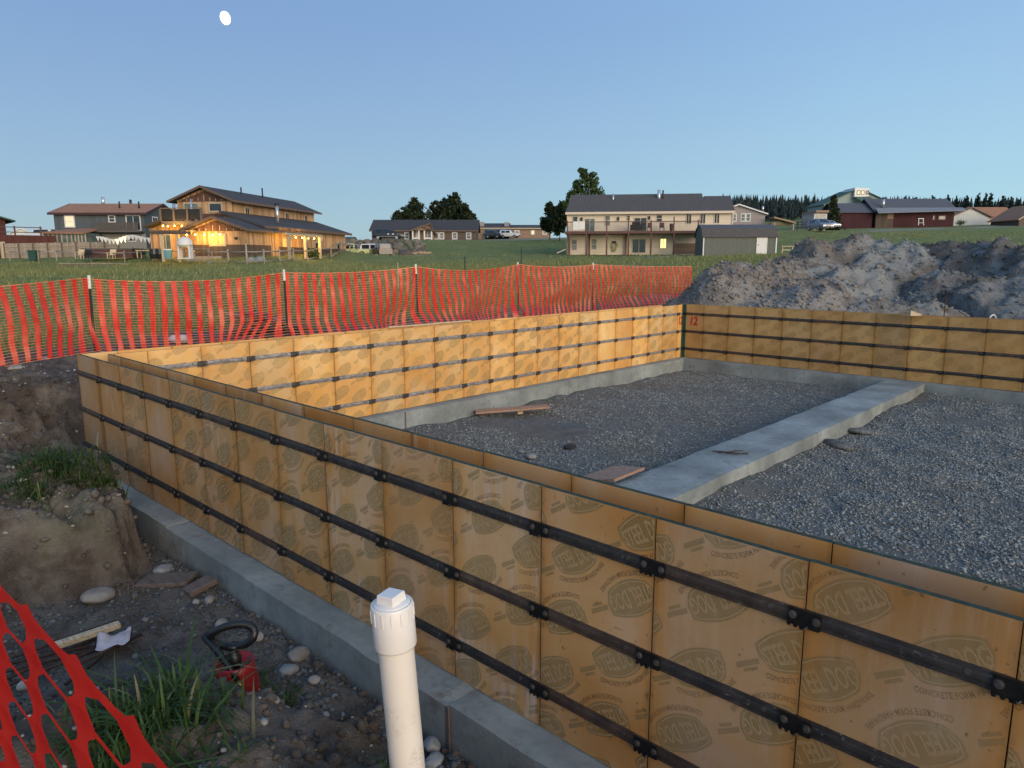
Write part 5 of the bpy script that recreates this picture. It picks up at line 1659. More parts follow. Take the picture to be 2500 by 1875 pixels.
def bulbs(name, label, pts, energy=0, per=1.0):
    """string of lamps along a polyline given in world space"""
    t = thing(name, label, "string lights", pts[0])
    o = Vector(pts[0])
    MB().tube([Vector(p) - o for p in pts], .012, 5).build("cable", M['black_metal'], t)
    b_ = bmesh.new(); bmesh.ops.create_icosphere(b_, subdivisions=1, radius=.07)
    me_ = bpy.data.meshes.new("bulb"); b_.to_mesh(me_); b_.free(); me_.materials.append(M['bulb'])
    for i in range(len(pts) - 1):
        a, b = Vector(pts[i]), Vector(pts[i + 1])
        n_ = max(1, int((b - a).length / per))
        for k in range(n_):
            p = a.lerp(b, (k + .5) / n_) - o - Vector((0, 0, .09))
            q = link("bulb", me_, t); q.location = p
    return t
def lodge_w(u, v, z):
    m = Matrix.Rotation(ROT0 + TH, 4, 'Z'); p = m @ Vector((u, v, z)); q = W(F.r0, F.d, F.z0)
    return (q[0] + p.x, q[1] + p.y, q[2] + p.z)
def lamp(p, e_, rad=.3, c=(1, .52, .08)):
    l = bpy.data.lights.new("porch_lamp", 'POINT'); l.energy = e_; l.color = c; l.shadow_soft_size = rad
    o_ = bpy.data.objects.new("porch_lamp", l); COL.objects.link(o_); o_.location = p
bulbs("string_lights", "warm string lights hanging under the lodge's front eave", [lodge_w(LU(px, -.7), -.7, LZ(y, 0, -.7)) for px, y in ((446, 570), (470, 570), (487, 569), (515, 570), (528, 572), (550, 566))], per=.8)
bulbs("string_lights", "warm string lights under the lodge's upper deck", [lodge_w(LU(px, 1.6), 1.6, LZ(y, q0, 1.6)) for px, y in ((396, 549), (420, 551), (440, 549), (455, 551))], per=.45)
bulbs("string_lights", "warm string lights on the lodge's left pergola", [lodge_w(LU(px, -.2), -.2, LZ(y, q0, -.2)) for px, y in ((376, 562), (395, 565), (412, 568), (430, 570))], per=.6)
bulbs("string_lights", "warm string lights along the lodge's right side porch", [lodge_w(pu1 - .3, v, 1.98) for v in np.linspace(pv0, pv1, 6)], per=.9)
for (p, e_) in [((LU(478, -1.0), -1.0, LZ(574, 0, -1)), 62), ((LU(505, -.9), -.9, LZ(573, 0, -1)), 62), ((LU(425, 1.4), 1.4, LZ(556, 0, 1)), 110), ((LU(405, 1.5), 1.5, LZ(574, 0, 0)), 70), ((pu1 - .6, pv0 + 2, 1.8), 90), ((pu1 - .6, pv1 - 1, 1.8), 90)]:
    lamp(lodge_w(*p), e_ * .95)

# ---- brown ranch house with black roof
F = Facade(908, 585, 140)
U, Z = F.u, F.z
h = F.thing("ranch_house", "long low brown ranch house with black roof and white porch posts", "house")
W1 = U(1163)
rf = house_gable_u(h, 0, W1, 0, 9, -1, Z(564) + .3, Z(536.5, 4.5), M['sid_brown'], M['rf_dark'], .4, M['fascia_brown'])
house_gable_v(h, U(1008), U(1062), -1.4, 3.5, -1, Z(562), Z(545.5, -1), M['sid_tan'], M['rf_dark'], .5, M['fascia_brown'], ur=U(1053), name="wing_wall")
house_gable_v(h, U(1012), U(1060), -2.9, -1.42, Z(563) + .02, Z(563) + .06, Z(551, -3), M['sid_tan'], M['rf_dark'], .3, M['fascia_brown'], ur=U(1035), name="porch_gable")
for px in (1013, 1028, 1041, 1058): MB().box(U(px) - .13, U(px) + .13, -2.8, -2.55, -.5, Z(563)).build("porch_post", M['trim'], h)
for a, b in ((1014.5, 1027), (1042.5, 1056.5)): MB().box(U(a), U(b), -2.75, -2.6, .05, .3).build("porch_rail", M['trim'], h)
for a, b in ((988, 1000), (1061, 1072), (1073, 1085), (1104, 1117), (1138, 1151)):
    vv = 0 if not (1008 < a < 1060) else -1.4
    window(h, U(a), U(b), Z(584.5), Z(567), vv, 'f', M['trim'], M['glass_blind'], 'h', fw=.16, prd=.06)
window(h, U(1045), U(1056), Z(582), Z(566), -1.4, 'f', M['trim'], M['glass_blind'], 'h', fw=.12)
window(h, U(1018), U(1026), Z(585), Z(565), -1.4, 'f', M['trim'], M['trim'], None, name="door", fw=.12)
# ---- carport house behind it
F = Facade(1165, 582, 172)
U, Z = F.u, F.z
h = F.thing("carport_house", "tan low house with open carport and two stub chimneys right of the ranch", "house")
MB().prism([(-.0, -1), (U(1180), -1), (U(1180), Z(557)), (0, Z(557))], 'y', 0, 9).build("wall", M['sid_tan'], h)
house_gable_u(h, U(1245), U(1344), 0, 9, -1, Z(559) + .3, Z(549, 4.5), M['sid_tan'], M['rf_dark'], .5, M['trim_tan'])
gable_roof(MB(), U(1166), U(1242), .3, 9, Z(557) + .3, Z(545, 4.5), 'u', .4).build("carport_roof", M['rf_dark'], h)
MB().box(U(1166), U(1244), -.3, -.1, Z(559), Z(556)).build("fascia", M['trim_tan'], h)
MB().box(U(1181), U(1244), 7.5, 8.5, -1, Z(558)).build("back_wall", M['sid_dark'], h)
for px, y in ((1176, 541), (1237, 542)):
    MB().box(U(px) - .55, U(px) + .55, 1, 2.2, Z(555), Z(y)).build("chimney", M['cmu'], h)
for px in (1181, 1209, 1244): MB().box(U(px) - .12, U(px) + .12, 0.02, .22, -1, Z(559.5)).build("carport_post", M['sid_tan'], h)
for a, b, m_ in ((1256, 1268, 'glass_blind'), (1296, 1305, 'lit_soft'), (1324, 1335, 'glass_blind')):
    window(h, U(a), U(b), Z(573), Z(562), 0, 'f', M['trim'], M[m_], None, fw=.2, prd=.06)
# ---- cream house with the long deck
F = Facade(1384, 621, 90, math.radians(-8))
U, Z = F.u, F.z
h = F.thing("cream_house", "cream two storey house with charcoal roof and long red deck on posts", "house")
W1 = U(1783)
zt = Z(519) + .12; zrr = Z(478.5, 4.2)
MB().prism([(0, -.6), (8.4, -.6), (8.4, zt - .1), (4.2, zrr - .25), (0, zt - .1)], 'x', 0, W1).build("wall", M['sid_cream'], h)
k_ = (zrr - zt - .12) / 4.2
def sl(v): return zt + .12 + k_ * v
mb = MB(); mb.slab([(U(1380), -.5, sl(-.5)), (U(1789), -.5, sl(-.5)), (U(1789), 2.8, sl(2.8)), (U(1386), 2.8, sl(2.8))], .2)
rf = mb.build("roof", M['rf_char'], h)
mb = MB(); mb.slab([(U(1386), 2.803, sl(2.803)), (U(1716, 500, 3), 2.803, sl(2.803)), (U(1716, 500, 3), 4.5, sl(4.5)), (U(1386), 4.5, sl(4.5))], .2); mb.build("roof", M['rf_char'], h)
mb = MB(); mb.slab([(U(1719, 500, 3), 2.803, sl(2.803) - .002), (U(1789), 2.803, sl(2.803) - .002), (U(1789), 3.7, sl(3.7)), (U(1719, 500, 3), 3.7, sl(3.7))], .2); mb.build("roof", M['rf_char'], h)
MB().slab([(U(1386), 4.503, sl(4.5)), (U(1716, 500, 3), 4.503, sl(4.5)), (U(1716, 500, 3), 9, sl(0)), (U(1386), 9, sl(0))], .2).build("roof", M['rf_char'], h)
MB().box(U(1380), U(1789), -.57, -.503, sl(-.5) - .26, sl(-.5) + .02).build("gutter", M['trim_cream'], h)
for px in (1383.5, 1784): MB().box(U(px), U(px) + .12, -.12, -.02, 0, zt - .2).build("downpipe", M['trim_cream'], h)
for (a, b, y0, y1, gm, dv) in [(1397, 1410, 554, 528, 'glass', 'h'), (1426, 1452, 566, 533, 'glass_teal', 'v'), (1475, 1489, 552, 526, 'glass_blind', 'h'), (1528, 1537, 539, 525, 'glass', 'h'), (1546, 1578, 565, 531, 'glass', 'v'), (1600, 1615, 543, 524, 'glass', 'h'),
                             (1672, 1686, 547, 522, 'glass', 'v'), (1706, 1720, 547, 521, 'glass', 'v'), (1740, 1754, 546, 520, 'glass', 'v'), (1395, 1409, 611, 584, 'glass_blind', 'h'), (1444, 1457, 610, 583, 'glass_blind', 'h'), (1543, 1577, 618, 583, 'glass', 'v'), (1611, 1627, 607, 582, 'lit_cool', 'v')]:
    window(h, U(a, 600), U(b, 600), Z(y0, 0, U(a)), Z(y1, 0, U(a)), 0, 'f', M['trim_cream'], M[gm], dv, name="patio_door" if b - a > 20 else "window", fw=.07, prd=.06)
for px, y in ((1419, 535), (1508, 534), (1583, 532)): MB().box(U(px) - .12, U(px) + .12, -.2, -.003, Z(y, 0, U(px)) - .2, Z(y, 0, U(px)) + .2).build("wall_lamp", M['black_metal'], h)
MB().box(U(1644), U(1697), -.02, -.002, .02, Z(594, 0, 14)).build("panel", M['sid_tan'], h)
dz0, dz1 = Z(573), Z(567)
dp = -3.0
MB().box(U(1382), U(1716), dp, -.02, dz0, dz1).build("deck", M['deck_red'], h)
for px in (1390, 1431, 1481, 1534, 1589, 1645, 1704): MB().box(U(px, 600, dp) - .1, U(px, 600, dp) + .1, dp + .05, dp + .25, -.6, dz0 - .003).build("deck_post", M['deck_red'], h)
for px in (1388, 1437, 1526): MB().box(U(px), U(px) + .2, -.5, -.3, -.6, dz0 - .003).build("deck_post", M['deck_red'], h)
for px in (1385, 1431, 1481, 1534, 1589, 1645, 1704): MB().box(U(px, 560, dp) - .07, U(px, 560, dp) + .07, dp + .02, dp + .14, dz1 + .003, dz1 + (1.25 if px not in (1534, 1645) else 1.6)).build("rail_post", M['deck_red'], h)
MB().box(U(1384, 560, dp), U(1712, 560, dp), dp + .03, dp + .13, dz1 + 1.02, dz1 + 1.12).build("rail", M['deck_red'], h)
mb = MB()
for x in np.arange(U(1386, 560, dp), U(1711, 560, dp), .13): mb.box(x, x + .022, dp + .06, dp + .085, dz1 + .05, dz1 + 1.0)
tag(mb.build("balusters", M['black_metal'], h), kind="stuff")
for px, y0, y1, m_, r_ in ((1497, 485, 473, 'metal_pipe', .12), (1609, 480, 463, 'metal_pipe', .2), (1618.5, 479, 464, 'black_metal', .1)):
    tubepart("roof_vent", [(U(px, 480, 3), 3.2, Z(y0, 3, U(px)) - .8), (U(px, 480, 3), 3.2, Z(y1, 3, U(px)))], r_, M[m_], h)
MB().bar((U(1363), -2, Z(618)), (U(1381), -.6, Z(609)), .12, .1).build("drain_spout", M['trim_cream'], h)
def deck_item(name, label, cat, px, w_, hh, mat, kind):
    uu_, vv_ = U(px, 560, dp + 1), dp + 1.0
    q = far_thing(name, label, cat, F.r0 + uu_ * F.ct - vv_ * F.st, F.d + uu_ * F.st + vv_ * F.ct, F.z0 + dz1 + .003, F.th)
    if kind == 'chair':
        MB().box(-w_ / 2, w_ / 2, -.25, .25, .38, .44).build("seat", mat, q); MB().hexa([(-w_ / 2, .2, .443), (w_ / 2, .2, .443), (w_ / 2, .26, .443), (-w_ / 2, .26, .443), (-w_ / 2, .4, 1.0), (w_ / 2, .4, 1.0), (w_ / 2, .46, 1.0), (-w_ / 2, .46, 1.0)]).build("backrest", mat, q)
        for a in (-1, 1):
            for b in (-1, 1): MB().box(a * w_ / 2 * .85 - .03, a * w_ / 2 * .85 + .03, b * .2 - .03, b * .2 + .03, 0, .38).build("leg", mat, q)
    elif kind == 'grill':
        MB().box(-w_ / 2, w_ / 2, -.3, .3, .1, .75).build("cabinet", mat, q); MB().prism([(-.3, .753), (.3, .753), (.25, 1.05), (0, 1.15), (-.25, 1.05)], 'x', -w_ * .35, w_ * .35).build("lid", mat, q)
        for a in (-1, 1): MB().tube([(a * w_ * .4, -.2, .05), (a * w_ * .4 + .04, -.2, .05)], .06, 10).build("wheel", mat, q)
    elif kind == 'bin':
        MB().lathe([(w_ * .4, 0), (w_ * .5, hh)], 14).build("body", mat, q); MB().lathe([(w_ * .52, hh), (w_ * .3, hh + .06)], 14).build("lid", mat, q)
    elif kind == 'cloth':
        pass
    return q
deck_item("barbecue", "black barbecue grill on the cream house's deck before the patio door", "barbecue", 1553, 1.4, 1, M['black_metal'], 'grill')
deck_item("deck_chair", "dark chair on the cream house's deck right of the barbecue", "chair", 1586, .55, 1, M['deck_red'], 'chair')
deck_item("deck_chair", "dark chair on the cream house's deck left of the bin", "chair", 1616, .55, 1, M['deck_red'], 'chair')
deck_item("bin", "dark bin on the cream house's deck near a tall rail post", "bin", 1639, .45, .8, M['deck_red'], 'bin')
tw = far_thing("towel", "white towels hung over the left end of the cream house's deck rail", "towel", F.r0 + U(1414, 560, dp) * F.ct - dp * F.st, F.d + U(1414, 560, dp) * F.st + dp * F.ct + .03, F.z0 + dz1, F.th)
MB().prism([(-.02, 1.13), (.16, 1.13), (.165, .4), (.15, .4), (.145, 1.115), (-.005, 1.115), (-.01, .15), (-.025, .15)], 'x', -.72, -.02).build("cloth", M['trim'], tw)
MB().prism([(-.02, 1.13), (.16, 1.13), (.165, .5), (.15, .5), (.145, 1.115), (-.005, 1.115), (-.01, .2), (-.025, .2)], 'x', .0, .68).build("cloth", M['trim'], tw)
hz_ = far_thing("hose", "yellow green garden hose coiled on the cream house's lower wall", "hose", F.r0 + U(1499) * F.ct, F.d + U(1499) * F.st - .12, F.z0, F.th)
MB().tube([(.42 * math.cos(a) * (1 - .02 * k), -.05 - .02 * (k % 3), .95 + .62 * math.sin(a)) for k, a in enumerate(np.linspace(0, 12.5, 40))], .045, 6).build("coil", simple('hose_yellow', (.30, .32, .10), .5), hz_)
MB().box(-.2, .2, -.12, .08, 1.35, 1.6).build("hanger", M['black_metal'], hz_)
# ---- sage shed
F = Facade(1715, 622, 79.5)
U, Z = F.u, F.z
s_ = F.thing("garden_shed", "sage green shed with dark gambrel tin roof and a white door", "shed")
W1 = U(1896)
MB().prism([(0, -.3), (3.4, -.3), (3.4, Z(577)), (0, Z(577))], 'x', 0, W1).build("wall", M['sid_shed'], s_)
zt, zm, zp = Z(577), Z(557, .6), Z(548, 1.6)
rf = MB().slab([(-.12, -.18, zt - .04), (W1 + .12, -.18, zt - .04), (W1 + .12, .55, zm), (-.12, .55, zm)], .08).build("roof_lower", M['rf_char'], s_)
MB().slab([(-.12, .553, zm), (W1 + .12, .553, zm), (W1 + .12, 1.7, zp), (-.12, 1.7, zp)], .08).build("roof_upper", M['rf_navy'], s_)
MB().slab([(-.12, 1.703, zp), (W1 + .12, 1.703, zp), (W1 + .12, 2.85, zm), (-.12, 2.85, zm)], .08).build("roof_upper", M['rf_navy'], s_)
MB().slab([(-.12, 2.853, zm), (W1 + .12, 2.853, zm), (W1 + .12, 3.58, zt), (-.12, 3.58, zt)], .08).build("roof_lower", M['rf_char'], s_)
for uu in (0.0, W1 - .12): MB().box(uu, uu + .12, -.05, -.003, -.3, zt - .06).build("corner_board", M['trim'], s_)
for uu in (.003, W1 - .043): MB().prism([(.03, zt), (3.37, zt), (2.82, zm - .1), (1.7, zp - .1), (.58, zm - .1)], 'x', uu, uu + .04).build("gable", M['sid_shed'], s_)
d_ = MB().box(U(1848), U(1871), -.05, -.003, .05, Z(578)).build("door", M['trim'], s_)
for a, b in ((1846.6, 1848), (1871, 1872.4)): MB().box(U(a), U(b), -.07, -.003, .0, Z(576.5)).build("door_trim", M['trim'], s_)
MB().box(U(1850), U(1850) + .08, -.1, -.052, 1.0, 1.12).build("handle", M['bolt'], d_)
# ---- taupe gable house behind the cream one
F = Facade(1752, 560, 128)
U, Z = F.u, F.z
h = F.thing("taupe_house", "taupe gable house with white trim partly hidden behind the cream house", "house", math.radians(-14))
house_gable_v(h, U(1735), U(1858), 0, 16, -2, Z(521), Z(499), M['sid_taupe'], M['rf_char'], .4, M['trim'], ur=U(1797))
window(h, U(1783), U(1793), Z(542), Z(522), 0, 'f', M['trim'], M['glass_blind'], 'h', fw=.14, prd=.06)
window(h, U(1802), U(1813.5), Z(542), Z(522), 0, 'f', M['trim'], M['glass_blind'], 'h', fw=.14, prd=.06)
window(h, U(1813.6), U(1825), Z(542), Z(522), 0, 'f', M['trim'], M['glass_blind'], 'h', fw=.14, prd=.06)
for v in (2, 4.5, 7, 9.5): window(h, v, v + 1.3, Z(543), Z(524), U(1858), 'r', M['trim'], M['lit_soft'], 'h', fw=.14)
tubepart("roof_vent", [(U(1846, 500, 4), 6, Z(512)), (U(1846, 500, 4), 6, Z(499))], .2, M['metal_pipe'], h)
# ---- green roofed house behind the barn
F = Facade(2040, 552, 215)
U, Z = F.u, F.z
h = F.thing("green_house", "tall pale green house with white dormer and green roof behind the red barn", "house")
house_gable_v(h, U(2005), U(2170), 0, 12, -2, Z(497), Z(459), M['sid_sage'], M['rf_green'], .6, M['rf_green'], ur=U(2085), name="wall")
MB().prism([(U(2072), Z(482)), (U(2106), Z(480)), (U(2106), Z(461)), (U(2072), Z(459))], 'y', -1.2, 6).build("dormer", M['trim'], h)
for a in (2077, 2087, 2098): window(h, U(a), U(a + 8), Z(476), Z(466), -1.2, 'f', M['black_metal'], M['lit_soft'] if a < 2090 else M['glass'], None, fw=.15, prd=.05)
MB().slab([(U(2084), -4, Z(496)), (U(2120), -4, Z(496)), (U(2108), -1.3, Z(481)), (U(2072), -1.3, Z(481))], .25).build("porch_roof", M['rf_green'], h)
# ---- dark red barn
F = Facade(2040, 557, 158)
U, Z = F.u, F.z
h = F.thing("red_barn", "long dark red barn with blue grey tin roof and a steel flue", "barn")
house_gable_u(h, 0, U(2128), .6, 8, -1, Z(518) + .3, Z(496, 4), M['sid_red'], M['rf_navy'], .5, None)
house_gable_u(h, U(2132), U(2322), 0, 9, -1, Z(514) + .2, Z(485, 4.5), M['sid_red'], M['rf_navy'], .7, None, name="main_wall")
MB().slab([(U(2126), -2.0, Z(519, -2)), (U(2336), -2.0, Z(513, -2)), (U(2336), -.7, Z(507)), (U(2126), -.7, Z(508)),], .15).build("porch_roof", simple('pale_tin', (.15, .165, .19), .6, amt=.15), h)
MB().box(U(2132), U(2175), -.05, -.003, -1, Z(519)).build("dark_panel", M['sid_dark'], h)
window(h, U(2160), U(2174), Z(534), Z(521), -.05, 'f', M['sid_tan'], M['sid_tan'], 'v', fw=.2, prd=.06)
tubepart("flue", [(U(2151), .6, Z(509)), (U(2151), .6, Z(484))], .28, M['metal_pipe'], h)
tubepart("flue_cap", [(U(2151), .6, Z(484)), (U(2151), .6, Z(481.5))], [.36, .3], M['black_metal'], h)
for a, b in ((2270, 2276), (2284, 2302)): window(h, U(a), U(b), Z(537), Z(526), 0, 'f', M['deck_grey'], M['glass'], None, fw=.15)
window(h, U(2044), U(2048), Z(554), Z(542), .6, 'f', M['trim'], M['sid_red'], None, name="door", fw=.08)
sc_ = far_thing("porch_swing", "white wooden bench swing frame in front of the dark red barn", "swing", rz(2247, 548, 155)[0], 155, rz(2247, 548, 155)[1])
for a in (-1, 1): MB().bar((a * .55, -.3, -.2), (a * .45, 0, 1.15), .12, .12).build("leg", M['trim'], sc_)
MB().box(-.6, .6, -.08, .08, 1.15, 1.28).build("top_beam", M['trim'], sc_); MB().box(-.4, .4, -.2, .2, .3, .38).build("seat", M['trim'], sc_)
# ---- white cottage and its brown neighbour
F = Facade(2320, 551, 168)
U, Z = F.u, F.z
h = F.thing("white_cottage", "white cottage with brown roof and glowing porch right of the red barn", "cottage")
house_gable_v(h, 0, U(2408), 0, 9, -1, Z(527), Z(506), M['sid_white'], M['rf_brown'], .5, M['fascia_brown'], ur=U(2362))
MB().box(U(2408) + .003, U(2480), 2.5, 9, -1, Z(531)).build("wing_wall", M['trim_cream'], h)
gable_roof(MB(), U(2400), U(2492), 2.5, 11.5, Z(529), Z(505, 6), 'u', .4).build("wing_roof", M['rf_brown'], h)
for a, b, m_ in ((2412, 2418, 'lit_soft'), (2423, 2428, 'glass'), (2436, 2447, 'lit_warm'), (2455, 2466, 'lit_warm')): window(h, U(a), U(b), Z(547), Z(535), 2.5, 'f', M['trim'], M[m_], None, fw=.15, prd=.06)
for px in (2432, 2450, 2470): MB().box(U(px) - .12, U(px) + .12, .6, .85, -1, Z(532)).build("porch_post", M['trim_cream'], h)
lamp(P(2466, 538, 169.2), 160, .3, (1, .62, .28))
pl_ = far_thing("porch_lantern", "bright orange lantern glowing on the white cottage's porch", "lantern", rz(2468, 538, 168.6)[0], 168.6, rz(2468, 538, 168.6)[1])
MB().lathe([(.12, -.2), (.2, 0), (.12, .2)], 10).build("glass", M['bulb'], pl_); MB().lathe([(.16, .2), (.03, .3)], 10).build("cap", M['black_metal'], pl_)
F = Facade(2478, 549, 152)
U, Z = F.u, F.z
h = F.thing("brown_house", "brown house with dark roof cut off by the right edge", "house")
house_gable_v(h, U(2481), U(2620), 0, 9, -1, Z(532), Z(497), M['sid_brown'], M['rf_brown'], .5, M['trim_tan'], ur=U(2535))
# ---- maroon house at the left edge, small roofs beyond
F = Facade(20, 606, 84, math.radians(42))
U, Z = F.u, F.z
h = F.thing("maroon_house", "maroon boarded house with green grey roof at the left edge", "house")
house_gable_v(h, -7, 0, 0, 10, -1, Z(532), Z(508), M['sid_maroon'], M['rf_green'], .9, None, ur=-3.5)
MB().box(-6, 4.4, -2.6, -.4, -1, Z(575)).build("deck_skirt", M['sid_maroon'], h)
for uu in (.4, 2.9): MB().box(uu, uu + .16, -2.6, -2.44, Z(575) + .003, Z(553)).build("rail_post", M['fascia_maroon'], h)
for a_, b_ in ((557, 555), (569, 567)): MB().box(-1, 3.1, -2.56, -2.48, Z(a_), Z(b_)).build("rail", M['fascia_maroon'], h)
for (px0, px1, pyb, pyr, d, lb) in [(30, 72, 567, 556, 190, "small white gabled roof far away behind the maroon house's deck"), (66, 104, 575, 560, 175, "small white gabled roof far away behind the white truck")]:
    F = Facade(px0, pyb + 25, d); U, Z = F.u, F.z
    h = F.thing("far_house", lb, "house", math.radians(30))
    house_gable_v(h, 0, U(px1), 0, 8, -1, Z(pyb), Z(pyr), M['sid_white'], M['rf_navy'], .4, M['trim'])
for (px0, px1, pyb, pyt, d, lb, m_) in [(842, 862, 588, 577.5, 260, "tiny tan house on the horizon right of the lodge", 'sid_tan'), (824, 841, 589, 583, 270, "tiny grey house on the horizon beside the lodge roof", 'sid_grey')]:
    F = Facade(px0, pyb + 12, d); U, Z = F.u, F.z
    h = F.thing("far_house", lb, "house")
    house_gable_u(h, 0, U(px1), 0, 6, -1, Z(pyb - 5), Z(pyt), M[m_], M['rf_char'], .3, None)

# ================================================================== FENCES, YARD
def gz_at(r, d):
    q = W(r, d, 0); return float(ground_z(q[0], q[1])[0])
RAILP = [(25, 78), (95, 77.5), (139, 77), (222, 75.5), (305, 73), (389, 70), (476, 66), (558, 62.5), (603, 60.5), (645, 62), (683, 65.5), (717, 69), (750, 73), (780, 77.5), (809, 82), (834, 87), (856, 92), (878, 97)]
def rpt(px, d):
    r = rz(px, 640, d)[0]; return W(r, d, gz_at(r, d))
p0 = rpt(*RAILP[0])
rf_ = thing("rail_fence", "weathered grey post and rail fence along the field in front of the lodge", "fence", p0)
pts = [rpt(*q) - p0 for q in RAILP]
for i, p in enumerate(pts):
    hh = 1.22 if i != 8 else 1.7
    MB().tube([p + np.array([0, 0, -.3]), p + np.array([0, 0, hh])], [.085, .075], 7).build("post", M['board_grey'], rf_, True)
for i in range(len(pts) - 1):
    a, b = pts[i], pts[i + 1]
    MB().tube([a + np.array([0, 0, 1.02]), (a + b) / 2 + np.array([0, 0, .99]), b + np.array([0, 0, 1.02])], .055, 6).build("rail", M['board_grey'], rf_, True)
    if i >= 5: MB().tube([a + np.array([0, 0, .18]), b + np.array([0, 0, .18])], .05, 6).build("rail", M['board_grey'], rf_, True)
# tall board fence of the patio at the left
q0 = W(rz(20, 620, 81)[0], 81, gz_at(rz(20, 620, 81)[0], 81))
bf = thing("board_fence", "tan board privacy fence around the lodge's patio at the left", "fence", q0)
A_, B_ = rpt(16, 81) - q0, rpt(295, 82) - q0
nb = 62
for k in range(nb):
    t0, t1 = k / nb, (k + .93) / nb
    a, b = A_ + (B_ - A_) * t0, A_ + (B_ - A_) * t1
    h0 = 1.55 + .03 * ((k * 7) % 5) / 4
    MB().hexa([a + np.array([0, 0, -.2]), b + np.array([0, 0, -.2]), b + np.r_[FV * .03, -.2], a + np.r_[FV * .03, -.2], a + np.array([0, 0, h0]), b + np.array([0, 0, h0]), b + np.r_[FV * .03, h0], a + np.r_[FV * .03, h0]]).build("board", M['board_tan'], bf)
for t_ in np.linspace(0, 1, 9):
    p = A_ + (B_ - A_) * t_
    MB().box(-.06, .06, -.06, .06, -.3, 1.62).build("post", M['board_dark'], bf).location = p - np.r_[FV * .12, 0]
for zz in (.4, 1.2): MB().bar(A_ + np.array([0, 0, zz]) - np.r_[FV * .05, 0], B_ + np.array([0, 0, zz]) - np.r_[FV * .05, 0], .06, .12).build("rail", M['board_grey'], bf)
MB().box(-.22, .22, -.22, .22, -.2, 1.75).build("end_pillar", M['trim_tan'], bf).location = A_ - np.r_[RV * .25, 0]
# low patio platform
rr0, rr1 = rz(150, 640, 72)[0], rz(470, 640, 70)[0]
pf = far_thing("patio_platform", "low timber patio platform beside the lodge, behind the rail fence", "deck", rr0, 71.5, gz_at(rr0, 71.5))
for k in range(26):
    x0 = (rr1 - rr0) * k / 26; MB().box(x0, x0 + (rr1 - rr0) / 26 - .03, 0, 6, .22, .3).build("board", M['board_grey'], pf)
MB().box(0, rr1 - rr0, .05, 5.9, -.5, .215).build("frame", M['board_dark'], pf)
def yard(name, label, cat, px, py, d, group=None):
    r, z = rz(px, py, d)
    return far_thing(name, label, cat, r, d, max(gz_at(r, d), z) if py is None else z, 0, group)
def patio_chair(px, py, d, label, mat):
    q = yard("patio_chair", label, "chair", px, py, d, "patio chairs")
    MB().box(-.3, .3, -.25, .3, .36, .42).build("seat", mat, q)
    MB().hexa([(-.3, .28, .423), (.3, .28, .423), (.3, .33, .423), (-.3, .33, .423), (-.3, .5, .95), (.3, .5, .95), (.3, .55, .95), (-.3, .55, .95)]).build("backrest", mat, q)
    for a in (-1, 1):
        for b in (-.2, .26): MB().box(a * .27 - .03, a * .27 + .03, b - .03, b + .03, 0, .36 if b > 0 else .6).build("leg", mat, q)
        MB().box(a * .27 - .05, a * .27 + .05, -.25, .3, .603, .64).build("armrest", mat, q)
patio_chair(194, 632, 73, "pale wooden patio chair at the left, before the tan board fence", M['board_new'])
patio_chair(212, 632, 74, "dark patio chair just right of the pale one", M['black_metal'])
patio_chair(272, 632, 73.5, "orange wooden patio chair in front of the boxes", M['board_new'])
patio_chair(345, 632, 72, "dark patio chair beside the table under the pergola", M['black_metal'])
def tableq(px, py, d, w_, label, mat):
    q = yard("patio_table", label, "table", px, py, d, "patio tables")
    MB().box(-w_ / 2, w_ / 2, -.45, .45, .70, .76).build("tabletop", mat, q)
    for a in (-1, 1):
        for b in (-1, 1): MB().box(a * w_ * .44 - .04, a * w_ * .44 + .04, b * .38 - .04, b * .38 + .04, 0, .70).build("leg", mat, q)
tableq(365, 630, 71, 2.2, "long pale patio table under the pergola lights", M['board_new'])
tableq(485, 628, 65, 2.4, "grey outdoor work table beside the white egg grill", M['board_grey'])
g_ = yard("egg_grill", "big white domed outdoor oven on a white stand by the lodge's porch post", "grill", 454, 632, 63); g_.scale = (.75, .75, .78)
MB().box(-.75, .75, -.5, .5, 0, .12).build("base", M['trim'], g_)
for a in (-1, 1): MB().box(a * .62 - .08, a * .62 + .08, -.45, .45, .12, 1.3).build("stand_leg", M['trim'], g_)
MB().box(-.72, .72, -.5, .5, 1.303, 1.42).build("shelf", M['trim'], g_)
MB().lathe([(.85, 1.423), (.86, 1.6), (.78, 1.95), (.55, 2.25), (.25, 2.38), (.02, 2.4)], 20).build("dome", M['trim'], g_, True)
tb = yard("blue_bin", "pale blue plastic bin on the lodge patio", "bin", 410, 632, 67)
MB().lathe([(.36, 0), (.44, .8)], 16).build("body", simple('blue_plastic', (.10, .26, .33), .5, amt=.1), tb); MB().lathe([(.46, .803), (.42, .88)], 16).build("lid", M['trim'], tb)
for px, lb in ((378, "dark barrel planter left of the blue bin"), (392, "second dark barrel planter, next to the blue bin")):
    q = yard("planter", lb, "planter", px, 632, 69, "dark barrel planters"); MB().lathe([(.36, 0), (.46, .45), (.42, .95)], 14).build("barrel", M['black_plastic'], q); MB().lathe([(.44, .953), (.3, .99)], 14).build("soil", M['board_dark'], q)
q = yard("trash_bin", "dark green wheeled bin in front of the tan board fence", "bin", 84, 636, 77.5)
MB().prism([(-.35, 0), (.35, 0), (.42, 1.0), (-.42, 1.0)], 'y', -.35, .35).build("body", M['green_steel'], q); MB().box(-.45, .45, -.4, .4, 1.003, 1.08).build("lid", M['green_steel'], q)
q = yard("hot_tub", "low dark covered hot tub behind the patio chairs", "hot tub", 275, 629, 76.5)
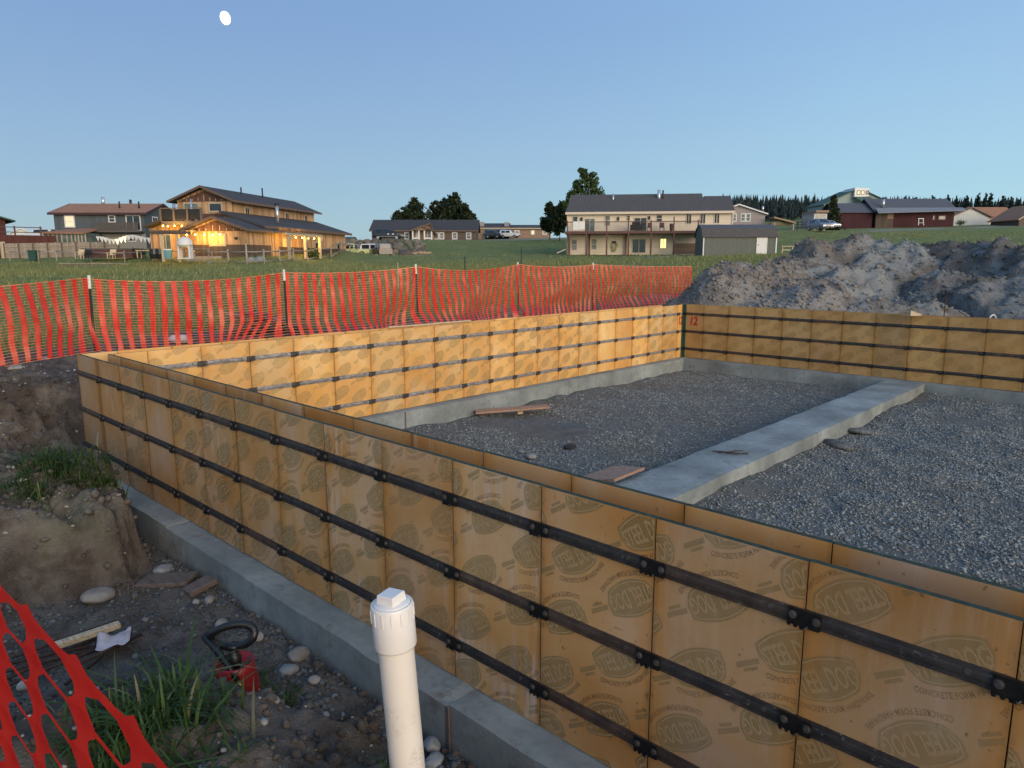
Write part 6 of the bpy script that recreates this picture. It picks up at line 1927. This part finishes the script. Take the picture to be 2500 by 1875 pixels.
MB().box(-2.6, 2.6, -1, 1, 0, .8).build("cabinet", M['deck_red'], q); MB().box(-2.7, 2.7, -1.1, 1.1, .803, .95).build("cover", M['deck_grey'], q)
# bunting of small white pennants
a, b, c_ = P(238, 577, 80), P(352, 577, 78), P(372, 571, 76)
bt = thing("bunting", "string of white pennants hung across the patio under the balcony", "bunting", a)
prev = None
for k in range(15):
    t_ = k / 14
    p = a * (1 - t_) + c_ * t_ + np.array([0, 0, -1.1 * math.sin(math.pi * t_ * 1.6) ** 2 * .35]) - a
    u_ = np.r_[RV, 0]; wv_ = .20 + .05 * (k % 3)
    MB().add([p - u_ * wv_, p + u_ * wv_, p + np.array([0, 0, -.55 - .1 * (k % 2)]) + u_ * .06, p - u_ * wv_ + np.r_[FV * .02, 0], p + u_ * wv_ + np.r_[FV * .02, 0], p + np.array([0, 0, -.55 - .1 * (k % 2)]) + u_ * .06 + np.r_[FV * .02, 0]],
             [(0, 1, 2), (5, 4, 3), (0, 3, 4, 1), (1, 4, 5, 2), (2, 5, 3, 0)]).build("pennant", M['trim'], bt)
    if prev is not None: MB().tube([prev, p], .012, 4).build("cord", M['trim'], bt)
    prev = p
lamp(P(300, 589, 78.0), 60, .5, (1, .75, .35))

def boulder(px, py, d, s_, label, seed, group, mat='rock', sq=.75):
    r, z = rz(px, py, d)
    z = min(z, gz_at(r, d) + s_) if group != "boulders of the retaining wall" else z
    stone(label, W(r, d, z - s_ * .2), (s_, s_ * .8, s_ * sq), seed, M[mat], group, sink=.3)
for k, (px, py, s_, lb) in enumerate([(616, 640, .55, "big grey boulder before the lodge porch, left one"), (635, 640, .6, "big grey boulder before the lodge porch, right one"), (512, 645, .35, "short pale stump like stone behind the rail fence"), (730, 633, .35, "grey boulder in the bed by the lodge's side porch"), (748, 632, .28, "small pale boulder at the right end of the porch bed")]):
    boulder(px, py, 64.5 if px < 700 else 75, s_, lb, 300 + k, "boulders by the lodge", 'rock_grey')
# shrub by the porch
# rock retaining wall below the van: rows of boulders
rw = far_thing("rock_wall", "dry stacked boulder retaining wall below the dark minivan", "retaining wall", *(lambda q: (q[0], 111, q[1]))(rz(925, 628, 111)))
c0 = W(*(lambda q: (q[0], 111, q[1]))(rz(925, 628, 111)))
rows_ = [(624, 952, 1030, 1.0, 98.8), (615, 945, 1036, .95, 102.3), (606, 905, 1034, .8, 106.3), (597, 838, 1030, .7, 110.3), (591, 828, 1032, .65, 113), (603, 830, 905, .6, 107.8), (611, 830, 900, .6, 104.2)]
kk = 0
for (py, x0, x1, s_, d) in rows_:
    px = x0
    while px < x1:
        sz = s_ * RS.uniform(.55, 1.15)
        r, z = rz(px, py + RS.uniform(-2, 2), d)
        bm = bmesh.new(); bmesh.ops.create_icosphere(bm, subdivisions=2, radius=1)
        rg = np.random.RandomState(900 + kk); dirs = rg.normal(size=(7, 3)); dirs /= np.linalg.norm(dirs, axis=1)[:, None]; off = rg.uniform(.65, .95, 7)
        for v in bm.verts:
            p = np.array(v.co)
            for dd, oo in zip(dirs, off):
                e_ = p @ dd
                if e_ > oo: p = p - dd * (e_ - oo)
            v.co = p * np.array([sz, sz * .8, sz * .75])
        me_ = bpy.data.meshes.new("boulder"); bm.to_mesh(me_); bm.free(); me_.materials.append(M['rock_wall'])
        o = link("boulder", me_, rw)
        w_ = W(r, d, z) - c0; o.location = (w_[0] * RV[0] + w_[1] * RV[1], w_[0] * FV[0] + w_[1] * FV[1], w_[2])
        px += sz * 2.0 * FPX / d / 1.0 * RS.uniform(.8, 1.25); kk += 1
dw = far_thing("driftwood", "jumble of bleached logs and rubble at the right foot of the rock wall", "driftwood", *(lambda q: (q[0], 100, q[1]))(rz(1020, 624, 100)))
for k in range(7):
    a = RS.uniform(-.5, .5); L = RS.uniform(.8, 2.0); x0 = RS.uniform(-1.8, 1.6)
    MB().tube([(x0 - L / 2, k * .2 - .6, .15 + .08 * k), (x0, k * .2 - .5, .3 + .1 * math.sin(k)), (x0 + L / 2, k * .2 - .6 + a, .2 + .05 * k)], [.13, .17, .08], 7).build("log", M['board'], dw, True)

# ================================================================== VEHICLES
def paint(name, c, rough=.3):
    N = NT(name); N.out(c, rough, .1, .5); N.b.inputs['Coat Weight'].default_value = .4
    return N.m
M['tyre'] = simple('tyre_rubber', (.02, .02, .02), .85, amt=.2)
M['rim'] = simple('alloy_rim', (.45, .45, .46), .35, .7, .1, 8, 0)
M['head'] = simple('headlight_glass', (.70, .72, .74), .15, .2, .1, 8, 0)
M['tail'] = simple('tail_light', (.35, .02, .02), .2, 0, .1, 8, 0)
def car(name, label, cat, px, py, d, heading, L, Wd, stations, col, wheels, wr=.34, glass_spans=(), group=None, flip=False, headlight=True):
    """stations: (x fraction from rear to front, z under, z belt, z roof, half width belt, half width roof)"""
    r, z = rz(px, py, d)
    t = far_thing(name, label, cat, r, d, z, heading, group)
    mb = MB(); S = []
    for (fx, zb, zbelt, zr, hb, hr) in stations:
        x = (fx - .5) * L
        S.append([(x, -hb * .96 * Wd / 2, zb), (x, -hb * Wd / 2, zb + (zbelt - zb) * .55), (x, -hb * .98 * Wd / 2, zbelt), (x, -hr * Wd / 2, zr - .04), (x, -hr * .8 * Wd / 2, zr), (x, hr * .8 * Wd / 2, zr), (x, hr * Wd / 2, zr - .04), (x, hb * .98 * Wd / 2, zbelt), (x, hb * Wd / 2, zb + (zbelt - zb) * .55), (x, hb * .96 * Wd / 2, zb)])
    n = 10; vs = [v for s_ in S for v in s_]; fs = []
    for i in range(len(S) - 1):
        for k in range(n): fs.append((i * n + k, (i + 1) * n + k, (i + 1) * n + (k + 1) % n, i * n + (k + 1) % n))
    fs += [tuple(range(n)), tuple(reversed(range((len(S) - 1) * n, len(S) * n)))]
    mb.add(vs, fs); body = mb.build("body", col, t)
    def lerp(fx):
        for a, b in zip(stations, stations[1:]):
            if a[0] <= fx <= b[0]:
                t_ = (fx - a[0]) / max(b[0] - a[0], 1e-6); return [p + (q - p) * t_ for p, q in zip(a, b)]
        return stations[-1]
    for (f0_, f1_) in glass_spans:
        for sd in (-1, 1):
            q = []
            for f_ in (f0_, f1_):
                s_ = lerp(f_); x = (f_ - .5) * L
                for t_ in (.10, .86): q.append((x, sd * ((s_[4] * .98 + (s_[5] - s_[4] * .98) * t_) * Wd / 2 + .014), s_[2] + (s_[3] - .04 - s_[2]) * t_))
            MB().add([q[0], q[2], q[3], q[1]], [(0, 1, 2, 3)]).build("side_window", M['glass'], t)
    # windscreens: the steep steps of the roof line
    for i, (a, b) in enumerate(zip(stations, stations[1:])):
        ca, cb = a[3] - a[2], b[3] - b[2]
        if abs(cb - ca) > .25:
            q = []
            for s_, t_ in ((a, 0), (b, 1)):
                pass
            lo_, hi_ = (a, b) if ca < cb else (b, a)
            xl, xh = (lo_[0] - .5) * L, (hi_[0] - .5) * L
            dx = -.016 if xl < xh else .016
            k1 = (xl + (xh - xl) * .08, lo_[3] + (hi_[3] - lo_[3]) * .08 + .016); k2 = (xl + (xh - xl) * .92, lo_[3] + (hi_[3] - lo_[3]) * .92 + .01)
            wl, wh = lo_[4] * .74 * Wd / 2, hi_[5] * .74 * Wd / 2
            MB().add([(k1[0] + dx, -wl, k1[1]), (k1[0] + dx, wl, k1[1]), (k2[0] + dx, wh, k2[1]), (k2[0] + dx, -wh, k2[1])], [(0, 1, 2, 3)]).build("windscreen", M['glass'], t)
    for fx in wheels:
        for sd in (-1, 1):
            y = sd * (Wd / 2 - .09); x = (fx - .5) * L
            w_ = MB().tube([(x, y - .11, wr), (x, y + .11, wr)], wr, 18).build("wheel", M['tyre'], t)
            MB().tube([(x, y + sd * .105, wr), (x, y + sd * .122, wr)], wr * .62, 14).build("rim", M['rim'], w_)
    f_ = stations[-1]; b_ = stations[0]
    for sd in (-1, 1):
        y = sd * f_[4] * Wd / 2 * .74
        if headlight: MB().box(L / 2 - .05, L / 2 + .03, y - .16, y + .16, f_[2] - .22, f_[2] - .04).build("headlight", M['head'], t)
        y = sd * b_[4] * Wd / 2 * .84
        MB().box(-L / 2 - .02, -L / 2 + .05, y - .09, y + .09, b_[2] - .25, b_[2] + .0).build("tail_light", M['tail'], t)
    MB().box(L / 2 - .1, L / 2 + .06, -f_[4] * Wd / 2 * .9, f_[4] * Wd / 2 * .9, f_[1] + .02, f_[1] + .18).build("bumper", M['black_plastic'], t)
    return t
VAN = [(0, .34, 1.02, 1.15, .92, .82), (.02, .30, 1.02, 1.62, .98, .78), (.10, .28, 1.02, 1.74, 1, .76), (.45, .27, 1.02, 1.76, 1, .76), (.60, .27, 1.02, 1.70, 1, .74), (.80, .28, 1.0, 1.06, 1, .84), (.93, .30, .88, .93, .95, .8), (1, .36, .74, .78, .82, .7)]
SUV = [(0, .42, 1.05, 1.12, .92, .84), (.03, .38, 1.08, 1.74, .98, .80), (.12, .36, 1.08, 1.80, 1, .79), (.50, .36, 1.08, 1.80, 1, .79), (.58, .36, 1.08, 1.74, 1, .78), (.70, .36, 1.06, 1.12, 1, .86), (.94, .38, 1.0, 1.05, .96, .84), (1, .42, .92, .97, .88, .8)]
JEEP = [(0, .55, 1.08, 1.16, .9, .88), (.02, .5, 1.1, 1.80, .9, .82), (.30, .5, 1.1, 1.86, .9, .82), (.58, .5, 1.1, 1.82, .9, .82), (.63, .5, 1.1, 1.16, .9, .86), (.97, .52, 1.08, 1.14, .84, .78), (1, .55, 1.04, 1.10, .8, .76)]
PICK = [(0, .55, 1.08, 1.12, .9, .88), (.40, .5, 1.1, 1.15, .92, .9), (.42, .5, 1.1, 1.80, .92, .82), (.50, .5, 1.1, 1.86, .92, .82), (.62, .5, 1.1, 1.82, .92, .82), (.68, .5, 1.1, 1.16, .9, .86), (.97, .52, 1.08, 1.14, .84, .78), (1, .55, 1.04, 1.10, .8, .76)]
SED = [(0, .38, .90, .95, .9, .82), (.14, .34, .95, 1.0, .98, .86), (.28, .33, .95, 1.40, 1, .74), (.50, .33, .95, 1.45, 1, .73), (.58, .33, .95, 1.40, 1, .73), (.74, .33, .92, .97, 1, .86), (.95, .35, .80, .85, .95, .8), (1, .4, .72, .76, .85, .72)]
dark = paint('dark_blue_paint', (.010, .012, .018)); white = paint('white_paint', (.62, .63, .64)); lime = paint('pale_lime_paint', (.52, .55, .26)); char = paint('charcoal_paint', (.030, .032, .038)); silver = paint('silver_blue_paint', (.16, .18, .215))
t = car("minivan", "dark navy minivan parked side on in front of the ranch house", "minivan", 949, 585.5, 121, 0, 5.05, 1.98, VAN, dark, (.18, .79), .34, ((.06, .28), (.30, .50), (.52, .66)), group=None)
MB().box(-1.6, 1.4, -1.012, -.995, .50, .56).build("side_moulding", M['rim'], t)
for x0 in (-.05, .75): MB().box(x0, x0 + .3, -1.008, -.992, .82, .98).build("painted_reflection", M['trim'], t)  # white plates painted in place of reflections on the van's side
car("pickup_truck", "pale lime yellow pickup parked behind the rail fence near the lodge", "pickup", 862, 629, 97, math.pi * .98, 4.9, 1.9, PICK, lime, (.20, .80), .42, ((.44, .53), (.55, .64)))
car("jeep", "white off road car with black top between the lime pickup and dark wagon", "off-road car", 893, 629, 98.5, math.pi * .97, 4.2, 1.9, JEEP, white, (.20, .82), .42, ((.05, .28), (.32, .56)))
car("suv", "charcoal wagon parked at the foot of the rock wall, seen from behind", "suv", 931, 628.5, 97, math.radians(115), 4.8, 1.95, SUV, char, (.2, .8), .38, ((.08, .30), (.33, .55)))
car("suv", "white truck half hidden behind the greenhouse at the far left", "suv", 98, 588, 112, math.radians(175), 5.0, 1.95, SUV, white, (.2, .8), .4, ((.08, .30), (.33, .55)))
car("car", "dark car parked under the carport of the tan house", "car", 1208, 581.5, 170, math.radians(-35), 4.6, 1.85, SUV, char, (.2, .8), .36, ((.3, .55),))
car("car", "white car parked just right of the carport's dark car", "car", 1245, 581.0, 169, math.radians(-20), 4.6, 1.85, SUV, white, (.2, .8), .36, ((.1, .3), (.33, .55)))
car("minivan", "silver blue minivan facing the camera on the gravel drive left of the barn", "minivan", 2002, 562.5, 112, math.radians(-86), 4.9, 2.0, VAN, silver, (.18, .8), .36, ((.1, .28), (.3, .5)))
car("car", "white car nose just behind the silver minivan, right side", "car", 2022, 560, 122, math.radians(-80), 4.6, 1.85, SED, white, (.2, .8), .34, ((.3, .5),))
q = far_thing("camper", "tall boxy camper van parked behind the silver minivan", "camper", *(lambda a: (a[0], 124, a[1]))(rz(2001, 560, 124)))
MB().box(-1.1, 1.1, 0, 5.2, .5, 2.6).build("body", silver, q); MB().prism([(0, 2.6), (5.2, 2.6), (5.2, 3.1), (-.7, 3.1), (-.7, 2.75)], 'x', -1.1, 1.1).build("overcab", M['sid_tan'], q)
MB().add([(-.9, -.01, 1.5), (.9, -.01, 1.5), (.85, -.01, 2.45), (-.85, -.01, 2.45)], [(0, 1, 2, 3)]).build("windscreen", M['glass_teal'], q)
for a in (-1, 1): MB().tube([(a * .95 - .12, .9, .4), (a * .95 + .12, .9, .4)], .4, 14).build("wheel", M['tyre'], q)
# weathered fence, pavilion and bench at the right
bx0 = rz(1925, 556, 130)[0]; bx1 = rz(2012, 556, 130)[0]
q = far_thing("rail_fence", "dark corral fence behind the silver minivan", "fence", bx0, 130, rz(1925, 562, 130)[1])
for k in range(5): MB().box((bx1 - bx0) * k / 4 - .12, (bx1 - bx0) * k / 4 + .12, -.1, .1, -.5, 1.55).build("post", M['board_grey'], q)
for z_ in (.5, .95, 1.4): MB().box(.02, bx1 - bx0, -.13, -.103, z_ - .1, z_ + .1).build("rail", M['board_grey'], q)
q = far_thing("hay_shelter", "small brown open shelter with sloping top left of the corral fence", "shelter", *(lambda a: (a[0], 124, a[1]))(rz(1912, 562, 124)))
MB().slab([(-2, -1, 2.2), (1.7, -1, 1.3), (1.7, 1.5, 1.3), (-2, 1.5, 2.2)], .25).build("roof", M['board'], q)
MB().box(-2, 1.6, .2, 1.4, .9, 1.25).build("platform", M['board'], q)
for a in (-1.8, 1.4): MB().box(a - .1, a + .1, -.8, -.6, -.3, 1.3).build("post", M['board_grey'], q)
q = far_thing("bench", "pale wooden sawhorse bench on the grass right of the sage shed", "bench", *(lambda a: (a[0], 80, a[1]))(rz(1922, 617, 80)))
for a in (-.55, .55): MB().bar((a, -.1, -.1), (a, .05, .65), .09, .09).build("leg", M['board_new'], q); MB().bar((a, .35, -.1), (a, .15, .65), .09, .09).build("leg", M['board_new'], q)
MB().box(-.7, .7, -.05, .28, .653, .74).build("top", M['board_new'], q); MB().box(-.5, .5, .08, .14, .25, .34).build("stretcher", M['board_new'], q)

# stakes in the meadow
for px, y0, y1, d, lb, m_ in ((971, 641, 656, 30, "small bare survey stake in the meadow left of the third post", 'board_new'), (1135, 626, 665, 34, "thin green survey stake standing in the meadow", 'post_green'), (1272, 603, 650, 40, "thin tall green survey stake behind the net's middle post", 'post_green')):
    r, z = rz(px, y1, d); g0 = gz_at(r, d); zt_ = rz(px, y0, d)[1]
    o = MB().prism([(-.02, -.012), (.02, -.012), (.02, .012), (-.02, .012)], 'z', -.3, zt_ - g0).build("survey_stake", M[m_]); o.location = W(r, d, g0); o.rotation_euler = (.02, .03, 0)
    tag(o, lb, "stake", "survey stakes")

# ================================================================== TREES
def tree(name, label, px, ytop, ybase, d, wpx, kind, n, leaf, mat, seed, lobes=None, group=None):
    """trunk with limbs and a crown of separate leaf clumps"""
    rg = np.random.RandomState(seed)
    r, z0 = rz(px, ybase, d); zt_ = rz(px, ytop, d)[1]; Hh = zt_ - z0; Rr = wpx / 2 * d / FPX
    t = far_thing(name, label, "tree", r, d, z0, 0, group)
    mb = MB(); mb.tube([(0, 0, -.5), (.05, 0, Hh * .3), (-.05, .05, Hh * .6), (0, 0, Hh * .92)], [Hh * .028, Hh * .022, Hh * .014, Hh * .004], 7)
    cl = []
    if kind == 'spruce':
        K = int(n / 14)
        for k in range(K):
            f_ = 1 - math.sqrt(1 - (k + rg.uniform()) / (K + 1))
            zz = Hh * (.08 + .92 * f_); rad = Rr * (1 - f_) ** .8 * rg.uniform(.55, 1.1) + .1
            a = rg.uniform(0, 6.283); cl.append((rad * math.cos(a) * .7, rad * math.sin(a) * .7, zz - rad * .15, rad * .42 + .04, .018 * Hh + .05))
    else:
        for (lx, lz, lr) in lobes:
            for k in range(26):
                v = rg.normal(size=3); v /= np.linalg.norm(v); q = rg.uniform(.5, 1.0)
                cl.append((lx * Rr + v[0] * lr * Rr * q, v[1] * lr * Rr * q * .9, lz * Hh + v[2] * lr * Rr * q * 1.05, lr * Rr * .30, lr * Rr * .26))
    for c in cl[::9]:
        mb.tube([(0, 0, max(c[2] - .35 * Hh * .5, Hh * .12)), (c[0] * .5, c[1] * .5, c[2] - .08 * Hh), (c[0], c[1], c[2])], [Hh * .008, Hh * .005, Hh * .002], 4)
    mb.build("trunk", M['bark'], t)
    per = max(3, n // len(cl)); V = []; 
    C_ = np.repeat(np.array(cl), per, 0); m = len(C_)
    o_ = rg.normal(size=(m, 3)) * .55
    ctr = C_[:, :3] + o_ * np.c_[C_[:, 3], C_[:, 3], C_[:, 4]]
    u_ = rg.normal(size=(m, 3)); u_ /= np.linalg.norm(u_, axis=1)[:, None]
    w_ = np.cross(u_, rg.normal(size=(m, 3))); w_ /= np.linalg.norm(w_, axis=1)[:, None]
    s_ = leaf * rg.uniform(.5, 1.2, (m, 1))
    Vv = np.stack([ctr - u_ * s_, ctr + w_ * s_ * .6, ctr + u_ * s_, ctr - w_ * s_ * .5], 1).reshape(-1, 3)
    link("crown", np_mesh("crown", Vv, np.arange(4 * m).reshape(-1, 4), mat), t)
    return t
LB = [(-.5, .48, .58), (.0, .62, .66), (.48, .48, .58), (-.1, .36, .7), (.15, .78, .48), (-.3, .72, .45), (.35, .68, .42)]
LB2 = [(-.4, .5, .6), (.38, .53, .6), (.05, .72, .56), (.0, .38, .7), (.5, .36, .48), (-.05, .84, .34), (-.5, .36, .45)]
LB3 = [(-.1, .93, .20), (.30, .86, .26), (-.28, .78, .32), (.12, .70, .42), (-.5, .62, .38), (.52, .66, .34), (.0, .52, .55), (-.72, .55, .30), (.85, .56, .24), (-.25, .97, .10), (.55, .5, .45), (-.45, .48, .45)]
tree("evergreen_tree", "small dark evergreen at the left end of the trees behind the ranch", 984, 500, 600, 152, 62, 'lobe', 2600, .40, M['leaf_dark'], 501, LB, "trees behind the ranch")
tree("evergreen_tree", "round dark evergreen behind the ranch, second from the left", 1016, 479, 600, 158, 84, 'lobe', 3600, .42, M['leaf_dark'], 502, LB2, "trees behind the ranch")
tree("evergreen_tree", "broad dark evergreen behind the ranch, left of the tallest one", 1078, 477, 600, 160, 76, 'lobe', 3400, .42, M['leaf_dark'], 503, LB, "trees behind the ranch")
tree("evergreen_tree", "tallest dark evergreen above the ranch roof", 1112, 465, 600, 157, 76, 'lobe', 3800, .42, M['leaf_dark'], 504, LB2, "trees behind the ranch")
tree("evergreen_tree", "lower dark evergreen at the right end above the ranch roof", 1138, 492, 600, 154, 52, 'lobe', 2600, .40, M['leaf_dark'], 505, LB2, "trees behind the ranch")
tree("evergreen_tree", "dark evergreen left of the cream house, left of a close pair", 1342, 488, 590, 128, 46, 'lobe', 2800, .36, M['leaf_dark'], 506, LB2, "trees left of the cream house")
tree("evergreen_tree", "dark evergreen touching the cream house's left side", 1366, 482, 592, 124, 50, 'lobe', 3200, .36, M['leaf_dark'], 507, LB, "trees left of the cream house")
tree("poplar_tree", "tall light green poplar rising behind the cream house's roof", 1428, 411, 600, 112, 104, 'lobe', 6500, .26, M['leaf_mid'], 508, LB3)
tree("spruce_tree", "dark spruce beside the red barn, behind the silver minivan", 2030, 472, 565, 142, 40, 'spruce', 3200, .38, M['leaf_dark'], 509)
SK = [(2158, 477), (2180, 478), (2204, 471), (2230, 473), (2252, 478), (2271, 470), (2290, 478), (2310, 468), (2330, 480), (2355, 470), (2381, 466), (2399, 465), (2413, 463), (2440, 470), (2463, 475), (2480, 482), (2497, 470)]
ORD = 'first second third fourth fifth sixth seventh eighth ninth tenth eleventh twelfth thirteenth fourteenth fifteenth sixteenth last'.split()
for k, (px, yt) in enumerate(SK):
    tree("pine_tree", ORD[k] + " skyline pine counting from the left, " + ("above the red barn's roof" if px < 2340 else "behind the white cottage"), px, yt, 548, 235 + (k * 37) % 40, 19 + (k * 7) % 11, 'spruce', 1500, .36, M['leaf_far'], 600 + k, None, "pines on the skyline")
# wooded ridge: a mass of far conifers
rg = np.random.RandomState(77); V = []; F_ = []
for k in range(760):
    px = rg.uniform(1760, 2620); d = rg.uniform(300, 430)
    r = rz(px, 540, d)[0]; g0 = gz_at(r, d)
    yt = 487 + 9 * float(vnoise(px * .02, d * .01, 3)) + rg.uniform(-9, 9) + (d < 360) * rg.uniform(0, 26) - (8 if px < 2030 else 3)
    hh = min(max(rz(px, yt, d)[1] - g0, 5), 30); rad = hh * rg.uniform(.13, .2); c = W(r, d, g0)
    nl = 6
    for j in range(nl):
        z0 = hh * (.06 + .86 * j / nl); z1 = z0 + hh * .30; rr_ = rad * (1 - j / nl) ** .85
        b0 = len(V); m = 7
        for q in range(m):
            a = 6.283 * q / m + rg.uniform(-.3, .3); rr2 = rr_ * rg.uniform(.6, 1.25)
            V.append((c[0] + rr2 * math.cos(a), c[1] + rr2 * math.sin(a), c[2] + z0 + rg.uniform(-.4, .4)))
        V.append((c[0] + rg.uniform(-.2, .2), c[1], c[2] + min(z1, hh)))
        F_ += [(b0 + q, b0 + (q + 1) % m, b0 + m) for q in range(m)]
o = link("pine_forest", np_mesh("pine_forest", V, np.array(F_), M['leaf_far']))
tag(o, "far dark pine forest along the ridge behind the right hand houses", "forest", kind="stuff")
# small shrub beds
for px, py, d, s_, lb, sd in ((762, 632, 76, .8, "green shrub in the bed by the lodge's side porch", 701), (1610, 630, 84, .0, "", 0), (2345, 549, 160, .9, "small bush against the white cottage wall", 703), (1640, 634, 80, .0, "", 0)):
    if not lb: continue
    q = far_thing("shrub", lb, "shrub", *(lambda a: (a[0], d, a[1]))(rz(px, py, d)))
    rg = np.random.RandomState(sd); m = 500
    ctr = rg.normal(size=(m, 3)) * np.array([.5, .4, .32]) * s_ + np.array([0, 0, .5 * s_]); u_ = rg.normal(size=(m, 3)); w_ = rg.normal(size=(m, 3))
    Vv = np.stack([ctr - u_ * .07, ctr + w_ * .05, ctr + u_ * .07, ctr - w_ * .05], 1).reshape(-1, 3)
    link("foliage", np_mesh("foliage", Vv, np.arange(4 * m).reshape(-1, 4), M['leaf_mid']), q)
    MB().tube([(0, 0, -.2), (0, 0, .5 * s_)], .03, 5).build("stem", M['bark'], q)

# ================================================================== MEADOW GRASS
def meadow(n, d0, d1, hlo, hhi, wd, seed):
    rg = np.random.RandomState(seed)
    d = np.sqrt(rg.uniform(d0 * d0, d1 * d1, n)); r = d * rg.uniform(-.80, .80, n)
    x = CAM[0] + r * RV[0] + d * FV[0]; y = CAM[1] + r * RV[1] + d * FV[1]
    cl_ = fbm(x * .35, y * .35, 4, 90)
    k = (grass_mask(x, y) > .45) & (cl_ + rg.uniform(-.4, .4, n) > -.25)
    x, y, cl_ = x[k], y[k], cl_[k]; m = len(x)
    z = ground_z(x, y)
    h = rg.uniform(hlo, hhi, m) * (1 + 1.2 * np.clip(cl_, -.3, .6)); a = rg.uniform(0, 6.283, m); ln = h * rg.uniform(.1, .6, m)
    c, s = np.cos(a), np.sin(a); b = rg.uniform(0, 6.283, m); cb, sb = np.cos(b) * wd, np.sin(b) * wd
    V = np.stack([np.c_[x - cb, y - sb, z - .02], np.c_[x + cb, y + sb, z - .02], np.c_[x + c * ln, y + s * ln, z + h]], 1).reshape(-1, 3)
    return V
V = np.r_[meadow(70000, 12, 32, .10, .26, .010, 1), meadow(90000, 32, 75, .12, .30, .026, 2), meadow(40000, 75, 125, .07, .16, .05, 3)]
o = link("meadow_grass", np_mesh("meadow_grass", V, np.arange(len(V)).reshape(-1, 3), M['meadow']))
tag(o, "rough green meadow grass covering the field beyond the net", "grass", kind="stuff")

# ================================================================== MOON
mp_ = P(550, 44, 2600)
bm = bmesh.new(); bmesh.ops.create_uvsphere(bm, u_segments=32, v_segments=16, radius=1)
me = bpy.data.meshes.new("moon"); bm.to_mesh(me); bm.free(); me.materials.append(M['moon'])
for p in me.polygons: p.use_smooth = True
o = link("moon", me); o.location = mp_; o.scale = (17, 17, 22); o.rotation_euler = (0, math.radians(-14), ROT0)
tag(o, "bright white nearly full moon high in the upper left sky", "moon")
